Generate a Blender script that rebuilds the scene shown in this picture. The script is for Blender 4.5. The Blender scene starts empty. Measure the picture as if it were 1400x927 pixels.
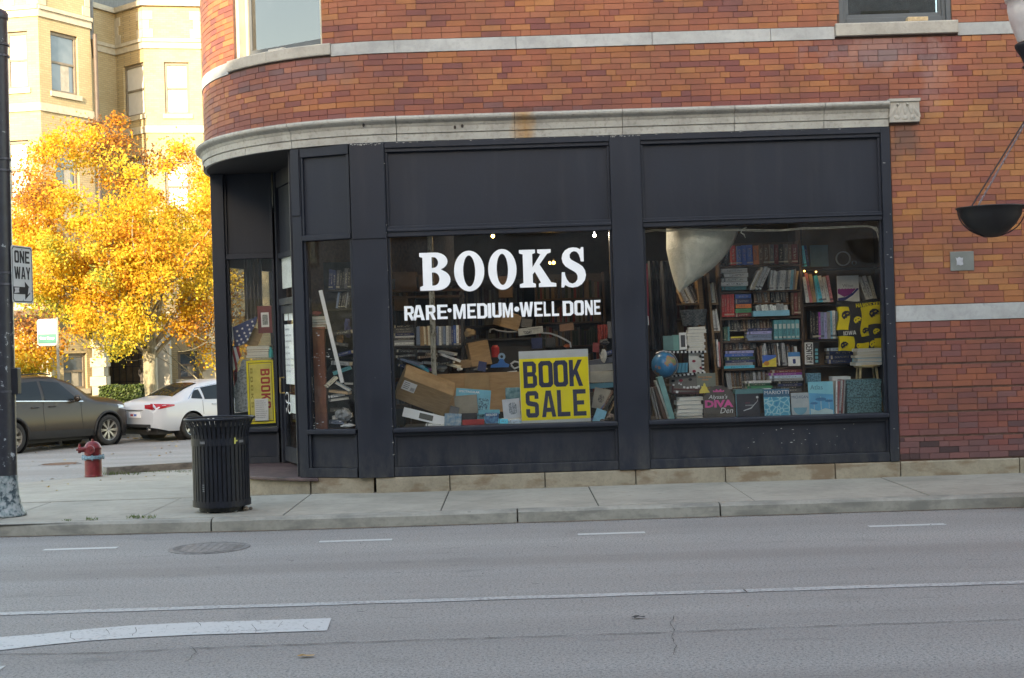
import bpy, math, random
from mathutils import Vector, Matrix, noise
random.seed(7)
scene = bpy.context.scene
col = scene.collection
# ---------------------------------------------------------------- camera
FPX, ROLL, CY, CZ = 1944.0, 0.031, -16.2, 1.83
cs, sn = math.cos(ROLL), math.sin(ROLL)
cam_d = bpy.data.cameras.new('camera')
cam_d.sensor_width = 36.0; cam_d.lens = FPX/1400*36; cam_d.clip_start = 0.1; cam_d.clip_end = 2000
cam = bpy.data.objects.new('camera', cam_d); col.objects.link(cam)
cam.matrix_world = Matrix(((cs, sn, 0, 0), (0, 0, -1, CY), (-sn, cs, 0, CZ), (0, 0, 0, 1)))
scene.camera = cam
# ---------------------------------------------------------------- light
SUN_AZ, SUN_EL = math.radians(12), math.radians(17)      # sun stands behind the camera, a little to its left
to_sun = Vector((-math.sin(SUN_AZ)*math.cos(SUN_EL), -math.cos(SUN_AZ)*math.cos(SUN_EL), math.sin(SUN_EL)))
world = bpy.data.worlds.new('World'); scene.world = world; world.use_nodes = True
wn = world.node_tree; wn.nodes.clear()
sky = wn.nodes.new('ShaderNodeTexSky'); sky.sky_type = 'NISHITA'; sky.sun_disc = False
sky.sun_elevation = SUN_EL; sky.sun_rotation = math.pi + SUN_AZ
sky.air_density = 1.0; sky.dust_density = .9; sky.ozone_density = 1.0
bg = wn.nodes.new('ShaderNodeBackground'); bg.inputs[1].default_value = 0.15
wo = wn.nodes.new('ShaderNodeOutputWorld')
wn.links.new(sky.outputs[0], bg.inputs[0]); wn.links.new(bg.outputs[0], wo.inputs[0])
sl = bpy.data.lights.new('sun', 'SUN'); sl.energy = 2.0; sl.angle = math.radians(0.5); sl.color = (1, .93, .82)
so = bpy.data.objects.new('sun', sl); col.objects.link(so)
so.rotation_euler = to_sun.to_track_quat('Z', 'Y').to_euler()
scene.view_settings.view_transform = 'Standard'; scene.view_settings.look = 'None'
scene.view_settings.exposure = 2.8; scene.view_settings.gamma = 1.0
scene.view_settings.use_white_balance = True; scene.view_settings.white_balance_temperature = 8900; scene.view_settings.white_balance_tint = 10
scene.cycles.max_bounces = 8; scene.cycles.transparent_max_bounces = 16
scene.cycles.use_denoising = True
# ---------------------------------------------------------------- measuring helpers: a sight line of the photo met with a real plane
def ray(u, v):
    return ((u-700)*cs-(v-463.5)*sn)/FPX, ((u-700)*sn+(v-463.5)*cs)/FPX
def P(u, v, Y):
    a, b = ray(u, v); D = Y-CY
    return Vector((a*D, Y, CZ-b*D))
def zroad(y): return -0.55*min(max(y, 0), 16)/16
def PG(u, v, off=0.0):
    a, b = ray(u, v); D = 20.0
    for _ in range(60): D = .5*D+.5*(CZ-zroad(D+CY)-off)/b
    return Vector((a*D, D+CY, zroad(D+CY)+off))
# ---------------------------------------------------------------- objects
def tag(o, label=None, cat=None, group=None, kind=None):
    if label: o['label'] = label
    if cat: o['category'] = cat
    if group: o['group'] = group
    if kind: o['kind'] = kind
    return o
def empty(name, loc=(0, 0, 0), rz=0.0, label=None, cat=None, group=None):
    o = bpy.data.objects.new(name, None); col.objects.link(o)
    o.location = loc; o.rotation_euler = (0, 0, rz); o.empty_display_size = .1
    return tag(o, label, cat, group)
class MB:
    def __init__(s): s.v = []; s.f = []; s.m = []; s.t = []; s.tone = 0.0; s.mi = 0
    def add(s, vs, fs, M=None):
        b = len(s.v)
        s.v += [tuple(M @ Vector(p)) if M else tuple(p) for p in vs]
        for f in fs: s.f.append(tuple(b+i for i in f)); s.m.append(s.mi); s.t.append(s.tone)
        return s
    def box(s, x0, x1, y0, y1, z0, z1, M=None):
        return s.add([(x0,y0,z0),(x1,y0,z0),(x1,y1,z0),(x0,y1,z0),(x0,y0,z1),(x1,y0,z1),(x1,y1,z1),(x0,y1,z1)],
                     [(0,3,2,1),(4,5,6,7),(0,1,5,4),(1,2,6,5),(2,3,7,6),(3,0,4,7)], M)
    def prism(s, poly, z0, z1, M=None):
        n = len(poly)
        return s.add([(x,y,z0) for x,y in poly]+[(x,y,z1) for x,y in poly],
                     [tuple(range(n-1,-1,-1)), tuple(range(n,2*n))]+[(i,(i+1)%n,n+(i+1)%n,n+i) for i in range(n)], M)
    def xz(s, poly, y0, y1, M=None):       # polygon in X,Z given depth
        n = len(poly)
        return s.add([(x,y0,z) for x,z in poly]+[(x,y1,z) for x,z in poly],
                     [tuple(range(n)), tuple(range(2*n-1,n-1,-1))]+[(i,n+i,n+(i+1)%n,(i+1)%n) for i in range(n)], M)
    def cyl(s, a, b, r0, r1=None, n=12, caps=True):
        r1 = r0 if r1 is None else r1
        a, b = Vector(a), Vector(b); d = (b-a).normalized() if (b-a).length > 1e-9 else Vector((0,0,1))
        x = d.orthogonal().normalized(); y = d.cross(x)
        vs = [tuple(c+r*(x*math.cos(2*math.pi*i/n)+y*math.sin(2*math.pi*i/n))) for c, r in ((a,r0),(b,r1)) for i in range(n)]
        fs = [(i,(i+1)%n,n+(i+1)%n,n+i) for i in range(n)]
        if caps: fs += [tuple(range(n-1,-1,-1)), tuple(range(n,2*n))]
        return s.add(vs, fs)
    def tube(s, pts, r, n=8, M=None):
        pts = [Vector(p) for p in pts]; rs = r if isinstance(r, (list,tuple)) else [r]*len(pts)
        vs = []; x = None
        for i, p in enumerate(pts):
            d = (pts[min(i+1,len(pts)-1)]-pts[max(i-1,0)]).normalized()
            x = (d.orthogonal() if x is None else (x-d*x.dot(d))).normalized(); y = d.cross(x)
            vs += [tuple(p+rs[i]*(x*math.cos(2*math.pi*k/n)+y*math.sin(2*math.pi*k/n))) for k in range(n)]
        fs = [(i*n+k,i*n+(k+1)%n,(i+1)*n+(k+1)%n,(i+1)*n+k) for i in range(len(pts)-1) for k in range(n)]
        fs += [tuple(range(n-1,-1,-1)), tuple(range((len(pts)-1)*n,len(pts)*n))]
        return s.add(vs, fs, M)
    def lathe(s, prof, n=24, c=(0,0,0), M=None):
        vs = [(c[0]+r*math.cos(2*math.pi*k/n), c[1]+r*math.sin(2*math.pi*k/n), c[2]+z) for r, z in prof for k in range(n)]
        fs = [(i*n+k,i*n+(k+1)%n,(i+1)*n+(k+1)%n,(i+1)*n+k) for i in range(len(prof)-1) for k in range(n)]
        return s.add(vs, fs, M)
    def sphere(s, c, r, n=16, m=10, M=None):
        rr = r if isinstance(r, (list,tuple)) else (r,r,r)
        vs = [(c[0]+rr[0]*math.sin(math.pi*j/m)*math.cos(2*math.pi*k/n), c[1]+rr[1]*math.sin(math.pi*j/m)*math.sin(2*math.pi*k/n), c[2]-rr[2]*math.cos(math.pi*j/m)) for j in range(m+1) for k in range(n)]
        return s.add(vs, [(j*n+k,j*n+(k+1)%n,(j+1)*n+(k+1)%n,(j+1)*n+k) for j in range(m) for k in range(n)], M)
    def grid(s, fn, nu, nv, M=None):
        vs = [fn(i/nu, j/nv) for j in range(nv+1) for i in range(nu+1)]
        return s.add(vs, [(j*(nu+1)+i, j*(nu+1)+i+1, (j+1)*(nu+1)+i+1, (j+1)*(nu+1)+i) for j in range(nv) for i in range(nu)], M)
    def mesh(s, name, mats, smooth=False, tones=False):
        me = bpy.data.meshes.new(name); me.from_pydata(s.v, [], s.f)
        mats = mats if isinstance(mats, (list,tuple)) else [mats]
        for m in mats: me.materials.append(m)
        me.polygons.foreach_set('material_index', s.m)
        if smooth: me.polygons.foreach_set('use_smooth', [True]*len(s.f))
        if tones:
            a = me.attributes.new('tone', 'FLOAT', 'FACE'); a.data.foreach_set('value', s.t)
        me.update(); return me
    def build(s, name, mats, parent=None, smooth=False, tones=False, bevel=0, loc=None, rot=None):
        o = bpy.data.objects.new(name, s.mesh(name, mats, smooth, tones)); col.objects.link(o)
        if parent: o.parent = parent
        if loc: o.location = loc
        if rot: o.rotation_euler = rot
        if bevel:
            b = o.modifiers.new('bevel', 'BEVEL'); b.width = bevel; b.segments = 2; b.limit_method = 'ANGLE'
        return o
def frame_m(o, x, y, z):      # matrix from origin and three axes
    return Matrix(((x[0],y[0],z[0],o[0]),(x[1],y[1],z[1],o[1]),(x[2],y[2],z[2],o[2]),(0,0,0,1)))
def child(parent, name, mesh, loc=(0,0,0), rot=(0,0,0)):
    o = bpy.data.objects.new(name, mesh); col.objects.link(o); o.parent = parent; o.location = loc; o.rotation_euler = rot
    return o
# ---------------------------------------------------------------- materials
class NT:
    def __init__(s, name, rough=.7, metal=0, spec=.5):
        s.m = bpy.data.materials.new(name); s.m.use_nodes = True; s.t = s.m.node_tree
        s.b = s.t.nodes['Principled BSDF']; s.out = s.t.nodes['Material Output']
        s.b.inputs['Roughness'].default_value = rough; s.b.inputs['Metallic'].default_value = metal
        s.b.inputs['Specular IOR Level'].default_value = spec
    def n(s, t, **k):
        x = s.t.nodes.new('ShaderNode'+t)
        for a, b in k.items():
            if a.startswith('_'): setattr(x, a[1:], b)
        return x
    def l(s, a, b): s.t.links.new(a, b)
    def coord(s, kind='Object', scale=(1,1,1)):
        c = s.n('TexCoord'); mp = s.n('Mapping'); mp.inputs['Scale'].default_value = scale
        if kind == 'World':
            g = s.n('NewGeometry'); s.l(g.outputs['Position'], mp.inputs[0])
        else: s.l(c.outputs[kind], mp.inputs[0])
        return mp.outputs[0]
    def noise(s, co, scale, detail=4, rough=.55):
        x = s.n('TexNoise'); x.inputs['Scale'].default_value = scale; x.inputs['Detail'].default_value = detail; x.inputs['Roughness'].default_value = rough
        s.l(co, x.inputs['Vector']); return x.outputs['Fac']
    def ramp(s, fac, stops, interp='LINEAR'):
        r = s.n('ValToRGB'); r.color_ramp.interpolation = interp; e = r.color_ramp.elements
        while len(e) < len(stops): e.new(.5)
        for i, (p, c) in enumerate(stops): e[i].position = p; e[i].color = (*c, 1) if len(c) == 3 else c
        s.l(fac, r.inputs[0]); return r.outputs[0]
    def mix(s, fac, a, b, mode='MIX'):
        x = s.n('Mix', _data_type='RGBA', _blend_type=mode)
        for i, w in ((0, fac), (6, a), (7, b)):
            if isinstance(w, (int, float)): x.inputs[i].default_value = w
            elif isinstance(w, tuple): x.inputs[i].default_value = (*w, 1)
            else: s.l(w, x.inputs[i])
        return x.outputs[2]
    def math(s, op, a, b=None):
        x = s.n('Math', _operation=op)
        for i, w in enumerate((a, b)):
            if w is None: continue
            if isinstance(w, (int, float)): x.inputs[i].default_value = w
            else: s.l(w, x.inputs[i])
        return x.outputs[0]
    def bump(s, h, strength=.3, dist=.01):
        x = s.n('Bump'); x.inputs['Strength'].default_value = strength; x.inputs['Distance'].default_value = dist
        s.l(h, x.inputs['Height']); s.l(x.outputs[0], s.b.inputs['Normal'])
    def col(s, c):
        if isinstance(c, tuple): s.b.inputs['Base Color'].default_value = (*c, 1)
        else: s.l(c, s.b.inputs['Base Color'])
        return s
def simple(name, c, rough=.6, metal=0, var=.18, scale=6, bump=0, spec=.5, kind='Object'):
    m = NT(name, rough, metal, spec); co = m.coord(kind)
    f = m.noise(co, scale, 5)
    d = tuple(max(0, x*(1-var)) for x in c); e = tuple(min(1, x*(1+var)) for x in c)
    m.col(m.ramp(f, [(.3, d), (.7, e)]))
    if bump: m.bump(m.noise(co, scale*8, 3), bump, .004)
    return m.m
def glass_mat(name, tint=(1,1,1), rough=.0, refl=1.0):
    m = bpy.data.materials.new(name); m.use_nodes = True; t = m.node_tree; t.nodes.clear()
    o = t.nodes.new('ShaderNodeOutputMaterial'); mx = t.nodes.new('ShaderNodeMixShader')
    tr = t.nodes.new('ShaderNodeBsdfTransparent'); tr.inputs[0].default_value = (*tint, 1)
    gl = t.nodes.new('ShaderNodeBsdfGlossy'); gl.inputs['Roughness'].default_value = rough
    fr = t.nodes.new('ShaderNodeFresnel'); fr.inputs[0].default_value = 1.5
    ml = t.nodes.new('ShaderNodeMath'); ml.operation = 'MULTIPLY'; ml.inputs[1].default_value = refl*1.7; ml.use_clamp = True
    t.links.new(fr.outputs[0], ml.inputs[0]); t.links.new(ml.outputs[0], mx.inputs[0])
    t.links.new(tr.outputs[0], mx.inputs[1]); t.links.new(gl.outputs[0], mx.inputs[2])
    ge = t.nodes.new('ShaderNodeNewGeometry'); nz = t.nodes.new('ShaderNodeTexNoise'); nz.inputs['Scale'].default_value = 2.2; nz.inputs['Detail'].default_value = 7; nz.inputs['Roughness'].default_value = .7
    t.links.new(ge.outputs['Position'], nz.inputs['Vector']); rp = t.nodes.new('ShaderNodeMapRange'); rp.inputs[1].default_value = .42; rp.inputs[2].default_value = .75; rp.inputs[3].default_value = .0; rp.inputs[4].default_value = .016
    t.links.new(nz.outputs['Fac'], rp.inputs[0]); df = t.nodes.new('ShaderNodeBsdfDiffuse'); df.inputs[0].default_value = (.55,.57,.60,1); m2 = t.nodes.new('ShaderNodeMixShader')
    t.links.new(rp.outputs[0], m2.inputs[0]); t.links.new(mx.outputs[0], m2.inputs[1]); t.links.new(df.outputs[0], m2.inputs[2]); t.links.new(m2.outputs[0], o.inputs[0])
    return m
M = {}
# bricks: a tone per brick picks its firing colour, the same ramp for single and joined ones
BR = [(0, (.045,.026,.028)), (.06, (.105,.052,.055)), (.12, (.155,.072,.070)), (.22, (.150,.050,.046)), (.34, (.20,.068,.048)), (.46, (.235,.078,.044)), (.58, (.255,.095,.055)), (.68, (.265,.098,.038)), (.80, (.30,.125,.055)), (.90, (.31,.135,.045)), (1, (.33,.165,.09))]
def brick_mat(name, kind):
    m = NT(name, .72, spec=.35)
    at = m.n('Attribute'); at.attribute_name = 'tone'; at.attribute_type = kind
    co = m.coord('World')
    base = m.ramp(at.outputs['Fac'], [(p_, tuple(c_*k_ for c_, k_ in zip(q_, (1.20,1.13,1.10)))) for p_, q_ in BR])
    grime = m.noise(co, 1.3, 6, .65)
    c1 = m.mix(m.ramp(grime, [(.42, (0,0,0)), (.72, (.55,.55,.55))]), base, (.075,.040,.036))
    sp = m.noise(co, 60, 4, .7)
    c2 = m.mix(m.ramp(sp, [(.35, (.35,.35,.35)), (.6, (0,0,0))]), c1, m.mix(.5, base, (.05,.03,.03)))
    # pale bloom on some bricks under the sills
    ef = m.noise(co, 3.1, 5, .7)
    c3 = m.mix(m.ramp(ef, [(.63, (0,0,0)), (.80, (.30,.30,.30))]), c2, (.34,.26,.25))
    # pale water bloom under the right upper window and soot run beside the cornice end
    g_ = m.n('NewGeometry'); s_ = m.n('SeparateXYZ'); m.l(g_.outputs['Position'], s_.inputs[0]); bn = m.noise(m.coord('World', (1,1,.6)), 4.5, 6, .75)
    def blot(cx, cz, rx, rz, lo, hi):
        a_ = m.math('DIVIDE', m.math('SUBTRACT', s_.outputs[0], cx), rx); b_ = m.math('DIVIDE', m.math('SUBTRACT', s_.outputs[2], cz), rz)
        d_ = m.math('SQRT', m.math('ADD', m.math('MULTIPLY', a_, a_), m.math('MULTIPLY', b_, b_)))
        return m.ramp(m.math('ADD', d_, m.math('MULTIPLY', m.math('SUBTRACT', bn, .5), 2.6)), [(.25, (hi,)*3), (.95, (lo,)*3)])
    c3 = m.mix(blot(4.25, 4.98, .85, .30, 0, .34), c3, (.30,.23,.225)); c3 = m.mix(blot(4.9, 4.7, .22, .5, 0, .22), c3, (.32,.25,.24))
    c3 = m.mix(blot(4.52, 3.95, .30, .30, 0, .60), c3, (.085,.06,.05)); c3 = m.mix(blot(.2, 4.43, .45, .06, 0, .6), c3, (.06,.035,.03)); c3 = m.mix(blot(-2.2, 4.95, .8, .22, 0, .35), c3, (.16,.10,.10))
    m.col(c3); m.bump(m.noise(co, 140, 4), .5, .004)
    return m.m
M['brick_one'] = brick_mat('face_brick_single', 'OBJECT')
M['brick'] = brick_mat('face_brick', 'GEOMETRY')
M['mortar'] = simple('lime_mortar', (.10,.055,.042), .95, var=.3, scale=20, bump=.4, kind='World')
def stone(name, c, stain=None, sc=2.2, kind='World'):
    m = NT(name, .85); co = m.coord(kind)
    f = m.noise(co, sc, 8, .7); g = m.noise(co, sc*9, 5, .6)
    base = m.ramp(f, [(.3, tuple(x*.72 for x in c)), (.55, c), (.8, tuple(min(1, x*1.18) for x in c))])
    base = m.mix(m.ramp(g, [(.35, (.35,.35,.35)), (.5, (0,0,0))]), base, tuple(x*.6 for x in c))
    if stain:
        st = m.noise(m.coord(kind, (1.2,1.2,3)), 2.0, 4)
        base = m.mix(m.ramp(st, [(.5, (0,0,0)), (.62, (.8,.8,.8))]), base, stain)
    vo = m.n('TexVoronoi'); vo.inputs['Scale'].default_value = 2.3; vo.inputs['Randomness'].default_value = 1; m.l(co, vo.inputs['Vector'])
    base = m.mix(m.ramp(vo.outputs['Distance'], [(.035, (.45,)*3), (.055, (0,0,0))]), base, tuple(x*.35 for x in c))
    st_ = m.noise(m.coord(kind, (.5,1.4,1)), 1.6, 6, .7); base = m.mix(m.ramp(st_, [(.36, (.35,)*3), (.46, (0,0,0))]), base, tuple(x*.55 for x in c))
    m.col(base); m.bump(m.noise(co, 50, 6, .65), .5, .006); return m.m
M['limestone'] = stone('weathered_limestone', (.36,.335,.30))
M['lime_light'] = stone('pale_limestone_band', (.37,.375,.375))
M['base_stone'] = stone('base_course_stone', (.30,.255,.19), (.175,.115,.07), 4)
M['concrete'] = stone('pavement_concrete', (.315,.288,.243), None, 1.1)
M['kerb'] = stone('kerb_concrete', (.29,.272,.235), (.16,.152,.135), 2.6)
M['dark_kerb'] = stone('old_kerb_concrete', (.24,.225,.20), (.09,.085,.08), 3)
M['joint'] = simple('joint_dirt', (.04,.038,.034), .95, var=.3, kind='World')
# painted shopfront
m = NT('navy_shop_paint', .55, spec=.3); co = m.coord('World')
f = m.noise(co, 1.4, 6, .6); c = m.ramp(f, [(.3, (.0110,.0138,.0220)), (.7, (.0160,.0196,.0305))])
sc_ = m.noise(m.coord('World', (1,1,1)), 38, 2, .5)
hi = m.noise(m.coord('World', (.6,.6,2.4)), 5, 6, .8)
c = m.mix(m.math('MULTIPLY', m.ramp(sc_, [(.74, (0,0,0)), (.78, (1,1,1))]), m.ramp(hi, [(.55, (0,0,0)), (.7, (.6,.6,.6))])), c, (.19,.19,.20))
gz = m.n('NewGeometry'); sz = m.n('SeparateXYZ'); m.l(gz.outputs['Position'], sz.inputs[0]); dn = m.noise(m.coord('World', (2.2,2.2,.8)), 2.6, 7, .75)
dm = m.math('MULTIPLY', m.ramp(sz.outputs[2], [(.30, (1,)*3), (.78, (0,)*3)]), m.ramp(dn, [(.42, (0,)*3), (.66, (.55,)*3)]))
c = m.mix(dm, c, (.085,.08,.072)); c = m.mix(m.ramp(m.noise(m.coord('World', (3.5,3.5,.35)), 1.5, 5, .6), [(.52, (0,)*3), (.75, (.22,)*3)]), c, (.045,.046,.052))
m.col(c); m.l(m.ramp(f, [(.3, (.42,)*3), (.7, (.68,)*3)]), m.b.inputs['Roughness']); m.bump(m.noise(co, 22, 5), .12, .01); M['paint'] = m.m
M['soffit'] = simple('dark_soffit', (.02,.018,.02), .8)
# asphalt
m = NT('worn_asphalt', .86, spec=.3); co = m.coord('World')
big = m.noise(m.coord('World', (.12,.9,1)), 1.1, 6, .6); fine = m.noise(co, 48, 4, .8); med = m.noise(m.coord('World', (.35,2.5,1)), 3.0, 6, .7); agg = m.noise(co, 85, 3, .7)
c = m.ramp(big, [(.3, (.245,.230,.215)), (.5, (.288,.270,.252)), (.72, (.325,.305,.282))])
c = m.mix(m.ramp(fine, [(.44, (.9,.9,.9)), (.50, (0,0,0))]), c, (.12,.12,.12))
c = m.mix(m.ramp(agg, [(.53, (0,0,0)), (.60, (.7,.7,.7))]), c, (.40,.39,.38))
c = m.mix(m.ramp(med, [(.34, (.55,.55,.55)), (.40, (0,0,0))]), c, (.14,.137,.135))
lane = m.noise(m.coord('World', (.015,.75,1)), 1.0, 3, .5); c = m.mix(m.ramp(lane, [(.42, (0,0,0)), (.6, (.5,.5,.5))]), c, (.175,.155,.145))
oil = m.noise(m.coord('World', (.8,1.5,1)), .9, 5, .65); c = m.mix(m.ramp(oil, [(.60, (0,)*3), (.72, (.42,)*3)]), c, (.11,.107,.105))
vs_ = m.n('TexVoronoi'); vs_.inputs['Scale'].default_value = 1.6; m.l(m.coord('World', (1,1.6,1)), vs_.inputs['Vector']); c = m.mix(m.ramp(vs_.outputs['Distance'], [(.03, (.6,)*3), (.06, (0,)*3)]), c, (.08,.078,.078))
m.col(c); m.bump(m.noise(co, 120, 3, .8), .7, .006); M['asphalt'] = m.m
def roadpaint(name, c, wear=.5):
    m = NT(name, .75); co = m.coord('World')
    f = m.noise(co, 34, 6, .7); g = m.noise(m.coord('World', (.5,2,1)), 4, 4)
    w = m.math('ADD', m.math('MULTIPLY', f, .75), m.math('MULTIPLY', g, .25))
    m.col(m.mix(m.ramp(w, [(wear-.06, (1,1,1)), (wear+.02, (0,0,0))]), c, (.215,.21,.205))); m.bump(f, .4, .004); return m.m
M['line'] = roadpaint('worn_white_road_paint', (.37,.37,.36), .50)
M['thermo'] = roadpaint('thick_white_road_paint', (.44,.44,.43), .44)
M['thin_line'] = roadpaint('faint_white_road_paint', (.42,.42,.41), .42)
M['iron'] = simple('cast_iron_cover', (.11,.095,.085), .6, .3, .4, 14, .5, kind='World')
M['glass'] = glass_mat('shop_glass', (.98,.99,.99), 0, .4)
m = M['glass']
M['door_glass'] = glass_mat('door_glass', (.98,.99,.99), 0, .12)
M['old_glass'] = glass_mat('upper_window_glass', (.55,.6,.62), 0.01, 2.2)
M['black_metal'] = simple('black_painted_metal', (.008,.0095,.0155), .5, .0, .3, 9, .1, .3)
m = NT('flaking_pole_paint', .42); co = m.coord('Object'); f = m.noise(co, 9, 6, .75); z = m.n('SeparateXYZ'); m.l(co, z.inputs[0])
w = m.math('SUBTRACT', f, m.math('MULTIPLY', z.outputs[2], .020))
m.col(m.mix(m.ramp(w, [(.575, (0,0,0)), (.595, (1,1,1))]), m.ramp(f, [(.3, (.011,.011,.016)), (.6, (.022,.024,.034))]), (.33,.35,.37))); m.bump(f, .5, .004); M['pole'] = m.m
m = NT('stripped_base_paint', .6); co = m.coord('Object'); f = m.noise(co, 11, 7, .75); g = m.noise(co, 23, 4)
m.col(m.mix(m.ramp(f, [(.44, (0,0,0)), (.50, (1,1,1))]), (.02,.04,.055), m.ramp(g, [(.4, (.14,.19,.20)), (.6, (.30,.32,.33))]))); m.bump(f, .6, .004); M['pole_base'] = m.m
M['white'] = simple('white_paint', (.72,.73,.74), .5, var=.05)
M['letter'] = simple('white_letter_paint', (.80,.81,.84), .5, var=.04, scale=9)
M['letter_edge'] = simple('black_letter_edge', (.01,.01,.012), .5)
M['sign_yellow'] = simple('sign_yellow', (.80,.66,.004), .5, var=.06, scale=3)
M['sign_blue'] = simple('sign_dark_blue', (.012,.018,.060), .5, var=.1)
M['card_grey'] = simple('grey_card', (.46,.48,.50), .7, var=.08)
m = NT('cardboard', .85); co = m.coord('Object'); f = m.noise(co, 3, 4); g = m.noise(m.coord('Object', (1,1,14)), 6, 3)
m.col(m.mix(.3, m.ramp(f, [(.3, (.25,.155,.075)), (.7, (.36,.235,.125))]), m.ramp(g, [(.4, (.2,.12,.06)), (.6, (.4,.27,.15))]))); M['cardboard'] = m.m
def wood(name, a, b, sc=(2,2,22)):
    m = NT(name, .55); co = m.coord('Object', sc); f = m.noise(co, 3, 6, .6); m.col(m.ramp(f, [(.3, a), (.7, b)])); m.bump(f, .15, .002); return m.m
M['wood_dark'] = wood('dark_shelf_wood', (.045,.024,.014), (.085,.046,.024))
M['wood_oak'] = wood('oak_shelf_wood', (.16,.085,.035), (.27,.155,.07))
M['wood_rust'] = wood('red_brown_wood', (.17,.048,.022), (.27,.085,.036), (10,10,1.5))
M['plywood'] = wood('plywood_sheet', (.34,.19,.085), (.46,.28,.135), (2,2,9))
M['pine'] = wood('pale_stool_wood', (.42,.32,.17), (.55,.43,.25), (9,9,2))
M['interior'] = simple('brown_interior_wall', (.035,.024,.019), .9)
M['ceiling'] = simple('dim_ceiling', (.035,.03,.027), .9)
M['dark_stuff'] = simple('dark_cloth', (.014,.014,.018), .9, var=.5)
M['ledge'] = simple('window_ledge_grey', (.10,.10,.105), .8, var=.3)
def objcol(name, marks='v', rough=.5):
    m = NT(name, rough); oi = m.n('ObjectInfo'); co = m.n('TexCoord'); sp = m.n('SeparateXYZ'); m.l(co.outputs['Generated'], sp.inputs[0])
    c = oi.outputs['Color']
    vv = m.noise(m.coord('Object', (1,1,1)), 3.0, 3)
    c = m.mix(.28, c, m.mix(1.0, c, m.ramp(vv, [(.35, (.4,)*3), (.65, (1,)*3)]), 'MULTIPLY'))
    if marks:
        ax = sp.outputs[2] if marks == 'v' else sp.outputs[0]
        cr = sp.outputs[0] if marks == 'v' else sp.outputs[2]
        # bands and title marks along the spine
        seed = m.math('MULTIPLY', oi.outputs['Random'], 37.0)
        cv = m.n('CombineXYZ'); m.l(m.math('MULTIPLY', ax, 16.0), cv.inputs[0]); m.l(m.math('MULTIPLY', cr, 3.0), cv.inputs[1]); m.l(seed, cv.inputs[2])
        nz = m.noise(cv.outputs[0], 1.6, 2)
        inner = m.math('MULTIPLY', m.math('MULTIPLY', m.math('GREATER_THAN', ax, .22), m.math('LESS_THAN', ax, .82)),
                       m.math('MULTIPLY', m.math('GREATER_THAN', cr, .28), m.math('LESS_THAN', cr, .72)))
        mk = m.math('MULTIPLY', m.math('GREATER_THAN', nz, .54), inner)
        band = m.math('MULTIPLY', m.math('MULTIPLY', m.math('GREATER_THAN', ax, .07), m.math('LESS_THAN', ax, .14)), m.math('GREATER_THAN', oi.outputs['Random'], .45))
        fac = m.math('MULTIPLY', m.math('MAXIMUM', mk, band), .75)
        bw = m.n('RGBToBW'); m.l(oi.outputs['Color'], bw.inputs[0])
        dark = m.math('LESS_THAN', bw.outputs[0], .18)
        tc = m.mix(dark, (.05,.06,.09), (.55,.50,.38))
        c = m.mix(fac, c, tc)
    m.col(c); return m.m
M['spine_v'] = objcol('book_cloth_upright', 'v'); M['spine_h'] = objcol('book_cloth_lying', 'h'); M['plain'] = objcol('plain_object_colour', None)
m = NT('page_edges', .9); co = m.coord('Object', (3,3,90)); m.col(m.ramp(m.noise(co, 6, 2), [(.35, (.52,.50,.44)), (.65, (.76,.74,.68))])); M['pages'] = m.m
def C(name, c, rough=.6, metal=0, **k):
    if name not in M: M[name] = simple(name, c, rough, metal, **k)
    return M[name]
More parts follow.
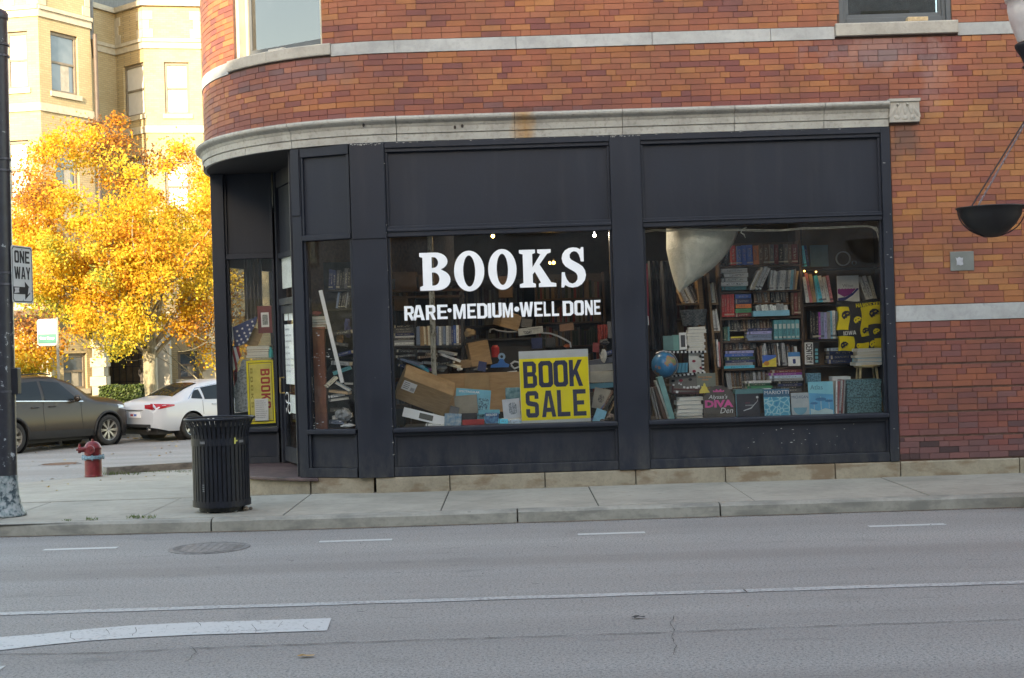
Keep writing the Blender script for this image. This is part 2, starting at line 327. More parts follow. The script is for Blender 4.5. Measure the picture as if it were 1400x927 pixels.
# ---------------------------------------------------------------- lettering: filled outlines
def cham(x0, z0, x1, z1, c, k=1):
    return [(x0+c,z0),(x1-c,z0),(x1,z0+c*k),(x1,z1-c*k),(x1-c,z1),(x0+c,z1),(x0,z1-c*k),(x0,z0+c*k)]
sx, sy = .31, .17
GL = {
 'O': [cham(0,0,1,1,.18,.6), cham(sx,sy,1-sx,1-sy,.07,.6)],
 'D': [[(0,0),(.72,0),(1,.16),(1,.84),(.72,1),(0,1)], [(sx,sy),(.62,sy),(.69,.24),(.69,.76),(.62,1-sy),(sx,1-sy)]],
 'B': [[(0,0),(.78,0),(1,.11),(1,.42),(.86,.52),(.96,.61),(.96,.89),(.76,1),(0,1)], [(sx,sy),(1-sx,sy),(1-sx,.43),(sx,.43)], [(sx,.60),(.66,.60),(.66,1-sy),(sx,1-sy)]],
 'R': [[(0,0),(sx,0),(sx,.39),(.42,.39),(.68,0),(1,0),(.74,.42),(.96,.54),(.96,.88),(.76,1),(0,1)], [(sx,.56),(.66,.56),(.66,.83),(sx,.83)]],
 'E': [[(0,0),(1,0),(1,sy),(sx,sy),(sx,.42),(.85,.42),(.85,.58),(sx,.58),(sx,1-sy),(1,1-sy),(1,1),(0,1)]],
 'L': [[(0,0),(1,0),(1,sy),(sx,sy),(sx,1),(0,1)]],
 'I': [[(0,0),(1,0),(1,1),(0,1)]],
 'A': [[(0,0),(.28,0),(.335,.19),(.665,.19),(.72,0),(1,0),(.68,1),(.32,1)], [(.385,.35),(.615,.35),(.5,.80)]],
 'M': [[(0,0),(.22,0),(.22,.6),(.42,0),(.58,0),(.78,.6),(.78,0),(1,0),(1,1),(.72,1),(.5,.4),(.28,1),(0,1)]],
 'W': [[(0,1),(.16,0),(.40,0),(.5,.5),(.6,0),(.84,0),(1,1),(.79,1),(.71,.38),(.59,1),(.41,1),(.29,.38),(.21,1)]],
 'N': [[(0,0),(.27,0),(.27,.55),(.70,0),(1,0),(1,1),(.73,1),(.73,.45),(.3,1),(0,1)]],
 'U': [[(0,1),(0,.14),(.18,0),(.82,0),(1,.14),(1,1),(1-sx,1),(1-sx,sy),(sx,sy),(sx,1)]],
 'K': [[(0,0),(sx,0),(sx,.33),(.42,.45),(.68,0),(1,0),(.61,.61),(.98,1),(.66,1),(sx,.60),(sx,1),(0,1)]],
 'S': [[(0,.10),(.16,0),(.84,0),(1,.10),(1,.48),(.86,.57),(.31,.63),(.31,1-sy),(.69,1-sy),(.69,.70),(1,.70),(1,.90),(.84,1),(.16,1),(0,.90),(0,.56),(.14,.46),(.69,.40),(.69,sy),(.31,sy),(.31,.33),(0,.33)]],
 'Y': [[(.36,0),(.66,0),(.66,.38),(1,1),(.70,1),(.51,.60),(.32,1),(0,1),(.36,.38)]],
 'C': [[(1,.34),(1,.10),(.84,0),(.16,0),(0,.10),(0,.90),(.16,1),(.84,1),(1,.90),(1,.66),(.69,.66),(.69,1-sy),(.31,1-sy),(.31,sy),(.69,sy),(.69,.34)]],
 'T': [[(.35,0),(.65,0),(.65,.83),(1,.83),(1,1),(0,1),(0,.83),(.35,.83)]],
 'H': [[(0,0),(sx,0),(sx,.42),(1-sx,.42),(1-sx,0),(1,0),(1,1),(1-sx,1),(1-sx,.6),(sx,.6),(sx,1),(0,1)]],
 'G': [[(1,.52),(1,.10),(.84,0),(.16,0),(0,.10),(0,.90),(.16,1),(.84,1),(1,.90),(1,.70),(.69,.70),(.69,1-sy),(.31,1-sy),(.31,sy),(.69,sy),(.69,.38),(.52,.38),(.52,.52)]],
 'V': [[(.35,0),(.65,0),(1,1),(.70,1),(.5,.3),(.30,1),(0,1)]],
}
def arcp(cx, cy, rx, ry, a0, a1, n=10):
    return [(cx+rx*math.cos(math.radians(a0+(a1-a0)*i/n)), cy+ry*math.sin(math.radians(a0+(a1-a0)*i/n))) for i in range(n+1)]
SL = {   # fat slab-serif capitals
 'O': [arcp(.5,.5,.5,.5,0,351,39), arcp(.5,.5,.20,.385,0,345,23)],
 'B': [[(0,0),(0,.10),(.10,.13),(.10,.87),(0,.90),(0,1)]+arcp(.52,.765,.40,.235,90,-64)+arcp(.56,.275,.44,.275,62,-90), [(.40,.13),(.40,.475)]+arcp(.47,.302,.17,.172,90,-90), [(.40,.595),(.40,.88)]+arcp(.46,.737,.15,.142,90,-90)],
 'K': [[(0,1),(.44,1),(.44,.91),(.36,.88),(.36,.53),(.585,.87),(.50,.91),(.50,1),(.87,1),(.87,.91),(.77,.88),(.555,.60),(.86,.12),(1,.09),(1,0),(.52,0),(.52,.09),(.58,.12),(.42,.41),(.36,.34),(.36,.12),(.44,.09),(.44,0),(0,0),(0,.09),(.10,.12),(.10,.88),(0,.91)]],
}
def fill(name, polys, mat, depth=.003, M4=None):
    cu = bpy.data.curves.new(name, 'CURVE'); cu.dimensions = '2D'; cu.fill_mode = 'BOTH'; cu.extrude = depth/2
    for p in polys:
        s = cu.splines.new('POLY'); s.points.add(len(p)-1); s.use_cyclic_u = True
        for i, (x, y) in enumerate(p): s.points[i].co = (x, y, 0, 1)
    ob = bpy.data.objects.new(name, cu); me = bpy.data.meshes.new_from_object(ob); bpy.data.objects.remove(ob); bpy.data.curves.remove(cu)
    me.materials.clear(); me.materials.append(mat)
    if M4: me.transform(M4)
    me.name = name; return me
def join_meshes(name, ms, mat):
    mb = MB()
    for me in ms:
        mb.add([tuple(v.co) for v in me.vertices], [tuple(p.vertices) for p in me.polygons]); bpy.data.meshes.remove(me)
    return mb.mesh(name, mat)
UP = Matrix(((1,0,0,0),(0,0,-1,0),(0,1,0,0),(0,0,0,1)))    # x,y of the outline to X,Z, facing -Y
def word(text, w, h, gap=.14, font=GL, depth=.003, mat=None, name='lettering', widths={}):
    ms = []; x = 0; ws = []
    for ch in text: ws.append({' ': .45, 'I': .36, 'M': 1.35, 'W': 1.4, '.': .3}.get(ch, 1.0))
    tot = sum(ws)+gap*(len(text)-1); k = w/tot
    for ch, cw in zip(text, ws):
        if ch == '.': ms.append(fill('t', [arcp(.5,.5,.5,.5,0,345,15)], mat, depth, Matrix.Translation((x*k,0,h*.4)) @ UP @ Matrix.Diagonal((cw*k,cw*k,1,1))))
        elif ch in font: ms.append(fill('t', font[ch], mat, depth, Matrix.Translation((x*k,0,0)) @ UP @ Matrix.Diagonal((cw*k,h,1,1))))
        x += cw+gap
    return join_meshes(name, ms, mat)
def text_mesh(text, h, mat, w=None, bold=0, name='lettering', shear=0):
    cu = bpy.data.curves.new(name, 'FONT'); cu.body = text; cu.size = 1; cu.offset = bold; cu.extrude = .0; cu.shear = shear; cu.resolution_u = 2
    ob = bpy.data.objects.new(name, cu); me = bpy.data.meshes.new_from_object(ob); bpy.data.objects.remove(ob); bpy.data.curves.remove(cu)
    xs = [v.co.x for v in me.vertices]; ys = [v.co.y for v in me.vertices]
    x0, x1, y0, y1 = min(xs), max(xs), min(ys), max(ys)
    sy_ = h/(y1-y0); sx_ = (w/(x1-x0)) if w else sy_
    me.transform(UP @ Matrix.Diagonal((sx_, sy_, 1, 1)) @ Matrix.Translation((-x0, -y0, 0)))
    me.materials.clear(); me.materials.append(mat); me.name = name; return me
# ================================================================ GROUND
mb = MB()
xs = [-70+4*i for i in range(36)]; ys = [-60, -40, -20, -14, -9, -4, 0]+[2*i for i in range(1, 9)]+[20, 24, 32, 44, 60]
mb.v = [(x, y, zroad(y)) for y in ys for x in xs]
nx = len(xs); mb.f = [(j*nx+i, j*nx+i+1, (j+1)*nx+i+1, (j+1)*nx+i) for j in range(len(ys)-1) for i in range(nx-1)]
mb.m = [0]*len(mb.f); mb.t = [0]*len(mb.f)
road = mb.build('road', M['asphalt']); tag(road, kind='structure')
mb = MB(); mb.add([(-900,-900,-.75),(900,-900,-.75),(900,900,-.75),(-900,900,-.75)], [(0,1,2,3)])
tag(mb.build('ground', C('distant_ground', (.10,.10,.08), .95)), kind='structure')
# side street frame: T runs along the side street, N points from the near kerb across it
T = Vector((.588, .809, 0)); N = Vector((-.809, .588, 0)); K0 = Vector((-7.27, 4.4, 0))
def SS(t, n, z=None):
    p = K0+T*t+N*n; p.z = (zroad(p.y) if z is None else z); return p
ARC_C = Vector((-1.24, 2.7, 0)); R = 2.70; PHI_END = 126.0
def arc(phi, r=R, z=0.0):
    a = math.radians(phi); return Vector((ARC_C.x-r*math.sin(a), ARC_C.y-r*math.cos(a), z))
WT = Vector((.588, .809, 0))      # the side wall leaves the arc parallel to the side street
A_END = arc(PHI_END)
# ---- pavement: slabs between joints, flush with the kerb
SW = .13
pav = empty('pavement'); tag(pav, kind='structure')
def slab(poly, name='paving_slab'):
    g = .007; cx = sum(p[0] for p in poly)/len(poly); cy = sum(p[1] for p in poly)/len(poly)
    pp = []
    for x, y in poly:
        d = math.hypot(x-cx, y-cy); k = max(0, 1-g*1.3/d); pp.append((cx+(x-cx)*k, cy+(y-cy)*k))
    n = len(pp); m_ = MB(); dz = random.uniform(-.004, .004)
    m_.add([(x,y,zroad(y)+SW-.12) for x,y in pp]+[(x,y,zroad(y)+SW+dz) for x,y in pp], [tuple(range(n-1,-1,-1)), tuple(range(n,2*n))]+[(i,(i+1)%n,n+(i+1)%n,n+i) for i in range(n)])
    return m_.build(name, M['concrete'], pav, bevel=.006)
KY = -1.90
jx = [-2.36, -.77, .82, 2.39, 4.15, 5.75, 7.35, 8.95, 10.55, 12.15]
for a, b in zip(jx, jx[1:]): slab([(a,KY),(b,KY),(b,.12),(a,.12)])
# corner area, in smaller slabs following both kerbs
def kerb_y(x): return KY if x > -2.36 else KY+min(.22, (-2.36-x)*.055)
cx_ = [-2.36, -3.85, -5.35, -6.85, -8.35, -9.85, -11.4]
for a, b in zip(cx_, cx_[1:]): slab([(b,kerb_y(b)),(a,kerb_y(a)),(a,.12),(b,.12)])
def kx(y): return K0.x+(y-K0.y)*T.x/T.y
for y0, y1 in ((.12,1.9),(1.9,3.8),(3.8,5.7),(5.7,7.6),(7.6,9.5),(9.5,11.5)):
    xr0 = max(arc(90).x-.0, -3.94) if y1 < 4.3 else A_END.x+(y0-A_END.y)*T.x/T.y
    xr1 = xr0 if y1 < 4.3 else A_END.x+(y1-A_END.y)*T.x/T.y
    xl0, xl1 = kx(y0)+.16, kx(y1)+.16
    n = 3 if y0 < 2 else 2
    for k in range(n):
        a0 = xl0+(xr0+.3-xl0)*k/n; a1 = xl0+(xr0+.3-xl0)*(k+1)/n; b0 = xl1+(xr1+.3-xl1)*k/n; b1 = xl1+(xr1+.3-xl1)*(k+1)/n
        slab([(a0,y0),(a1,y0),(b1,y1),(b0,y1)])
m_ = MB(); m_.add([(-11.4,-1.9,.118),(12.1,-1.9,.118),(12.1,.2,.118),(-11.4,.2,.118)],[(0,1,2,3)])
m_.build('joint_bed', M['joint'], pav)
# ---- kerb stones along the main road
kerb = empty('kerb'); tag(kerb, kind='structure')
kj = [-11.4, -8.6, -5.7, -3.06, .0, 2.02, 5.2, 8.4, 12.15]
for a, b in zip(kj, kj[1:]):
    m_ = MB(); n = 6; pts = []
    g = .008
    xs_ = [a+g+(b-a-2*g)*i/n for i in range(n+1)]
    prof = [(0,-.10),(0,SW-.003),(-.10,SW-.006),(-.135,SW-.03),(-.158,-.10)]
    for x in xs_:
        for dy, z in prof: pts.append((x, kerb_y(x)+dy-.005, z+random.uniform(-.003,.003)))
    fs = [(i*5+k, i*5+k+1, (i+1)*5+k+1, (i+1)*5+k) for i in range(n) for k in range(4)]+[(4,3,2,1,0), tuple(n*5+k for k in range(5))]
    m_.add(pts, fs); m_.build('kerb_stone', M['kerb'], kerb)
# old kerb between corner pavement and side street
def strip(a, b, w, h0, h1, name, mat, parent, nrm):
    m_ = MB(); L = (b-a).length; n = max(2, int(L/.4)); vs = []
    for i in range(n+1):
        p = a+(b-a)*i/n; z = zroad(p.y)
        for dn, hh in ((0,h0),(0,h1),(w,h1),(w,h0)):
            q = p+nrm*dn; vs.append((q.x,q.y,z+hh+random.uniform(-.004,.004)))
    m_.add(vs, [(i*4+k, i*4+(k+1)%4, (i+1)*4+(k+1)%4, (i+1)*4+k) for i in range(n) for k in range(4)]+[(3,2,1,0),(n*4,n*4+1,n*4+2,n*4+3)])
    return m_.build(name, mat, parent)
hy = PG(128, 652, SW)
for a, b in ((-8.5,-5.8),(-5.8,-3.0),(-3.0,-.3)):
    strip(SS(a,0)-N*.0, SS(b,0), .16, -.05, .125, 'kerb_stone', M['kerb'], kerb, -N)
ka, kb = PG(146, 648, SW), PG(262, 641, SW)
d_ = (kb-ka).normalized()
for a, b in ((0,1.5),(1.53,3.0),(3.03,5.2)):
    strip(ka+d_*a, ka+d_*b, .17, -.05, .235, 'kerb_stone', M['dark_kerb'], kerb, Vector((-d_.y, d_.x, 0)))
# far side of the side street: kerb, grass verge and footpath
fk = strip(SS(-12,13.5), SS(30,13.5), .16, -.05, .13, 'kerb_stone', M['kerb'], kerb, N)
def sheet(name, a, b, c, d, dz, mat, kind='structure'):
    m_ = MB(); n = 20; vs = []
    for i in range(n+1):
        for p, q in ((a,b),(d,c)):
            r = p+(q-p)*i/n; vs.append((r.x,r.y,zroad(r.y)+dz))
    m_.add(vs, [(i*2,(i+1)*2,(i+1)*2+1,i*2+1) for i in range(n)]); return tag(m_.build(name, mat), kind=kind)
sheet('verge', SS(-12,13.66), SS(30,13.66), SS(30,16.0), SS(-12,16.0), .12, C('leaf_strewn_earth', (.13,.11,.05), .95, var=.6, scale=3))
sheet('footpath', SS(-12,16.0), SS(30,16.0), SS(30,18.0), SS(-12,18.0), .13, M['concrete'])
sheet('lawn', SS(-12,18.0), SS(30,18.0), SS(30,24.0), SS(-12,24.0), .125, C('autumn_lawn', (.05,.075,.02), .95, var=.5, scale=5))
# opposite pavement (under the camera)
m_ = MB(); m_.box(-60, 60, -19.0, -13.9, -.1, .13); tag(m_.build('opposite_pavement', M['concrete']), kind='structure')
# ---- road markings and cracks
def flat(name, pts, z, mat, lab=None):
    m_ = MB(); n = len(pts); m_.add([(x,y,z) for x,y in pts]+[(x,y,z-.003) for x,y in pts], [tuple(range(n))]+[(i,n+i,n+(i+1)%n,(i+1)%n) for i in range(n)])
    o = m_.build(name, mat, road); 
    if lab: o['label'] = lab
    return o
def gnd(u, v): p = PG(u, v); return (p.x, p.y)
for (u0,v0),(u1,v1) in (((60,752),(160,749.2)), ((437,740.5),(536,738.5)), ((790,730.8),(882,728.5)), ((1187,719.8),(1293,717.3)), ((1600,708),(1700,705))):
    a, b = gnd(u0,v0), gnd(u1,v1); ym = (a[1]+b[1])/2
    flat('parking_tick', [(a[0],ym-.05),(b[0],ym-.05),(b[0],ym+.05),(a[0],ym+.05)], .004, M['thin_line'])
# crew edge line with slightly ragged edge
pts = []
for i in range(141): pts.append((-14+.25*i, -6.22+random.uniform(-.008,.008)))
for i in range(140,-1,-1): pts.append((-14+.25*i, -6.10+random.uniform(-.008,.008)))
m_ = MB(); n = 141
m_.add([(x,y,.004) for x,y in pts[:n]]+[(x,y,.004) for x,y in reversed(pts[n:])], [(i,i+1,n+i+1,n+i) for i in range(n-1)])
m_.build('edge_line', M['line'], road)
# broad curved stripe at lower left
up_ = [(453,846),(360,849),(260,852),(180,856),(120,861),(60,867.5),(0,872),(-80,886),(-200,912)]
lo_ = [(447,863),(360,866),(260,869),(180,873),(120,877),(60,883),(0,890),(-80,905),(-200,934)]
m_ = MB(); A_ = [gnd(*p) for p in up_]; B_ = [gnd(*p) for p in lo_]
m_.add([(x,y,.005) for x,y in A_]+[(x,y,.005) for x,y in B_], [(i,i+1,len(A_)+i+1,len(A_)+i) for i in range(len(A_)-1)])
m_.build('turn_stripe', M['thermo'], road)
flat('stripe_end', [gnd(0,912), gnd(8,911), gnd(-20,930), gnd(-40,930)], .005, M['thermo'])
def crack(pts, w, name='crack'):
    m_ = MB(); P_ = []
    for (a, b) in zip(pts, pts[1:]):
        n = max(2, int(math.hypot(b[0]-a[0], b[1]-a[1])/.07))
        for i in range(n): P_.append((a[0]+(b[0]-a[0])*i/n+random.uniform(-.010,.010), a[1]+(b[1]-a[1])*i/n+random.uniform(-.010,.010)))
    P_.append(pts[-1]); vs = []
    for i, p in enumerate(P_):
        q = P_[min(i+1,len(P_)-1)]; r = P_[max(i-1,0)]; dx, dy = q[0]-r[0], q[1]-r[1]; L = math.hypot(dx,dy) or 1
        ww = w*random.choice((.15,.5,.8,1,1.3)); vs += [(p[0]-dy/L*ww, p[1]+dx/L*ww, .006), (p[0]+dy/L*ww, p[1]-dx/L*ww, .006)]
    m_.add(vs, [(i*2,i*2+1,i*2+3,i*2+2) for i in range(len(P_)-1)])
    return m_.build(name, M['joint'], road)
crack([gnd(-60,897), gnd(150,893), gnd(300,886), gnd(460,880), gnd(700,872), gnd(870,867), gnd(1150,856), gnd(1480,845)], .005)
crack([gnd(922,842), gnd(917,851), gnd(922,862), gnd(919,872), gnd(924,884), gnd(920,897)], .0022)
crack([gnd(262,885), gnd(268,893), gnd(256,905)], .0018)
crack([gnd(1010,803), gnd(1022,811)], .006)
for u, v in ((95,873),(145,868),(228,863),(310,861),(385,858),(420,857),(60,880),(185,866),(270,858),(345,862)):
    crack([gnd(u,v-7), gnd(u+random.uniform(-7,7),v), gnd(u+random.uniform(-9,9),v+random.uniform(1,7))], .0017)
crack([gnd(560,717), gnd(700,712.5), gnd(940,704)], .012)
# manhole covers
def manhole(c, r, mat, lab, z=.004):
    t = empty('manhole_cover', (c[0],c[1],zroad(c[1])+z), 0, lab, 'manhole cover')
    m_ = MB(); m_.lathe([(0,.0),(r*.90,.0),(r*.90,.003),(r,.003),(r,-.01)], 40); m_.build('frame_ring', C('ring_iron', (.17,.16,.155), .7, .1, var=.3, scale=18), t)
    m_ = MB()
    for i in range(-4, 5):
        x = i*r*.19; h = math.sqrt(max(0,(r*.82)**2-x*x))
        for k in range(8):
            y0 = -h+2*h*k/8; m_.box(x-.032, x+.032, y0+.012, y0+2*h/8-.012, .002, .005)
    o = m_.build('stud', mat, t); o['kind'] = 'stuff'
    return t
manhole((lambda p: (p[0],p[1]))(gnd(286,749.5)), .37, C('worn_iron', (.24,.225,.215), .6, .1, scale=20, var=.3), 'round iron manhole cover with raised studs in the road')
p = PG(82,635); mh = manhole((p.x,p.y), .42, C('rusty_iron', (.17,.09,.055), .8, var=.3), 'rusty brown manhole cover in the side street beyond the hydrant', .01)
# small debris on the road and weeds at the kerb
lm = C('dry_leaf', (.34,.20,.07), .8, var=.4, scale=30)
def leaf(p, s, a, lab):
    m_ = MB(); n = 9
    rim = [(s*(1-.35*(k%2))*math.cos(k*2*math.pi/n), .55*s*(1-.3*(k%2))*math.sin(k*2*math.pi/n), s*random.uniform(.05,.28)) for k in range(n)]
    m_.add([(0,0,.01)]+rim, [(0,1+k,1+(k+1)%n) for k in range(n)])
    return tag(m_.build('fallen_leaf', lm, loc=(p.x,p.y,p.z+.006), rot=(0,0,a)), lab, 'leaf')
leaf(PG(418,899), .055, .3, 'tan fallen leaf lying on the road below the broad white stripe')
o = leaf(PG(872,846), .05, .1, 'dark scrap lying on the road below the thin edge line'); o.data.materials[0] = C('dark_scrap', (.03,.03,.03), .8)
leaf(PG(318,722,.0), .05, 1.0, 'dry leaf caught at the kerb joint beneath the litter bin')
gr = C('kerb_weed', (.09,.13,.035), .9, var=.5, scale=30)
def weeds(u0, u1, v, hgt, lab, off=SW):
    m_ = MB(); n = int((u1-u0)*2.2)
    for i in range(n):
        p = PG(random.uniform(u0,u1), v+random.uniform(-1.2,1.2), off); a = random.uniform(0,6.28); h = hgt*random.uniform(.4,1); w = .005
        dx, dy = math.cos(a), math.sin(a)
        m_.add([(p.x-dx*w,p.y-dy*w,p.z),(p.x+dx*w,p.y+dy*w,p.z),(p.x+dx*h*.5,p.y+dy*h*.5,p.z+h)],[(0,1,2)])
    return tag(m_.build('weed', gr), lab, 'weed', kind='stuff')
weeds(172,212,708,.04,'tuft of green weeds at the kerb left of the bin')
weeds(118,134,710.5,.035,'small weed tuft at the kerb nearest the black post')
weeds(85,98,711.5,.02,'tiny weed sprig at the kerb')
weeds(138,192,648.5,.07,'grass growing along the old kerb beside the hydrant')
weeds(196,262,645,.03,'sparse grass along the old kerb behind the bin')

# ================================================================ THE BOOKSHOP BUILDING
bld = empty('corner_building', (0,0,0), 0, 'red brick corner building with a rounded turret over a dark navy shopfront', 'building')
CT, CB = 4.40, 4.115       # cornice top / bottom
BH = .0677; BL = .2255; BHD = .1127; BJ = .0032; BDp = .04
bricks = []      # (centre, angle, length, height, tone)
def tone_for(x, z, low=False):
    r = random.random()
    n_ = noise.noise(Vector((x*.6, z*.9, 3)))*.16
    if r < .12: t = random.uniform(.02,.16)
    elif r < .62: t = random.uniform(.30,.56)
    elif r < .88: t = random.uniform(.56,.78)
    else: t = random.uniform(.80,1.0)
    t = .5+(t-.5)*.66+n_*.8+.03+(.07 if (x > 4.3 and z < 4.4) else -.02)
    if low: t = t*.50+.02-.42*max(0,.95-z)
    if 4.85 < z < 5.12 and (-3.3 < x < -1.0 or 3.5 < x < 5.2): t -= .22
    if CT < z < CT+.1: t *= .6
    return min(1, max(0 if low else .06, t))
win_sp = [(3.58+.02, 5.0+.02-.08, 5.31, 7.2)]     # flat-wall window openings (x0,x1,z0,z1)
WX0, WX1, WZ0, WZ1 = 3.84, 5.12, 5.305, 7.15
def lay(pmap, s0, s1, z0, z1, holes=(), low=False, groove=False):
    n = int(round((z1-z0)/BH)); h = (z1-z0)/n
    for j in range(n):
        zc = z0+(j+.5)*h
        if groove and j % 4 == 0 and False: continue
        s = s0-(random.choice((0,.5,.25,.75))*BL); first = True
        while s < s1:
            L = BHD if random.random() < .24 else BL
            a, b = max(s, s0), min(s+L, s1); s += L
            segs = [(a,b)]
            for (hx0,hx1,hz0,hz1) in holes:
                if hz0 < zc < hz1:
                    ns = []
                    for a,b in segs:
                        if b <= hx0 or a >= hx1: ns.append((a,b)); continue
                        if a < hx0: ns.append((a,hx0))
                        if b > hx1: ns.append((hx1,b))
                    segs = ns
            for a,b in segs:
                if b-a < .03: continue
                c, ang = pmap((a+b)/2); t = tone_for(c.x, zc, low)
                out = random.uniform(-.0012,.0022)
                hh = h
                if groove and j % 4 == 3: hh = h-.020; 
                bricks.append((c, ang, b-a-BJ, hh-BJ, zc-(h-hh)/2, t, out, abs(b-a-BL) < 1e-6 and hh == h))
flatmap = lambda s: (Vector((s,0,0)), 0.0)
def arcmap(s):
    phi = -s/R        # s negative to the left of the tangent point
    return Vector((ARC_C.x-R*math.sin(phi), ARC_C.y-R*math.cos(phi), 0)), -phi
XR = 6.75
lay(flatmap, 4.375, XR, 2.075, CT, holes=[(4.3, 4.70, 4.16, 4.42)])
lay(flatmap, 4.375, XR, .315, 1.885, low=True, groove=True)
a_end = math.radians(PHI_END)*R
PW0, PW1 = 18.0, 47.5
def bothmap(s): return arcmap(s) if s < 0 else flatmap(s+ARC_C.x)
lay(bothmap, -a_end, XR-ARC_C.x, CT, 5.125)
lay(bothmap, -a_end, XR-ARC_C.x, 5.275, 6.36, holes=[(-math.radians(PW1)*R, -math.radians(PW0)*R, 5.2, 7.3), (WX0-ARC_C.x, WX1-ARC_C.x, WZ0, WZ1)])
def brick_verts(L, H, D):
    b = .003
    return ([(-L/2,0,-H/2),(L/2,0,-H/2),(L/2,0,H/2),(-L/2,0,H/2),(-L/2,D,-H/2),(L/2,D,-H/2),(L/2,D,H/2),(-L/2,D,H/2),
             (-L/2+b,-b,-H/2+b),(L/2-b,-b,-H/2+b),(L/2-b,-b,H/2-b),(-L/2+b,-b,H/2-b)],
            [(8,9,10,11),(0,1,9,8),(1,2,10,9),(2,3,11,10),(3,0,8,11),(0,4,5,1),(1,5,6,2),(2,6,7,3),(3,7,4,0)])
full = [b for b in bricks if b[7] and b[1] == 0.0 and b[0].x < 5.75 and b[4] < 5.7]
camp = Vector((0, CY, CZ))
full.sort(key=lambda b: (b[0]+Vector((0,0,b[4]))-camp).length)
full_ids = set(id(b) for b in full[:298])
mb = MB(); shared = {}
for b in bricks:
    c, ang, L, H, z, t, out, _ = b
    if id(b) in full_ids:
        k = round(H, 4)
        if k not in shared:
            q = MB(); q.add(*brick_verts(L, H, BDp)); shared[k] = q.mesh('brick', M['brick_one'])
        o = bpy.data.objects.new('brick', shared[k]); col.objects.link(o); o.parent = bld
        o.location = (c.x, c.y-out-.002, z); o['tone'] = t
    else:
        M4 = Matrix.Translation((c.x, c.y, z)) @ Matrix.Rotation(ang, 4, 'Z') @ Matrix.Translation((0,-out-.002,0))
        mb.tone = t; mb.add(*brick_verts(L, H, BDp), M4)
o = mb.build('brickwork', M['brick'], bld, tones=True); o['kind'] = 'stuff'
# masonry body behind the face bricks (mortar shows in the joints)
def wall_strip(mbx, path, z0, z1, inset, thick):
    # path: list of (point, outward normal)
    n = len(path); vs = []
    for p, nm in path:
        for d in (inset, inset+thick):
            q = p-nm*d; vs += [(q.x,q.y,z0),(q.x,q.y,z1)]
    fs = []
    for i in range(n-1):
        a, b = i*4, (i+1)*4
        fs += [(a,b,b+1,a+1),(a+2,a+3,b+3,b+2),(a+1,b+1,b+3,a+3),(a,a+2,b+2,b)]
    fs += [(0,1,3,2), ((n-1)*4,(n-1)*4+2,(n-1)*4+3,(n-1)*4+1)]
    mbx.add(vs, fs)
def flat_path(x0, x1, n=1): return [(Vector((x0+(x1-x0)*i/n,0,0)), Vector((0,-1,0))) for i in range(n+1)]
def arc_path(p0, p1, n=24):
    r = []
    for i in range(n+1):
        a = p0+(p1-p0)*i/n; r.append((arc(a), (arc(a)-ARC_C).normalized()))
    return r
IN = .0055
mb = MB()
wall_strip(mb, flat_path(ARC_C.x, 9.0), 4.13, 5.30, IN, .3)
wall_strip(mb, flat_path(ARC_C.x, WX0-.0), 5.30, 7.15, IN, .3)
wall_strip(mb, flat_path(WX1, 9.0), 5.30, 7.15, IN, .3)
wall_strip(mb, flat_path(4.372, 9.0), .20, 4.13, IN, .3)
wall_strip(mb, arc_path(0, PHI_END, 40), 4.13, 5.26, IN, .3)
wall_strip(mb, arc_path(0, PW0, 6), 5.26, 7.15, IN, .3)
wall_strip(mb, arc_path(PW1, PHI_END, 26), 5.26, 7.15, IN, .3)
sE = A_END+WT*14; sN = Vector((-.809,.588,0))
wall_strip(mb, [(A_END, sN), (sE, sN)], -.6, 4.13, IN, .3)
wall_strip(mb, [(A_END, sN), (sE, sN)], 4.13, 7.15, IN, .3)
mb.build('wall_core', M['mortar'], bld)
# procedural brick face where the photograph no longer reaches
m = NT('brick_texture', .75); tc = m.n('TexCoord'); bt = m.n('TexBrick'); bt.inputs['Scale'].default_value = 1.0
bt.inputs['Brick Width'].default_value = .225; bt.inputs['Row Height'].default_value = .0677; bt.inputs['Mortar Size'].default_value = .004
bt.inputs['Color1'].default_value = (.20,.062,.036,1); bt.inputs['Color2'].default_value = (.32,.12,.052,1); bt.inputs['Mortar'].default_value = (.05,.035,.03,1)
g = m.n('NewGeometry'); sp_ = m.n('SeparateXYZ'); m.l(g.outputs['Position'], sp_.inputs[0]); cb = m.n('CombineXYZ')
m.l(m.math('ADD', sp_.outputs[0], m.math('MULTIPLY', sp_.outputs[1], .7)), cb.inputs[0]); m.l(sp_.outputs[2], cb.inputs[1]); m.l(cb.outputs[0], bt.inputs['Vector'])
m.col(bt.outputs['Color']); M['brick_tex'] = m.m
mb = MB()
wall_strip(mb, flat_path(XR+.01, 9.0), .32, 1.88, -.004, .02)
wall_strip(mb, flat_path(XR+.01, 9.0), 2.08, 5.12, -.004, .02)
wall_strip(mb, flat_path(XR+.01, 9.0), 5.28, 6.36, -.004, .02)
wall_strip(mb, flat_path(9.0, 24.0), -.1, 11.5, -.004, .3)
wall_strip(mb, flat_path(ARC_C.x, 9.0), 7.16, 11.5, -.004, .3)
wall_strip(mb, flat_path(ARC_C.x, WX0), 6.37, 7.14, -.004, .02)
wall_strip(mb, flat_path(WX1, 9.0), 6.37, 7.14, -.004, .02)
wall_strip(mb, arc_path(0, PW0, 6), 6.37, 7.14, -.004, .02)
wall_strip(mb, arc_path(PW1, PHI_END, 26), 6.37, 7.14, -.004, .02)
wall_strip(mb, arc_path(0, PHI_END, 40), 7.16, 11.5, -.004, .3)
wall_strip(mb, [(A_END+WT*.01, sN), (sE, sN)], .1, 11.5, -.004, .02)
mb.build('upper_wall', M['brick_tex'], bld)
mb = MB(); far = [(sE.x,sE.y),(24,sE.y),(24,.3)]
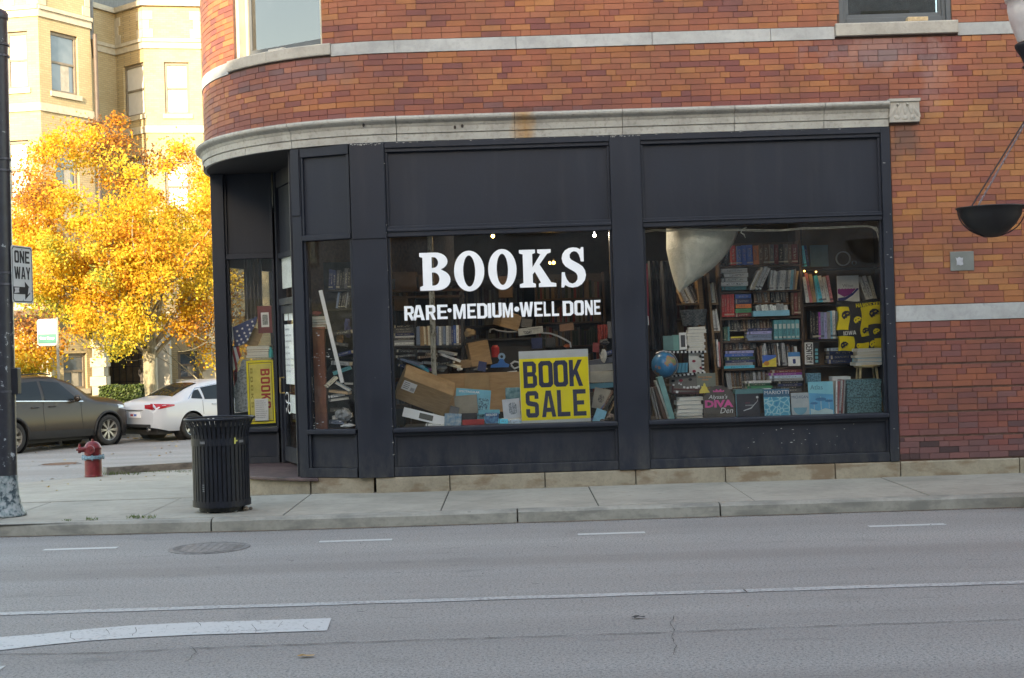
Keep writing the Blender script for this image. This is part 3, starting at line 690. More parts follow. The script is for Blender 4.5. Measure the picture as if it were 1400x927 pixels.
mb.prism([(ARC_C.x+.3,.25),(24,.25),(24,sE.y),(sE.x,sE.y),(A_END.x+.2,A_END.y-.1)]+[(arc(a,2.45).x, arc(a,2.45).y) for a in range(120,0,-10)], 11.2, 11.4)
mb.build('roof', C('flat_roof', (.12,.12,.12), .9), bld)
# ---- moulded stone courses, one object per stone
def sweep(prof, path, name, mat, smooth=False):
    n = len(path); k = len(prof); vs = []
    for p, nm in path:
        for d, z in prof: q = p+nm*d; vs.append((q.x,q.y,z))
    fs = [(i*k+j,(i+1)*k+j,(i+1)*k+(j+1)%k,i*k+(j+1)%k) for i in range(n-1) for j in range(k)]
    fs += [tuple(range(k)), tuple((n-1)*k+j for j in range(k-1,-1,-1))]
    m_ = MB(); m_.add(vs, fs); return m_.build(name, mat, bld)
corn = [(-.02,CB),(.03,CB),(.03,4.195),(.022,4.197),(.022,4.203),(.042,4.206),(.046,4.275),(.055,4.29),(.062,4.31),(.085,4.325),(.105,4.335),(.122,4.352),(.126,4.37),(.118,4.388),(.10,4.396),(-.02,4.402)]
m = M['cornice'] = None
mm = NT('cornice_limestone', .85); co = mm.coord('World'); f = mm.noise(co, 2.4, 8, .7); g2 = mm.noise(co, 24, 5)
base = mm.ramp(f, [(.3, (.235,.225,.205)), (.55, (.335,.325,.30)), (.8, (.40,.39,.365))]); base = mm.mix(mm.ramp(g2, [(.33, (.5,.5,.5)), (.48, (0,0,0))]), base, (.17,.16,.14))
# one orange rust run near x = 0.15
gg = mm.n('NewGeometry'); sp2 = mm.n('SeparateXYZ'); mm.l(gg.outputs['Position'], sp2.inputs[0])
wob = mm.math('MULTIPLY', mm.math('SUBTRACT', mm.noise(co, 7, 4), .5), .16)
dx = mm.math('ABSOLUTE', mm.math('ADD', mm.math('SUBTRACT', sp2.outputs[0], .20), wob)); st = mm.ramp(dx, [(.0, (.85,)*3), (.085, (.55,)*3), (.15, (0,0,0))])
base = mm.mix(st, base, mm.ramp(g2, [(.3, (.26,.13,.045)), (.7, (.36,.21,.08))])); mm.col(base); mm.bump(mm.noise(co, 60, 6, .7), .5, .005); M['cornice'] = mm.m
cj = [ARC_C.x, .105, 1.33, 2.6, 3.62, 4.358]
for a, b in zip(cj, cj[1:]): sweep(corn, flat_path(a+.004, b-.002), 'cornice_stone', M['cornice'])
aj = [0, 27, 43, 62, 84, 105, 126]
for a, b in zip(aj, aj[1:]): sweep(corn, arc_path(a+.08, b-.08, 8), 'cornice_stone', M['cornice'])
# carved end block
mb = MB(); mb.box(4.362, 4.70, -.075, .03, 4.155, 4.40); mb.box(4.352, 4.71, -.095, .03, 4.385, 4.418)
for (x, z, rx_, rz_, a_) in ((4.40,4.28,.030,.085,.5),(4.47,4.30,.028,.070,.2),(4.535,4.30,.028,.072,-.05),(4.60,4.30,.030,.070,-.25),(4.665,4.27,.028,.080,-.55),(4.44,4.205,.040,.030,.3),(4.53,4.20,.045,.028,0),(4.62,4.205,.040,.030,-.3)):
    mb.sphere((0,0,0), (rx_,.016,rz_), 8, 6, Matrix.Translation((x,-.070,z)) @ Matrix.Rotation(a_,4,'Y'))
for x in (4.45, 4.56): mb.cyl((x,-.10,4.36), (x,-.06,4.33), .012)
mb.build('carved_block', M['limestone'], bld)
# grooves of the cornice: iron fixing stubs
mb = MB()
for u, v in ((497,171),(622,174),(632,172)): p = P(u, v, -.055); mb.sphere((p.x,p.y,p.z), (.014,.012,.022), 8, 6)
p = arc(69, R+.05, 4.13); mb.cyl((p.x,p.y,p.z), (p.x,p.y,p.z-.06), .008)
mb.build('iron_stub', C('rust_stub', (.03,.022,.02), .9), bld)
band = [(-.02,5.13),(.018,5.13),(.018,5.27),(-.02,5.272)]
bj = [ARC_C.x, .15, 1.7, 3.05, WX0-.06]
for a, b in zip(bj, bj[1:]): sweep(band, flat_path(a+.003, b-.003), 'band_stone', M['lime_light'])
for a, b in ((WX1+.06,6.4),(6.4,9.0)): sweep(band, flat_path(a+.003, b-.003), 'band_stone', M['lime_light'])
sweep(band, arc_path(0, 15.6, 5), 'band_stone', M['lime_light'])
for a, b in ((50,68),(68.2,88),(88.2,106),(106.2,126)): sweep(band, arc_path(a, b, 8), 'band_stone', M['lime_light'])
belt = [(-.02,1.89),(.016,1.89),(.016,2.07),(-.02,2.072)]
for a, b in ((4.376,5.95),(5.956,7.5),(7.506,9.0)): sweep(belt, flat_path(a, b), 'belt_stone', M['lime_light'])
# projecting end stone of band at the far left of the turret
mb = MB(); q = arc(79, R+.07, 5.14)
# ---- base stones
basep = [(-.10,.06),(.02,.06),(.02,.285),(.012,.298),(-.10,.30)]
for a, b in zip([-1.60,-.757,.326,1.36,2.38,3.63,4.375,5.73,7.1,8.6], [-.757,.326,1.36,2.38,3.63,4.375,5.73,7.1,8.6,9.9]):
    sweep(basep, flat_path(a+.006, b-.006), 'base_stone', M['base_stone'])
# ================================================================ SHOPFRONT
Y0 = 0.0
def panel_box(name, x0, x1, y0, y1, z0, z1, bev=.006, mat=None, parent=None):
    m_ = MB(); m_.box(x0,x1,y0,y1,z0,z1); return m_.build(name, mat or M['paint'], parent or bld, bevel=bev)
Z0, ZT = .30, CB
panel_box('pilaster', -1.785, -1.385, -.035, .14, Z0, ZT-.004)
panel_box('pilaster_board', -1.775, -1.395, -.046, -.0355, 3.02, ZT-.012, .003)
panel_box('pilaster', 1.175, 1.525, -.035, .14, Z0, ZT-.004)
panel_box('end_post', 4.262, 4.366, -.03, .14, Z0, ZT-.004)
def bay(x0, x1, gz0, gz1, glass_label):
    # head rail, upper panel, transom, glass, sill, lower panel, bottom rail; each a part butted against the next
    panel_box('head_rail', x0, x1, -.012, .12, 4.00, ZT-.003)
    panel_box('head_mould', x0, x1, -.034, -.0125, 4.045, ZT-.006, .004)
    panel_box('upper_panel', x0, x1, .03, .075, 3.16, 3.999, .004)
    panel_box('transom_rail', x0, x1, -.012, .12, gz1+.0, 3.159)
    panel_box('transom_mould', x0, x1, -.03, -.0125, gz1+.055, 3.125, .008)
    for a, b in ((x0, x0+.028), (x1-.028, x1)):
        panel_box('panel_stile', a, b, .0, .0295, 3.16, 3.999, .005)
        panel_box('panel_stile', a, b, .0, .0295, .41, .765, .005)
        panel_box('window_stile', a, b, .02, .12, gz0, gz1-.001, .004)
    panel_box('window_sill', x0, x1, -.05, .16, gz0-.055, gz0-.001, .012)
    panel_box('sill_rail', x0, x1, -.005, .12, .766, gz0-.056, .004)
    panel_box('lower_panel', x0, x1, .03, .075, .41, .765, .004)
    panel_box('bottom_rail', x0, x1, -.022, .12, Z0+.003, .409, .008)
    w = empty('shop_window'); w.parent = bld; w['label'] = glass_label
    m_ = MB(); m_.box(x0+.0285, x1-.0285, .066, .072, gz0, gz1-.001); m_.build('window_pane', M['glass'], w)
    return w
W2X = (-1.383, 1.173); W3X = (1.527, 4.260)
win2 = bay(*W2X, .858, 3.035, 'large middle shop window lettered in white')
win3 = bay(*W3X, .858, 3.055, 'large right shop window full of bookshelves')
# masonry-free backing behind panels so no daylight leaks in
mb = MB()
for x0, x1 in (W2X, W3X, (-1.79,-1.38), (1.17,1.53), (4.25,4.375)):
    mb.box(x0, x1, .142, .20, 3.06, ZT+.2)
    mb.box(x0, x1, .142, .20, .0, .80)
for x0, x1 in ((-1.785,-1.385),(1.175,1.525)): mb.box(x0+.01, x1-.01, .142, .20, .80, 3.06)
mb.build('backing', M['soffit'], bld)
# small chord bay left of the first pilaster
def chord_frame(a, b):
    d = (b-a); L = d.length; x = d.normalized(); y = Vector((-x.y, x.x, 0))    # y points into the building
    return frame_m((a.x,a.y,0), x, y, (0,0,1)), L
J = Vector((-2.49, .295, 0)); J2 = Vector((-1.79, .02, 0))
Mf, L = chord_frame(J, J2)
def fbox(name, M4, x0, x1, y0, y1, z0, z1, bev=.005, mat=None, parent=None):
    m_ = MB(); m_.box(x0,x1,y0,y1,z0,z1,M4); return m_.build(name, mat or M['paint'], parent or bld, bevel=bev)
x0, x1 = .11, L-.012
fbox('jamb_post', Mf, -.012, .108, -.01, .12, Z0, ZT-.004)
fbox('jamb_board', Mf, -.008, .10, -.024, -.0105, 3.33, ZT-.02, .004)
fbox('head_rail', Mf, x0, x1, -.01, .12, 4.00, ZT-.004); fbox('upper_panel', Mf, x0, x1, .03, .07, 3.10, 3.999)
fbox('transom_rail', Mf, x0, x1, -.012, .12, 3.035, 3.099); fbox('window_sill', Mf, x0, x1, -.04, .14, .80, .855, .01)
fbox('lower_panel', Mf, x0, x1, .03, .07, .41, .799); fbox('bottom_rail', Mf, x0, x1, -.02, .12, Z0+.003, .409)
for a, b in ((x0, x0+.03), (x1-.03, x1)):
    fbox('panel_stile', Mf, a, b, .0, .029, 3.10, 3.999); fbox('panel_stile', Mf, a, b, .0, .029, .41, .799); fbox('window_stile', Mf, a, b, .02, .12, .856, 3.034)
w1 = empty('shop_window'); w1.parent = bld; w1['label'] = 'narrow shop window between the door and the first pilaster'
m_ = MB(); m_.box(x0+.0305, x1-.0305, .066, .071, .857, 3.033, Mf); m_.build('window_pane', M['glass'], w1)
m_ = MB(); m_.box(x0,x1,.142,.2,3.06,ZT+.2,Mf); m_.box(x0,x1,.142,.2,.0,.80,Mf); m_.build('backing', M['soffit'], bld)
# recessed entrance: jamb return, door, left window, outer post
D0 = Vector((-2.66, 1.50, 0)); D1 = Vector((-3.045, 2.47, 0)); Pp = Vector((-3.83, 2.50, 0))
mb = MB(); 
Mr, Lr = chord_frame(D0, J+Vector((.0,.12,0))); fbox('return_wall', Mr, 0.0, Lr-.0, -.06, .02, Z0, ZT-.003)
Md, Ld = chord_frame(D1, D0)
FL = .30
fbox('door_post', Md, -.05, .03, -.02, .10, FL, ZT-.003, .006); fbox('door_post', Md, Ld-.10, Ld, -.01, .10, FL, ZT-.003, .006)
fbox('door_head', Md, .031, Ld-.101, .0, .10, 3.9, ZT-.003); fbox('upper_panel', Md, .031, Ld-.101, .03, .07, 3.045, 3.899)
fbox('transom_rail', Md, .031, Ld-.101, -.005, .09, 2.975, 3.044); fbox('transom_rail', Md, .031, Ld-.101, -.008, .09, 2.36, 2.45)
tw = empty('transom_window'); tw.parent = bld; m_ = MB(); m_.box(.032, Ld-.102, .04, .045, 2.451, 2.974, Md); m_.build('window_pane', M['door_glass'], tw)
door = empty('door'); door.parent = bld; door['label'] = 'dark glazed shop door set back in the corner entrance'
for a in ((.035,.105,FL+.03,2.355),(Ld-.20,Ld-.105,FL+.03,2.355)): fbox('door_stile', Md, a[0],a[1],.015,.06,a[2],a[3], .004, M['paint'], door)
fbox('door_rail', Md, .106, Ld-.201, .015, .06, 2.25, 2.355, .004, M['paint'], door); fbox('door_rail', Md, .106, Ld-.201, .015, .06, FL+.03, .52, .004, M['paint'], door)
m_ = MB(); m_.box(.106, Ld-.201, .035, .040, .521, 2.249, Md); m_.build('window_pane', M['door_glass'], door)
m_ = MB(); a = Md @ Vector((.115,-.04,1.22)); b = Md @ Vector((.115,-.04,1.42)); m_.tube([Md @ Vector((.115,.015,1.22)), a, b, Md @ Vector((.115,.015,1.42))], .012); m_.build('handle', C('brass', (.35,.25,.10), .35, .8), door)
Mw, Lw = chord_frame(Pp, D1)
fbox('outer_post', Mw, -.07, .10, -.03, .14, Z0-.02, ZT-.003, .006)
x0, x1 = .10, Lw-.052
fbox('upper_panel', Mw, x0, x1, .03, .07, 3.06, ZT-.003); fbox('transom_rail', Mw, x0, x1, -.01, .10, 2.99, 3.059)
fbox('window_sill', Mw, x0, x1, -.03, .12, .71, .765, .01); fbox('lower_panel', Mw, x0, x1, .03, .07, .385, .709); fbox('bottom_rail', Mw, x0, x1, -.015, .10, Z0, .384)
for a, b in ((x0, x0+.03), (x1-.03, x1)):
    fbox('panel_stile', Mw, a, b, .0, .029, 3.06, ZT-.003); fbox('panel_stile', Mw, a, b, .0, .029, .385, .709); fbox('window_stile', Mw, a, b, .02, .10, .766, 2.989)
w0 = empty('shop_window'); w0.parent = bld; w0['label'] = 'entrance side window with a flag behind it'
m_ = MB(); m_.box(x0+.0305, x1-.0305, .06, .065, .767, 2.988, Mw); m_.build('window_pane', M['glass'], w0)
# window round the corner on the side street (seen through the entrance window)
mb = MB()
a0 = Pp+Vector((-.02,.16,0)); a1 = Vector((A_END.x, A_END.y, 0))
Ms, Ls = chord_frame(a1, a0)
fbox('side_panel', Ms, 0, Ls, .0, .06, Z0-.4, .95); fbox('side_panel', Ms, 0, Ls, 0, .06, 2.9, ZT-.003); fbox('side_post', Ms, 0, .10, -.01, .10, .951, 2.899); fbox('side_post', Ms, Ls-.1, Ls, -.01, .10, .951, 2.899)
m_ = MB(); m_.box(.101, Ls-.101, .03, .035, .951, 2.899, Ms); m_.build('window_pane', M['glass'], tw)
# soffit under the turret, entrance floor and step
poly = [(arc(a, R-.01).x, arc(a, R-.01).y) for a in range(25, 127, 4)]
mb = MB(); mb.prism([(-2.35,.25)]+poly+[(A_END.x+1.2,A_END.y)], CB-.002, CB+.03); mb.build('soffit', M['soffit'], bld)
stp = [(arc(a, R+.07).x, arc(a, R+.07).y) for a in range(24, 96, 3)]
mb = MB(); mb.prism([(-2.28,.16)]+stp+[(-3.9,2.75),(-2.3,2.75)], .262, .300); mb.build('step', C('worn_step', (.075,.045,.045), .6, var=.5, scale=8), bld, bevel=.008)
st2 = [(arc(a, R+.02).x, arc(a, R+.02).y) for a in range(19, 96, 4)]
mb = MB(); mb.prism([(-1.62,.3)]+[(arc(a, R+.018).x, arc(a, R+.018).y) for a in (8.2,12,16,20,24.5)]+[(-2.30,.45)], .06, .298); mb.build('base_stone', M['base_stone'], bld)
mb = MB(); mb.prism([(-2.31,.45)]+[(arc(a, R+.018).x, arc(a, R+.018).y) for a in range(25, 96, 5)]+[(-3.6,2.7)], .0, .2615); mb.build('base_stone', M['base_stone'], bld)
# ---- lettering on the middle window
GY = .0635
def put(me, name, parent, p, rot=(0,0,0)):
    o = bpy.data.objects.new(name, me); col.objects.link(o); o.parent = parent; o.location = p; o.rotation_euler = rot; return o
def zoom5(x, y): return 500+x/3.089, 300+y/3.089
def letter_at(polys, box, edge=True, font_h=None):
    x0, y0, x1, y1 = box; um, vm = (x0+x1)/2, (y0+y1)/2
    a = P(*zoom5(x0, vm), GY); b = P(*zoom5(x1, vm), GY); t = P(*zoom5(um, y0), GY); d = P(*zoom5(um, y1), GY)
    w, h = b.x-a.x, t.z-d.z; c = P(*zoom5(um, vm), GY); tr = Matrix.Translation((c.x-w/2, 0, c.z-h/2))
    return tr, w, h
def slabS():
    return [[(.93,1.0),(.84,1.0),(.80,.945),(.68,.985),(.52,1.0),(.36,.985),(.20,.93),(.10,.84),(.06,.73),(.10,.62),(.20,.53),(.36,.46),(.52,.40),(.62,.35),(.67,.28),(.66,.19),(.58,.12),(.46,.09),(.33,.12),(.24,.20),(.18,.31),(.17,.38),(.05,.38),(.02,.0),(.12,.0),(.17,.06),(.30,.01),(.47,-.01),(.66,.01),(.83,.07),(.95,.17),(1.0,.29),(.97,.41),(.88,.51),(.74,.58),(.56,.645),(.44,.69),(.38,.74),(.38,.82),(.45,.88),(.55,.905),(.66,.885),(.74,.82),(.79,.72),(.81,.64),(.93,.64)]]
def scaled(me_list): return me_list
big = [('B',(228,140,357,300)), ('O',(373,132,501,304)), ('O',(517,125,637,297)), ('K',(649,127,803,286)), ('S',(822,118,929,286))]
for ch, bx in big:
    tr, w, h = letter_at(None, bx)
    polys = SL[ch] if ch != 'S' else slabS()
    for dy, mat, off, nm in ((-.0042, M['letter'], 0, 'letter'), (-.0018, M['letter_edge'], .008, 'letter_drop_edge')):  # black drop edge painted behind each white letter
        m4 = Matrix.Translation((off, GY+dy, -off)) @ tr @ UP @ Matrix.Diagonal((w, h, 1, 1))
        put(fill(nm, polys, mat, .0012, m4), nm, win2, (0,0,0))
small = [('R',163,205,366,427),('A',197,249,362,426),('R',254,296,362,424),('E',302,346,360,421),('M',370,422,358,420),('E',429,466,356,418),('D',471,514,354,418),('I',516,530,354,416),('U',534,574,352,414),('M',578,622,352,414),
         ('W',650,707,349,411),('E',712,747,348,410),('L',752,780,347,409),('L',786,816,346,408),('D',832,877,344,407),('O',881,921,342,405),('N',926,959,341,404),('E',964,992,340,402)]
for ch, xa, xb, ya, yb in small:
    tr, w, h = letter_at(None, (xa,ya,xb,yb))
    put(fill('letter', GL[ch], M['letter'], .0012, Matrix.Translation((0,GY-.003,0)) @ tr @ UP @ Matrix.Diagonal((w,h,1,1))), 'letter', win2, (0,0,0))
for xa, ya, r in ((354,384,9),(638,379,11)):
    tr, w, h = letter_at(None, (xa-r,ya-r,xa+r,ya+r))
    put(fill('dot', [arcp(.5,.5,.5,.5,0,345,15)], M['letter'], .0012, Matrix.Translation((0,GY-.003,0)) @ tr @ UP @ Matrix.Diagonal((w,h,1,1))), 'letter_dot', win2, (0,0,0))
# ---- upper windows
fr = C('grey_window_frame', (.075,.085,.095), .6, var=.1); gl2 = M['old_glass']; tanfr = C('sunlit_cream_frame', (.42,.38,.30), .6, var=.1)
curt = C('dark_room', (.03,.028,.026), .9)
def upper_window(M4, w, h, back, jamb_mat, roomc, lab):
    t = empty('sash_window'); t.parent = bld; t['label'] = lab
    def b(name, x0,x1,y0,y1,z0,z1, mat): m_ = MB(); m_.box(x0,x1,y0,y1,z0,z1,M4); m_.build(name, mat, t, bevel=.004)
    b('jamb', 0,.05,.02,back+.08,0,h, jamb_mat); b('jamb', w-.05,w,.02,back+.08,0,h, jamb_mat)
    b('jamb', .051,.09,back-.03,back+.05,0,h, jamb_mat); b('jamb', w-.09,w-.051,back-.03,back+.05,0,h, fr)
    b('bottom_rail', .091,w-.091,back-.03,back+.05,0.0,.07, fr); b('sash_rail', .091,w-.091,back-.005,back+.04,.0705,.115, fr)
    b('sash_rail', .091,w-.091,back-.005,back+.04,h*.5,h*.5+.05, fr); b('head', .051,w-.051,.03,back+.08,h-.05,h-.001, fr)
    for x in (.091, w-.126): b('sash_stile', x,x+.035,back-.005,back+.04,.116,h*.5-.001, fr)
    m_ = MB(); m_.box(.127,w-.127,back+.01,back+.016,.116,h*.5-.001,M4); m_.box(.095,w-.095,back+.01,back+.016,h*.5+.051,h-.051,M4); m_.build('window_pane', gl2, t)
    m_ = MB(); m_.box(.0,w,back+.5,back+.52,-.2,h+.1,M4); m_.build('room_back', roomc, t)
    return t
a, b = arc(PW1, R-.02), arc(PW0, R-.02); Mu, Lu = chord_frame(Vector((a.x,a.y,0)), Vector((b.x,b.y,0)))
uw = upper_window(Mu @ Matrix.Translation((0,0,5.285)), Lu, 1.86, .16, tanfr, C('pale_room', (.30,.30,.29), .9), 'turret sash window reflecting blue sky')
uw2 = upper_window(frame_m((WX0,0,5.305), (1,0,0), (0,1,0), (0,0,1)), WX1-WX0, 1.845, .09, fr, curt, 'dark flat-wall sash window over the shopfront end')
m_ = MB(); m_.box(WX0, WX1, -.0, .3, 5.25, 5.30); m_.build('sill_bed', M['mortar'], bld)
sill = [(-.25,5.155),(.055,5.155),(.060,5.16),(.060,5.285),(.052,5.298),(-.25,5.30)]
sweep(sill, flat_path(WX0-.055, WX1+.055), 'sill_stone', M['limestone'])
sill2 = [(-.55,5.15),(.035,5.15),(.040,5.16),(.040,5.27),(.032,5.28),(-.55,5.282)]
sweep(sill2, arc_path(15.7, 34, 6), 'sill_stone', M['limestone']); sweep(sill2, arc_path(34.1, 49.9, 6), 'sill_stone', M['limestone'])
# dirt settled in the gutter
m_ = MB(); vs = []; n_ = 160
for i in range(n_+1):
    x = -11+23*i/n_; y = kerb_y(x)-.158; vs += [(x,y,.0045),(x,y-.03-.05*abs(noise.noise(Vector((x*.9,0,5))))-.012*random.random(),.0045)]
m_.add(vs, [(i*2,i*2+1,i*2+3,i*2+2) for i in range(n_)]); o = m_.build('gutter_dirt', C('gutter_silt', (.15,.105,.07), .95, var=.5, scale=9, kind='World'), road); o['kind'] = 'stuff'
rnd = random.Random(12); m_ = MB()
for _ in range(900):
    x = rnd.uniform(-9,7); y = kerb_y(x)-.165-abs(rnd.gauss(0,.10)) if rnd.random() < .7 else rnd.uniform(-7.5,-2.2); s = rnd.uniform(.002,.007); a = rnd.random()*6
    m_.add([(x+s*math.cos(a),y+s*math.sin(a),.004),(x+s*math.cos(a+2.1),y+s*math.sin(a+2.1),.004),(x+s*math.cos(a+4.2),y+s*math.sin(a+4.2),.004),(x,y,.004+s)], [(0,1,3),(1,2,3),(2,0,3)])
o = m_.build('grit', C('road_grit', (.16,.14,.12), .9, var=.6, scale=3, kind='World'), road); o['kind'] = 'stuff'
# flaked paint edges along the tops of the posts
m_ = MB(); rnd = random.Random(3)
def chips(x0, x1, y, z, n, sp=.012):
    for _ in range(n):
        x = rnd.uniform(x0,x1); zz = z+rnd.gauss(0,sp*.5); s = rnd.uniform(.003,.013); k = rnd.randint(4,6)
        m_.xz([(x+s*rnd.uniform(.6,1.6)*math.cos(6.283*i/k), zz+s*rnd.uniform(.25,.6)*math.sin(6.283*i/k)) for i in range(k)], y-.0015, y)
chips(-1.775,-1.395,-.0465,4.095,34); chips(1.18,1.52,-.0355,4.10,30); chips(-1.38,1.17,-.0345,4.105,22,.006); chips(1.53,4.2,-.0345,4.105,16,.006)
for z in [rnd.uniform(.4,4) for _ in range(16)]: chips(-1.39,-1.384,-.0365,z,1)
for z in [rnd.uniform(.4,4) for _ in range(14)]: chips(4.27,4.36,-.0305,z,1)
for x in [rnd.gauss(3.3,.35) for _ in range(26)]: chips(x,x+.01,.0295,.6+rnd.gauss(0,.12),1)
o = m_.build('paint_chips', C('bare_undercoat', (.30,.30,.29), .8), bld); o['kind'] = 'stuff'
# fallen leaves drifted on the verge, in the gutter and on the corner
rnd = random.Random(9); m_ = MB()
def strew(n, fn, s0=.05):
    for _ in range(n):
        p = fn(); a = rnd.uniform(0,6.28); s = s0*rnd.uniform(.6,1.2); dx, dy = math.cos(a)*s, math.sin(a)*s; m_.tone = rnd.random()
        m_.add([(p.x-dx,p.y-dy,p.z+.006),(p.x+dy*.6,p.y-dx*.6,p.z+.012+rnd.random()*.02),(p.x+dx,p.y+dy,p.z+.008),(p.x-dy*.6,p.y+dx*.6,p.z+.015)], [(0,1,2,3)])
def on_strip(t0,t1,n0,n1,dz): 
    def f(): q = SS(rnd.uniform(t0,t1), rnd.uniform(n0,n1)); q.z += dz; return q
    return f
strew(1500, on_strip(4,24,13.7,16.0,.125), .07); strew(420, on_strip(4,22,12.7,13.45,.0), .06); strew(90, on_strip(0,14,1,12.5,.0), .045); strew(26, on_strip(-4,3,-2.6,-.2,.135), .03)
fl_ = NT('strewn_leaf', .8); at = fl_.n('Attribute'); at.attribute_name = 'tone'; fl_.col(fl_.ramp(at.outputs['Fac'], [(0,(.12,.06,.02)),(.5,(.36,.20,.035)),(1,(.48,.34,.06))])); o = m_.build('fallen_leaves', fl_.m, tones=True); tag(o, 'yellow and brown leaves strewn along the side street verge and gutter', 'leaves', kind='stuff')
# small metal plate on the brick
p = P(1315, 357, -.006); m_ = MB(); m_.box(p.x-.135,p.x+.135,-.018,-.006,p.z-.11,p.z+.11); pl = m_.build('wall_plate', C('dull_zinc', (.17,.18,.17), .55, .4, var=.15), bevel=.004)
tag(pl, 'small grey metal plate with a white sticker on the brick wall', 'wall plate')
m_ = MB(); m_.prism([(p.x-.07,-.0),(p.x-.01,-.0),(p.x,.0),(p.x-.02,.0)], 0, .0)
stk = [(p.x-.075,p.z+.045),(p.x-.055,p.z+.03),(p.x-.035,p.z+.05),(p.x-.01,p.z+.035),(p.x+.012,p.z+.04),(p.x+.004,p.z+.0),(p.x+.012,p.z-.04),(p.x-.02,p.z-.05),(p.x-.05,p.z-.04),(p.x-.066,p.z-.05),(p.x-.06,p.z+.0)]
m_ = MB(); m_.xz(stk, -.0205, -.0185); m_.build('sticker', C('torn_sticker', (.33,.34,.37), .7, var=.15, scale=30), pl)
# loose blocks on the two upper sills
for (u0,v0,u1,v1,Y,lab,c) in ((367,70,394,61,.42,'loose pale block wedged on the turret window sill',(.42,.40,.36)), (1239,29.5,1267,24,.03,'loose tan brick lying on the sill of the dark upper window',(.45,.33,.20))):
    a = P(u0,v0,Y); b = P(u1,v1,Y); m_ = MB(); zz = 5.284 if Y > .1 else 5.302
    m_.box(a.x, b.x, 0, .09, 0, .05); o = m_.build('loose_brick', C('loose_'+('a' if Y > .1 else 'b'), c, .9, var=.3, scale=25), bevel=.006)
    if Y > .1: o.matrix_world = Matrix.Translation((0,0,0)); o.location = (0,0,0); o.data.transform(Matrix.Translation((-(a.x+b.x)/2,0,0))); cc = Vector(arc(33.5, R-.10)); o.location = (cc.x, cc.y, zz); o.rotation_euler = (0,0,math.radians(-32))
    else: o.location = (0,-.03,zz)
    tag(o, lab, 'brick')
# ================================================================ ROOM BEHIND THE GLASS
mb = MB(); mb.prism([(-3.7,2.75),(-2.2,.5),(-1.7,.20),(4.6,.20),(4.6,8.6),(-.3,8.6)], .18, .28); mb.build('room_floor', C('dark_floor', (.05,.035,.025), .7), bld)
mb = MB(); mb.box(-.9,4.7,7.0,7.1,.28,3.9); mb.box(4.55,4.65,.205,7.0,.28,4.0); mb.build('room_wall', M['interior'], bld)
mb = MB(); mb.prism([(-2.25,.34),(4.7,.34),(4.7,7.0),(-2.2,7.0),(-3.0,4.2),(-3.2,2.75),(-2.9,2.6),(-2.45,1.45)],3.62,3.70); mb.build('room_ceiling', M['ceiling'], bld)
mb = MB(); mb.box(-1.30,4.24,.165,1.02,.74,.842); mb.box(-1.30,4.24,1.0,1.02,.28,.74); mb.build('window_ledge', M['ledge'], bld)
mb = MB(); mb.box(L*0,.75,.15,.6,.72,.80,Mf); mb.build('window_ledge', M['ledge'], bld)
mb = MB(); mb.box(.12,.72,.125,.5,.66,.755,Mw); mb.build('window_ledge', M['ledge'], bld)
def z5(x, y): return zoom5(x, y)
def z6(x, y): return 860+x/2.989, 290+y/2.989
ORD = ['first','second','third','fourth','fifth','sixth','seventh','eighth','ninth','tenth','eleventh','twelfth','thirteenth','fourteenth','fifteenth','sixteenth','seventeenth','eighteenth','nineteenth','twentieth','twenty-first','twenty-second','twenty-third','twenty-fourth','twenty-fifth','twenty-sixth']
COLS = {'white':(.55,.56,.55),'cream':(.50,.46,.36),'grey':(.26,.27,.28),'dark grey':(.07,.07,.075),'black':(.016,.016,.018),'blue':(.03,.10,.36),'navy':(.018,.03,.10),'light blue':(.16,.42,.60),'cyan':(.05,.42,.62),
 'red':(.42,.025,.025),'dark red':(.14,.02,.022),'orange':(.50,.13,.03),'brown':(.10,.05,.028),'tan':(.36,.24,.13),'green':(.03,.20,.09),'dark green':(.02,.07,.045),'teal':(.05,.22,.25),'pink':(.46,.16,.17),'purple':(.24,.04,.27),'lilac':(.30,.30,.52),'yellow':(.62,.46,.05),'slate blue':(.15,.20,.30),'pale blue':(.36,.46,.55)}
COLS = {k: tuple(min(.85, x*1.5) for x in v) for k, v in COLS.items()}
def unit_book(kind):
    b = MB()
    if kind == 'up':      # spine faces -Y, width X, height Z, base at z=0, front at y=0
        b.box(-.5,.5,0,.05,0,1); b.box(-.5,-.42,.05,1,0,1); b.box(.42,.5,.05,1,0,1)
        b.mi = 1; b.box(-.419,.419,.051,.97,.02,.975)
        b.mi = 0; b.add([(-.5,0,0),(.5,0,0),(.42,-.035,0),(-.42,-.035,0),(-.5,0,1),(.5,0,1),(.42,-.035,1),(-.42,-.035,1)], [(3,2,6,7),(2,1,5,6),(0,3,7,4),(4,7,6,5)])
    elif kind == 'lie':   # spine faces -Y, long side X, thickness Z
        b.box(-.5,.5,0,.05,0,1); b.box(-.5,.5,.05,1,0,.08); b.box(-.5,.5,.05,1,.92,1)
        b.mi = 1; b.box(-.485,.485,.051,.98,.081,.919)
    elif kind == 'edge':  # page edges face -Y
        b.box(-.5,.5,0,1,0,.09); b.box(-.5,.5,0,1,.91,1); b.box(-.5,.5,.95,1,.09,.91)
        b.mi = 1; b.box(-.475,.485,.02,.949,.091,.909)
    elif kind == 'face':  # front cover faces -Y
        b.box(-.5,.5,0,.12,0,1); b.box(-.5,.5,.88,1,0,1); b.box(-.5,-.46,.12,.88,0,1)
        b.mi = 1; b.box(-.459,.475,.121,.879,.012,.988)
    return b.mesh('book', [M['spine_v'] if kind == 'up' else M['spine_h'] if kind == 'lie' else M['plain'], M['pages']])
UB = {k: unit_book(k) for k in ('up','lie','edge','face')}
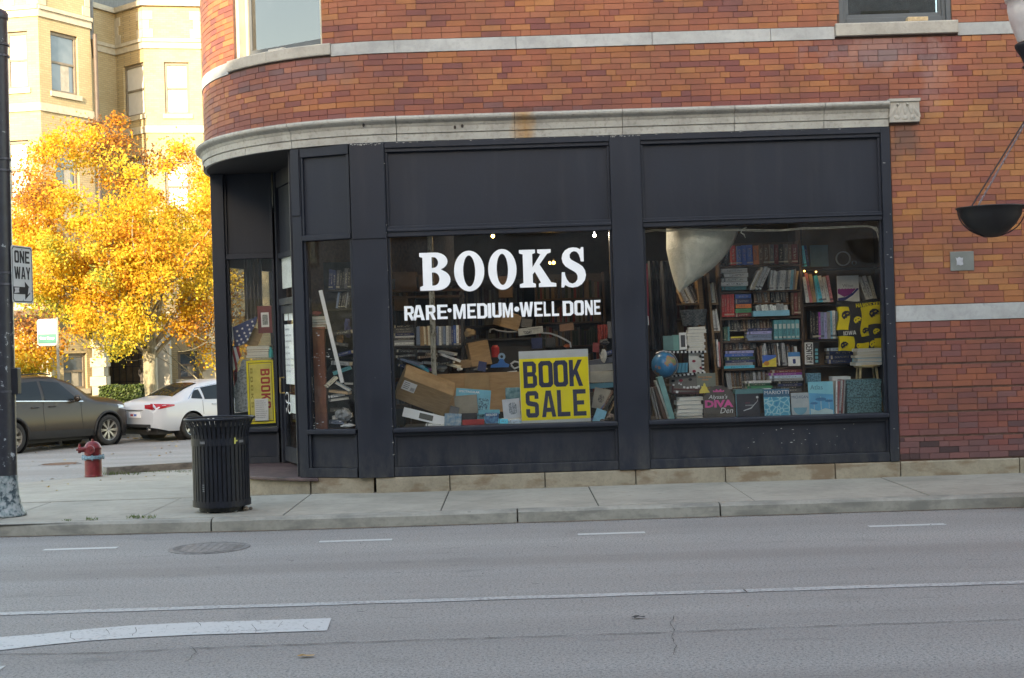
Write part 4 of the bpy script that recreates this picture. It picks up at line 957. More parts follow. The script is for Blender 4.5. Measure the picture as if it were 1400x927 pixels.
def book(kind, loc, dims, colr, label, group=None, rot=(0,0,0), cat='book'):
    o = bpy.data.objects.new('book', UB[kind]); col.objects.link(o)
    o.location = loc; o.scale = dims; o.rotation_euler = rot
    c = COLS[colr] if isinstance(colr, str) else colr
    k = random.uniform(.85,1.15); o.color = (*[min(1,x*k) for x in c], 1)
    return tag(o, label, cat, group)
def row(zf, x0, x1, yt, yb, Y, cols, where, group, lean=0, tw=None, hv=.12, dep=.17, thick=None):
    """books standing side by side between two photo columns, on the line yb"""
    um = (x0+x1)/2
    a = P(*zf(x0,(yt+yb)/2), Y); b = P(*zf(x1,(yt+yb)/2), Y); base = P(*zf(um,yb), Y).z; top = P(*zf(um,yt), Y).z
    n = len(cols); W = b.x-a.x; Hh = top-base
    la = math.radians(lean)
    if lean: W = W-Hh*abs(math.sin(la))*.8
    ws = [random.uniform(.7,1.35) if not thick else 1 for _ in range(n)]; s = sum(ws); x = a.x+(Hh*abs(math.sin(la))*.8 if lean < 0 else 0)
    for i, cname in enumerate(cols):
        w = W*ws[i]/s; h = Hh*(1-random.uniform(0,hv))/(math.cos(la) if lean else 1)
        ll = la+(math.radians(random.uniform(-3,3)) if lean else math.radians(random.choice((0,0,0,random.uniform(-2,2)))) if hv > .03 else 0)
        cn = random.choice(cname) if isinstance(cname, (list,tuple)) else cname
        kind_ = 'thin ' if ws[i] < .85 else 'thick ' if ws[i] > 1.22 else ''
        lab = f'{kind_}{cn} book, {ORD[i]} from the left {where}' if n > 1 else f'{cn} book {where}'
        th = w*(math.cos(la) if lean else 1)-.0015
        book('up', (x+w/2, Y+random.uniform(0,.012), base+(.5*th*abs(math.sin(ll)) if ll else 0)), (th, dep, h), cn, lab, group, (0, ll, 0)); x += w
def stack(zf, x0, x1, ys, Y, cols, where, group, kind='lie', dep=.2, jit=.02, rz=0):
    """books lying flat, listed from the top down; ys = top and bottom of the pile in the photo"""
    a = P(*zf(x0,(ys[0]+ys[1])/2), Y); b = P(*zf(x1,(ys[0]+ys[1])/2), Y); um = (x0+x1)/2
    zt, zb = P(*zf(um,ys[0]), Y).z, P(*zf(um,ys[1]), Y).z
    n = len(cols); ws = [random.uniform(.75,1.3) for _ in range(n)]; s = sum(ws); z = zb; W = b.x-a.x
    for i in range(n-1, -1, -1):
        h = (zt-zb)*ws[i]/s; cn = cols[i]; ww = W*(1-random.uniform(0,.13)); k = 'lie' if kind == 'lie' else 'edge'
        pos = 'topmost' if i == 0 else 'bottom one' if i == n-1 else ORD[i]+' from the top'
        book(k, ((a.x+b.x)/2+random.uniform(-jit,jit), Y+random.uniform(0,.02), z), (ww, dep, h*.90), cn, f'{cn} book, {pos} {where}', group, (0,0,math.radians(rz+random.uniform(-2.5,2.5)))); z += h
def slab_at(zf, name, x0, x1, y0, y1, Y, dep, mat, parent=None, rot=0, bev=0):
    """upright box whose front face covers a photo rectangle at depth Y"""
    a = P(*zf(x0,(y0+y1)/2), Y); b = P(*zf(x1,(y0+y1)/2), Y); t = P(*zf((x0+x1)/2,y0), Y); d = P(*zf((x0+x1)/2,y1), Y)
    w, h = b.x-a.x, t.z-d.z; m_ = MB(); m_.box(-w/2,w/2,0,dep,0,h)
    o = m_.build(name, mat, parent, bevel=bev); o.location = ((a.x+b.x)/2, Y, d.z); o.rotation_euler = (0, math.radians(rot), 0); return o, w, h
def bracket(zf, x0, x1, y0, y1, Y):
    a = P(*zf(x0,(y0+y1)/2), Y); b = P(*zf(x1,(y0+y1)/2), Y); t = P(*zf((x0+x1)/2,y0), Y); d = P(*zf((x0+x1)/2,y1), Y)
    return a.x, b.x, d.z, t.z
# ---------------------------------------------------------------- bookcases behind the right window
YB = 1.30
def bookcase(label, zf, xl, xr, shelves, Y, top, mat, dep=.26, lean=0, back=True, edge=None):
    t = empty('bookcase', (0,0,0), 0, label, 'bookcase')
    xm = (xl+xr)/2; a = P(*zf(xl,420), Y); b = P(*zf(xr,420), Y); zt = P(*zf(xm,top), Y).z
    for x in (a.x, b.x):
        m_ = MB(); m_.box(x-.012, x+.012, Y-.01, Y+dep, .28, zt); m_.build('side_panel', edge or mat, t, bevel=.002)
    for y in shelves:
        z = P(*zf(xm,y), Y).z; m_ = MB(); m_.box(a.x+.0125, b.x-.0125, Y-.005, Y+dep-.012, z-.022, z-.001); m_.build('shelf', edge or mat, t, bevel=.002)
    if back: m_ = MB(); m_.box(a.x+.0125, b.x-.0125, Y+dep-.011, Y+dep, .28, zt); m_.build('back_panel', mat, t)
    return t
bookcase('dark wooden bookcase in the middle of the right window, packed with books', z6, 375, 706, [216,321,430,523,637,735], YB, 120, M['wood_dark'], edge=C('shelf_edge', (.085,.045,.025), .6))
bookcase('brown bookcase at the right end of the right window', z6, 711, 1062, [226,372,519,624,700], YB+.01, 60, C('brown_back', (.14,.08,.035), .7), edge=C('shelf_edge2', (.030,.02,.016), .6))
# left, leaning oak case in three bays
t = empty('bookcase', (0,0,0), 0, 'narrow oak bookcase with slanting uprights left of the middle one', 'bookcase')
def plank(parent, zf, p0, p1, w, Y, dep, mat, name='side_panel'):
    a = P(*zf(*p0), Y); b = P(*zf(*p1), Y); d = (b-a).normalized(); n = Vector((-d.z,0,d.x))*w/2; m_ = MB()
    m_.xz([(a.x-n.x,a.z-n.z),(a.x+n.x,a.z+n.z),(b.x+n.x,b.z+n.z),(b.x-n.x,b.z-n.z)], Y, Y+dep); return m_.build(name, mat, parent)
plank(t, z6, (330,790), (286,250), .055, YB-.12, .28, M['wood_oak']); plank(t, z6, (368,790), (322,250), .03, YB-.1, .26, M['wood_oak'])
for y, xa, xb in ((376,196,290),(374,338,366),(489,348,370),(640,358,374)): plank(t, z6, (xa,y), (xb,y), .022, YB-.10, .24, M['wood_oak'], 'shelf')
plank(t, z6, (200,376), (198,200), .02, YB+.12, .02, M['wood_dark'], 'back_panel')
W_, Cm, G_ = 'white', 'cream', 'grey'
row(z6, 200,285, 304,374, YB, ['tan','white','white','cream','white','grey','dark grey'], 'leaning under the bubble wrap', 'books leaning under the bubble wrap', lean=-22)
row(z6, 333,364, 288,371, YB, ['white','cream','brown'], 'in the top bay of the oak bookcase', 'books in the oak bookcase', lean=-5)
row(z6, 340,372, 394,486, YB, ['white','grey','white'], 'in the middle bay of the oak bookcase', 'books in the oak bookcase', lean=-5)
row(z6, 353,374, 518,634, YB, ['white','pink'], 'in the bottom bay of the oak bookcase', 'books in the oak bookcase', lean=-4)
# middle case
row(z6, 382,412, 150,213, YB+.02, ['black'], 'leaning at the left of the tall top row', None, lean=16)
row(z6, 415,690, 132,213, YB, ['red','blue','blue','blue','orange','brown','brown','dark grey','dark red','black','dark grey','brown','dark red'], 'in the tall row on the top shelf', 'tall books on top shelf of the middle bookcase', hv=.05)
stack(z6, 378,490, (228,318), YB, ['white','white','white','white','teal'], 'of the white pile on the second shelf', 'white pile on the second shelf')
row(z6, 490,572, 220,318, YB, ['white','cream','white','white'], 'leaning right of the white pile', 'leaning white books on the second shelf', lean=24, hv=.2)
row(z6, 572,692, 234,318, YB, ['white','white','white','grey','white','white','white','grey','white','light blue','grey','tan'], 'of the white row on the second shelf', 'white row on the second shelf', lean=7)
row(z6, 379,431, 336,428, YB, ['red']*5, 'of the matching red volumes', 'matching red volumes', hv=.01, thick=1)
stack(z6, 432,503, (334,427), YB-.01, ['blue','navy','orange','green','dark red'], 'of the bright pile beside the red volumes', 'bright pile beside the red volumes', jit=.004)
plank(t, z6, (508,373), (660,373), .014, YB+.03, .2, C('thin_shelf', (.16,.075,.03), .6), 'shelf')
row(z6, 508,655, 322,370, YB+.06, [['brown','dark grey','black']]*13, 'in the dim row above the blue tray', 'dim upper row above the blue tray', lean=-6)
row(z6, 516,650, 374,406, YB+.03, ['white','grey','white','white','grey','white','white','grey','grey','white'], 'in the blue tray', 'small books in the blue tray', lean=-8, hv=.3)
o, w, h = slab_at(z6, 'tray', 508,656,402,424, YB-.06, .2, C('tray_blue', (.20,.50,.66), .5)); tag(o, 'long pale blue book tray on the third shelf of the middle bookcase', 'tray')
row(z6, 662,702, 328,420, YB+.0, ['brown','dark red','brown'], 'of the brown binders by the bookcase divider', 'brown binders', hv=.03)
row(z6, 404,588, 434,487, YB+.08, [['dark grey','brown','black']]*15, 'in the dark row over the grey pile', 'dark row over the grey pile', lean=-5)
row(z6, 386,412, 468,526, YB, ['dark green','dark green','teal'], 'at the left end of the fourth shelf', 'green books on the fourth shelf', hv=.04)
stack(z6, 414,470, (508,524), YB, ['yellow','brown'], 'of the small pair beside the green books', 'small pair beside the green books')
stack(z6, 480,590, (474,526), YB-.01, ['navy','lilac','slate blue','slate blue'], 'of the grey-blue pile on the fourth shelf', 'grey-blue pile on the fourth shelf')
row(z6, 591,697, 440,521, YB, ['teal']*6, 'of the matching teal volumes', 'matching teal volumes', hv=.005, thick=1)
bl_ = C('teal_label', (.42,.52,.52), .6)
a0, a1, zb_, zt_ = bracket(z6, 591,697,440,521, YB-.01)
row(z6, 393,520, 532,562, YB+.08, [['dark grey','black','brown']]*9, 'in the dim row over the blue pile', 'dim row over the blue pile', hv=.3)
stack(z6, 391,518, (566,638), YB-.02, ['lilac','blue','dark green','navy','grey','cyan'], 'of the blue pile on the fifth shelf', 'blue pile on the fifth shelf', jit=.015)
row(z6, 522,692, 532,628, YB+.03, [['dark grey','brown','grey','white','black']]*19, 'in the thin row on the fifth shelf', 'thin row on the fifth shelf', lean=-5, hv=.25)
def face(zf, x0, x1, y0, y1, Y, colr, label, th=.025, rot=0, tilt=-6, name='book', cat='book', art=None):
    a, b, zb, zt = bracket(zf, x0, x1, y0, y1, Y)
    o = book('face', ((a+b)/2, Y, zb), (b-a, th, zt-zb), colr, label, None, (math.radians(tilt), math.radians(rot), 0), cat); o.name = name
    if art: art(o)
    return o
def art_mesh(o, me, x, z, mat=None, name='lettering', dy=-.0012):
    """lettering or print laid on the front of an object scaled to its real size; x,z in 0..1 of that front"""
    sx_, sy_, sz_ = o.scale
    c = bpy.data.objects.new(name, me); col.objects.link(c); c.parent = o
    c.scale = (1/sx_, 1/sy_, 1/sz_); c.location = (-.5+x, dy/sy_, z); return c
def shape(o, polys, mat, x, z, w, h, name='printed_shape', dy=-.001):
    me = fill(name, polys, mat, .0006, UP @ Matrix.Diagonal((w, h, 1, 1))); return art_mesh(o, me, x, z, None, name, dy)
wht = C('print_white', (.62,.64,.64), .6); blk = C('print_black', (.015,.015,.02), .6); pnk = C('print_pink', (.62,.08,.28), .6)
def art_yb(o):
    shape(o, [[(0,.3),(1,.8),(1,1),(0,1)]], C('print_blue', (.03,.12,.45), .6), .0, .0, o.scale[0], o.scale[2]); shape(o, [arcp(.3,.3,.2,.2,0,345,12)], C('print_orange', (.6,.25,.03), .6), 0, 0, o.scale[0], o.scale[2], dy=-.002)
face(z6, 545,602,584,632, YB-.06, 'yellow', 'small yellow and blue book facing out on the fifth shelf', art=art_yb)
def art_fw(o):
    shape(o, [[(0,.68),(1,.68),(1,1),(0,1)]], C('print_blue2', (.04,.22,.50), .6), 0, 0, o.scale[0], o.scale[2]); shape(o, [cham(.38,.15,.62,.5,.05)], C('print_navy', (.03,.05,.2), .6), 0, 0, o.scale[0], o.scale[2])
face(z6, 651,700,572,628, YB-.07, 'white', 'small white and blue book facing out by the divider', art=art_fw)
row(z6, 398,565, 650,722, YB+.05, [['grey','dark grey','brown']]*20, 'of the magazines on the bottom shelf', 'magazines on the bottom shelf', lean=-4)
stack(z6, 568,712, (644,690), YB-.16, ['dark red','purple','pale blue','grey'], 'of the purple pile on the bottom shelf', 'purple pile on the bottom shelf', jit=.012, dep=.3)
stack(z6, 600,706, (690,735), YB-.14, ['black','navy','black','dark grey'], 'of the dark pile under the purple one', 'dark pile under the purple one')
stack(z6, 474,584, (690,733), YB-.22, ['white','dark green','green','white'], 'of the green and white pile by the window', 'green and white pile by the window')
# right case
row(z6, 706,738, 136,222, YB, ['cyan','navy'], 'leaning on the top shelf of the right bookcase', 'blue books leaning on the top shelf', lean=-8, hv=.02)
face(z6, 742,815,134,222, YB+.02, (.10,.19,.22), 'square teal picture book on the top shelf of the right bookcase', tilt=-4)
row(z6, 706,834, 248,370, YB, ['white','pink','tan','light blue','cyan','white','white','pink'], 'in the slanting row by the yellow bulbs', 'slanting row by the yellow bulbs', lean=-9, hv=.16)
def art_wine(o):
    W_h, H_h = o.scale[0], o.scale[2]
    shape(o, [[(0,.50),(.86,.50),(.6,.30),(.3,.20),(0,.34)]], C('print_purple', (.30,.03,.25), .6), 0, 0, W_h, H_h)
    shape(o, [[(0,.16),(.35,.20),(.7,.36),(.9,.52),(1,.5),(.7,.26),(.35,.08),(0,.03)]], C('print_navy2', (.03,.04,.22), .6), 0, 0, W_h, H_h, dy=-.002)
    art_mesh(o, text_mesh('Wine', H_h*.13, C('print_grey', (.30,.30,.33), .6)), .22, .56)
    art_mesh(o, text_mesh('AAAAAAA'.replace('A','.'), H_h*.02, pnk, W_h*.9), .04, .5)
face(z6, 853,941,259,368, YB-.05, 'white', 'white book with a purple and navy swoosh facing out', art=art_wine, tilt=-3)
row(z6, 945,1018, 262,372, YB+.02, ['white','white','cream'], 'of the three leaning white books at far right', 'leaning white books at far right', lean=-16, hv=.03)
row(z6, 740,862, 400,518, YB, ['black','black','black','purple','slate blue','lilac','grey','light blue','white','grey','teal'], 'in the row left of the yellow cushion', 'row left of the yellow cushion', hv=.12)
for o_ in [q for q in bpy.data.objects if q.name.startswith('book') and 'matching teal volumes' in str(q.get('label',''))]:
    for z_, h_ in ((.56,.24),(.08,.10)):
        me_ = fill('p', [[(-.5,0),(.5,0),(.5,1),(-.5,1)]], bl_, .0006, UP @ Matrix.Diagonal((o_.scale[0]*.7, o_.scale[2]*h_, 1, 1))); c_ = art_mesh(o_, me_, .5, z_, None, 'spine_label'); c_.location.y = -.04-.002/o_.scale[1]
# spools of tape
for (cx, cy, r, lab) in ((875,190,30,'large pale roll of tape standing on the top shelf'), (920,208,9,'small ring of tape beside the large roll')):
    c = P(*z6(cx,cy), YB+.0); rr = P(*z6(cx+r,cy), YB).x-c.x; m_ = MB()
    m_.lathe([(rr*.86,-.02),(rr,-.02),(rr,.02),(rr*.86,.02),(rr*.86,-.02)], 28, (0,0,0), Matrix.Rotation(math.pi/2,4,'X'))
    o = m_.build('tape_roll', C('tape_grey', (.30,.32,.31), .4)); o.location = (c.x, c.y, c.z); tag(o, lab, 'tape roll')
# yellow bulbs on a string
def bulb(u, v, Y, lab, colr=(1,.62,.18), st=.32, r=.014, pw=.02):
    p = P(u, v, Y); m = bpy.data.materials.get('bulb_'+str(colr)+str(st))
    if not m:
        m = bpy.data.materials.new('bulb_'+str(colr)+str(st)); m.use_nodes = True; b = m.node_tree.nodes['Principled BSDF']; b.inputs['Emission Color'].default_value = (*colr,1); b.inputs['Emission Strength'].default_value = st
    t = empty('light_bulb', p, 0, lab, 'light bulb'); m_ = MB(); m_.sphere((0,0,0), r, 12, 8); m_.build('glass_bulb', m, t, smooth=True)
    m_ = MB(); m_.cyl((0,0,r*.8),(0,0,r*2.2), r*.5); m_.build('socket', M['black_metal'], t)
    l = bpy.data.lights.new('bulb_light', 'POINT'); l.energy = pw; l.color = colr; l.shadow_soft_size = r; o = bpy.data.objects.new('bulb_light', l); col.objects.link(o); o.parent = t; o.location = (0,-r*1.6,0)
bulb(*z6(716,241), YB-.05, 'left one of two small amber bulbs under the top shelf'); bulb(*z6(764,244), YB-.05, 'right one of two small amber bulbs under the top shelf')
bulb(*z5(537,70), 1.0, 'amber ceiling lamp above the painted letter O', st=.5, r=.024, pw=2); bulb(*z5(966,68), 1.2, 'white ceiling lamp above the painted letter S', (1,.96,.88), .8, .022, 6)
bulb(*z5(778,184), 3.4, 'left one of two distant amber lamps seen beside the K', r=.02, st=.4, pw=.5); bulb(*z5(794,183), 3.6, 'right one of two distant amber lamps seen beside the K', r=.026, st=.4, pw=.5)
# CENTURY block, its neighbour, dark blue pile, books on the stool
def art_century(o):
    sc_ = o.scale; me = word('CENTURY', sc_[2]*.9, sc_[0]*.78, .10, GL, .0008, blk); me.transform(Matrix.Rotation(math.radians(90),4,'Y')); art_mesh(o, me, .13, .95)
face(z6, 720,752,533,622, YB-.04, 'white', 'white spine lettered CENTURY standing on the fourth shelf', th=.16, tilt=0, art=art_century)
def art_sq(o):
    for k in range(4): shape(o, [cham(.22,.08+.17*k,.78,.20+.17*k,.05)], C('print_teal', (.10,.42,.50), .6), 0, 0, o.scale[0], o.scale[2])
face(z6, 755,777,532,622, YB-.03, 'black', 'black book with teal squares beside the lettered white spine', th=.16, tilt=0, art=art_sq)
stack(z6, 812,920, (553,618), YB-.04, ['pale blue','navy','navy','navy'], 'of the navy pile left of the stool books', 'navy pile left of the stool')
stool = empty('stool', (0,0,0), 0, 'small pale wooden stool carrying books behind the teal boxes', 'stool')
sa = P(*z6(928,626), .66); sb_ = P(*z6(1040,626), .66); cxs = (sa.x+sb_.x)/2
m_ = MB(); m_.lathe([(0,-.03),((sb_.x-sa.x)*.45,-.03),((sb_.x-sa.x)*.48,-.015),((sb_.x-sa.x)*.45,0),(0,0)], 24, (cxs,.80,sa.z)); m_.build('seat', M['pine'], stool)
for dx, dy in ((-.13,-.1),(.13,-.1),(-.13,.1),(.13,.1)):
    m_ = MB(); m_.cyl((cxs+dx*.7,.80+dy*.7,sa.z-.03),(cxs+dx*1.15,.80+dy*1.15,.843), .016,.014); m_.build('leg', M['pine'], stool)
stack(z6, 922,1046, (556,626), .68, ['white','cream','cream','light blue','white'], 'of the pile on the stool', 'pile on the stool', kind='edge', dep=.22, jit=.02)
# cushion with yellow and black print
cush = empty('cushion', (0,0,0), 0, 'yellow and black team cushion with hawk emblems and the word IOWA', 'cushion')
bx0, bx1, bz0, bz1 = bracket(z6, 860,1044,360,566, .86)
cw, chh = bx1-bx0, bz1-bz0
def cfn(s, t_, front=True):
    x = (s-.5)*2; z = (t_-.5)*2; k = max(0, (1-abs(x)**3)*(1-abs(z)**3)); th = .035+.05*k**.6
    wob = .008*math.sin(9*s+4*t_)+.007*math.sin(17*t_+3*s)
    X = bx0+cw*s*(1-.03*math.sin(3.1*t_))+ (.012*math.sin(11*t_)); Z = bz0+chh*t_+.012*math.sin(8*s+1)+(.014*(s-.5))
    return (X, .95+(-th if front else th)+wob, Z)
m_ = MB(); yel = C('cushion_yellow', (.74,.58,.010), .8, var=.15)
blkc = C('cushion_black', (.014,.014,.016), .8)
NUc = 22; NVc = 24
for fr_ in (True, False):
    base_i = len(m_.v)
    for j in range(NVc+1):
        for i in range(NUc+1): m_.v.append(cfn(i/NUc, j/NVc, fr_))
    for j in range(NVc):
        for i in range(NUc):
            s_, t_ = (i+.5)/NUc, (j+.5)/NVc
            # patchwork: header strip black, then tiles
            if t_ > .86: mi = 1
            elif t_ > .52: mi = 0 if (s_ < .24 or .48 < s_) else 1
            elif t_ > .29: mi = 0 if .48 < s_ < .70 or (s_ < .24 and t_ > .43) else 1
            else: mi = 0 if s_ < .30 or (.40 < s_ < .62 and .06 < t_ < .16) or (s_ > .76 and t_ < .20) else 1
            f = (base_i+j*(NUc+1)+i, base_i+j*(NUc+1)+i+1, base_i+(j+1)*(NUc+1)+i+1, base_i+(j+1)*(NUc+1)+i)
            m_.f.append(f); m_.m.append(mi); m_.t.append(0)
m_.build('cover', [yel, blkc], cush, smooth=True)
def hawk(cx, cz, s, mat, flip=1):
    # stylised bird head emblem: swept crest, round head, hooked beak with an eye slot
    s *= 1.12
    out = [(-.5,-.1),(-.42,.22),(-.15,.42),(.15,.42),(.40,.30),(.52,.05),(.42,.08),(.30,-.02),(.40,-.14),(.18,-.10),(.02,-.22),(.10,-.34),(-.10,-.30),(-.22,-.46),(-.36,-.36)]
    eye = [(-.06,.10),(.10,.22),(.26,.18),(.14,.08)]; cut = [(-.36,-.04),(-.20,.10),(-.14,.0),(-.26,-.16)]
    ok = [[(x*s*flip, z*s) for x, z in q] for q in (out, eye, cut)]
    Y_ = cfn((cx-bx0)/cw, (cz-bz0)/chh)[1]
    return fill('emblem', ok, mat, .001, Matrix.Translation((cx, Y_-.012, cz)) @ UP)
for (x, y, s, mt, fl) in ((890,420,.105,blkc,1),(935,440,.085,yel,1),(1004,412,.11,blkc,1),(970,484,.075,blkc,1),(1014,487,.075,yel,1),(885,543,.085,blkc,1),(945,545,.07,yel,1),(1003,538,.09,yel,1)):
    c = P(*z6(x,y), .84); put(hawk(c.x, c.z, s, mt, fl), 'emblem', cush, (0,0,0))
lw = C('cushion_white', (.6,.6,.58), .8)
for (x0_,y0_,x1_,y1_,s_,mt) in ((930,372,1036,388,'HAWKEYES',yel),(878,487,930,503,'IOWA',lw)):
    a, b, zb, zt = bracket(z6, x0_,x1_,y0_,y1_, .84); me = word(s_, b-a, zt-zb, .12, GL, .001, mt); Yc = cfn((a-bx0)/cw+.1, (zb-bz0)/chh)[1]
    put(me, 'lettering', cush, (a, Yc-.014, zb), (0, math.radians(-3), 0))
# ---------------------------------------------------------------- front of the right window
def cover_mat(name, a, b, sc=5, kind='wave'):
    m = NT(name, .4); co = m.coord('Object')
    if kind == 'vor':
        v = m.n('TexVoronoi', _feature='DISTANCE_TO_EDGE'); v.inputs['Scale'].default_value = sc; m.l(co, v.inputs['Vector']); m.col(m.ramp(v.outputs['Distance'], [(.0, b), (.12, a)]))
    elif kind == 'grain':
        m.col(m.ramp(m.noise(co, sc, 3, .8), [(.42, a), (.55, b)]))
    else: m.col(m.ramp(m.noise(co, sc, 6, .6), [(.35, a), (.65, b)]))
    return m.m
def card(zf, x0, x1, y0, y1, Y, mat, label, cat, th=.02, tilt=-6, rot=0, name=None, poly=None):
    a, b, zb, zt = bracket(zf, x0, x1, y0, y1, Y); w, h = b-a, zt-zb
    m_ = MB()
    if poly: m_.xz([((x-.5)*w, z*h) for x, z in poly], 0, th)
    else: m_.box(-w/2,w/2,0,th,0,h)
    o = m_.build(name or {'picture frame':'framed_picture'}.get(cat, cat.replace(' ','_')), mat, bevel=.002); o.location = ((a+b)/2, Y, zb); o.rotation_euler = (math.radians(tilt), math.radians(rot), 0)
    if label: tag(o, label, cat)
    return o, w, h
def on(o, me, x, z, name='lettering', dy=-.0022): return put(me, name, o, (x, dy, z))
# teal textured storage boxes
tealm = cover_mat('teal_patterned_paper', (.015,.05,.065), (.13,.30,.34), 55, 'grain')
a, b, zb, zt = bracket(z6, 889,1034,684,830, .42); zmid = P(*z6(960,757), .42).z
for z0_, z1_, lab in ((zb, zmid-.002, 'lower of two teal patterned storage boxes at the right'), (zmid+.002, zt, 'upper of two teal patterned storage boxes at the right')):
    t = empty('storage_box', ((a+b)/2, .42, z0_), 0, lab, 'box'); w = b-a; h = z1_-z0_
    m_ = MB(); m_.box(-w/2+.006,w/2-.006,.006,.3,0,h*.72); m_.build('box_body', tealm, t, bevel=.003)
    m_ = MB(); m_.box(-w/2,w/2,0,.306,h*.721,h); m_.build('lid', tealm, t, bevel=.003)
o, w, h = card(z6, 728,784,658,700, .75, cover_mat('blue_patterned_paper', (.02,.08,.12), (.15,.32,.42), 60, 'grain'), 'small blue patterned box behind the Atlas', 'box', .1, 0)
o, w, h = card(z6, 832,906,672,692, .7, M['white'], 'white box edge behind the Atlas and magazines', 'box', .2, 0)
row(z6, 841,887, 686,832, .40, ['white','pink','grey','dark red','grey'], 'of the magazines standing beside the Atlas', 'magazines beside the Atlas', lean=5, hv=.05, dep=.2)
# Atlas
atm = cover_mat('atlas_cover', (.13,.45,.58), (.22,.60,.68), 3); o, w, h = card(z6, 736,838,692,834, .34, atm, 'turquoise book titled Atlas with tree drawings leaning by the glass', 'book', .02)
on(o, text_mesh('Atlas', h*.14, C('atlas_grey', (.08,.20,.28), .6), w*.5), -w*.42, h*.77)
dk = C('atlas_blue', (.04,.26,.50), .6); pl_ = C('atlas_pale', (.42,.58,.60), .6)
on(o, fill('p', [[(0,0),(.96*w,0),(.96*w,.60*h),(0,.66*h)]], C('atlas_mid', (.07,.36,.60), .6), .0005, Matrix.Translation((-w*.48,0,h*.02)) @ UP), 0, 0, 'printed_shape', -.0012)
for (tx, tz, s) in ((-.02,.20,.32),(-.30,.18,.22),(.30,.22,.24)):
    on(o, fill('p', [[(-.02,0),(.02,0),(.015,.6),(-.015,.6)]], pl_, .0005, UP @ Matrix.Diagonal((h*s*1.6,h*s*1.9,1,1))), tx*w, tz*h, 'printed_tree', -.0020)
    on(o, fill('p', [arcp(0,0,.5,.16,0,345,14)], C('atlas_crown', (.03,.18,.36), .6), .0005, UP @ Matrix.Diagonal((h*s,h*s,1,1))), tx*w, tz*h+h*s*.9, 'printed_tree', -.0026)
on(o, fill('p', [[(0,0),(.9*w,0),(.9*w,.14*h),(.6*w,.2*h),(.3*w,.13*h),(0,.2*h)]], pl_, .0005, UP), -w*.45, h*.03, 'printed_shape', -.0030)
# MICHIGAN
o, w, h = card(z6, 664,737,738,836, .33, cover_mat('michigan_cover', (.30,.36,.40), (.46,.50,.50), 4), 'pale book titled MICHIGAN standing between two blue ones', 'book', .018)
on(o, text_mesh('MICHIGAN', h*.12, C('navy_print', (.03,.06,.16), .6), w*.92), -w*.46, h*.76)
on(o, fill('p', [arcp(0,0,.38,.30,180,360,14)], C('mich_blue', (.12,.32,.42), .6), .0005, UP @ Matrix.Diagonal((w,h,1,1))), 0, h*.38, 'printed_shape', -.001)
# MARIOTTI
vm = NT('pool_water_cover', .4); co = vm.coord('Object', (1,1,1)); vo = vm.n('TexVoronoi', _feature='DISTANCE_TO_EDGE'); vo.inputs['Scale'].default_value = 17; vm.l(co, vo.inputs['Vector'])
vm.col(vm.ramp(vo.outputs['Distance'], [(.0, (.40,.62,.66)), (.09, (.05,.36,.50)), (.4, (.02,.22,.40))]))
o, w, h = card(z6, 553,659,722,841, .30, C('mariotti_blue', (.022,.12,.22), .4), 'blue book titled MARIOTTI with rippling water on its cover', 'book', .022)
on(o, fill('p', [[(0,0),(1,0),(1,.72),(0,.72)]], vm.m, .0005, UP @ Matrix.Diagonal((w*.995,h,1,1))), -w*.4975, 0, 'printed_water', -.001)
on(o, text_mesh('MARIOTTI', h*.12, wht, w*.93), -w*.465, h*.82)
# black record-like cover in a dark frame
o, w, h = card(z6, 436,536,742,838, .36, C('dark_cover', (.02,.022,.034), .3), 'black cover with a white swoosh beside the Diva sign', 'picture', .02)
on(o, fill('p', [[(.32,.30),(.62,.40),(.88,.66),(.93,.80),(.90,.66),(.64,.36),(.32,.26)]], wht, .0005, UP @ Matrix.Diagonal((w,h,1,1))), -w/2, 0, 'printed_shape')
on(o, fill('p', [arcp(0,0,.05,.05,0,345,12)], wht, .0005, UP @ Matrix.Diagonal((w,w,1,1))), w*.40, h*.84, 'printed_dot')
on(o, fill('p', [[(0,0),(.03,0),(.03,1),(0,1)]], C('frame_blue', (.10,.28,.36), .5), .0005, UP @ Matrix.Diagonal((w,h,1,1))), -w*.48, 0, 'printed_shape')
for k, (s_, ww) in enumerate((('.....', .2), ('........', .35))): on(o, text_mesh(s_.replace('.','m'), h*.045, C('print_maroon', (.30,.06,.10), .6) if k == 0 else wht, w*ww), -w*.1, h*(.58-.1*k))
o, w, h = card(z6, 434,552,724,742, .42, C('teal_box', (.08,.22,.24), .5), 'teal box lid lying behind the black cover', 'box', .2, 0)
# Alyssa's Diva Den sign, round top
arch = [(0,0),(1,0),(1,.58)]+[(.5+.5*math.cos(a_), .58+.42*math.sin(a_)) for a_ in [math.pi*i/16 for i in range(1,16)]]+[(0,.58)]
o, w, h = card(z6, 306,432,708,843, .30, cover_mat('brown_sign', (.055,.045,.04), (.085,.072,.06), 12), "brown round-topped sign reading Alyssa's DIVA Den", 'sign', .014, -7, poly=arch)
on(o, text_mesh("Alyssa's", h*.16, wht, w*.62, shear=.25), -w*.34, h*.56); on(o, text_mesh('DIVA', h*.23, pnk, w*.92, bold=.05), -w*.46, h*.33); on(o, text_mesh('Den', h*.17, wht, w*.42, shear=.3), w*.02, h*.15)
crown = [(0,0),(1,0),(1,.5),(.8,.25),(.7,.8),(.5,.3),(.3,.8),(.2,.25),(0,.5)]
on(o, fill('p', [crown], pnk, .0006, UP @ Matrix.Diagonal((w*.36,h*.12,1,1))), -w*.18, h*.80, 'printed_crown')
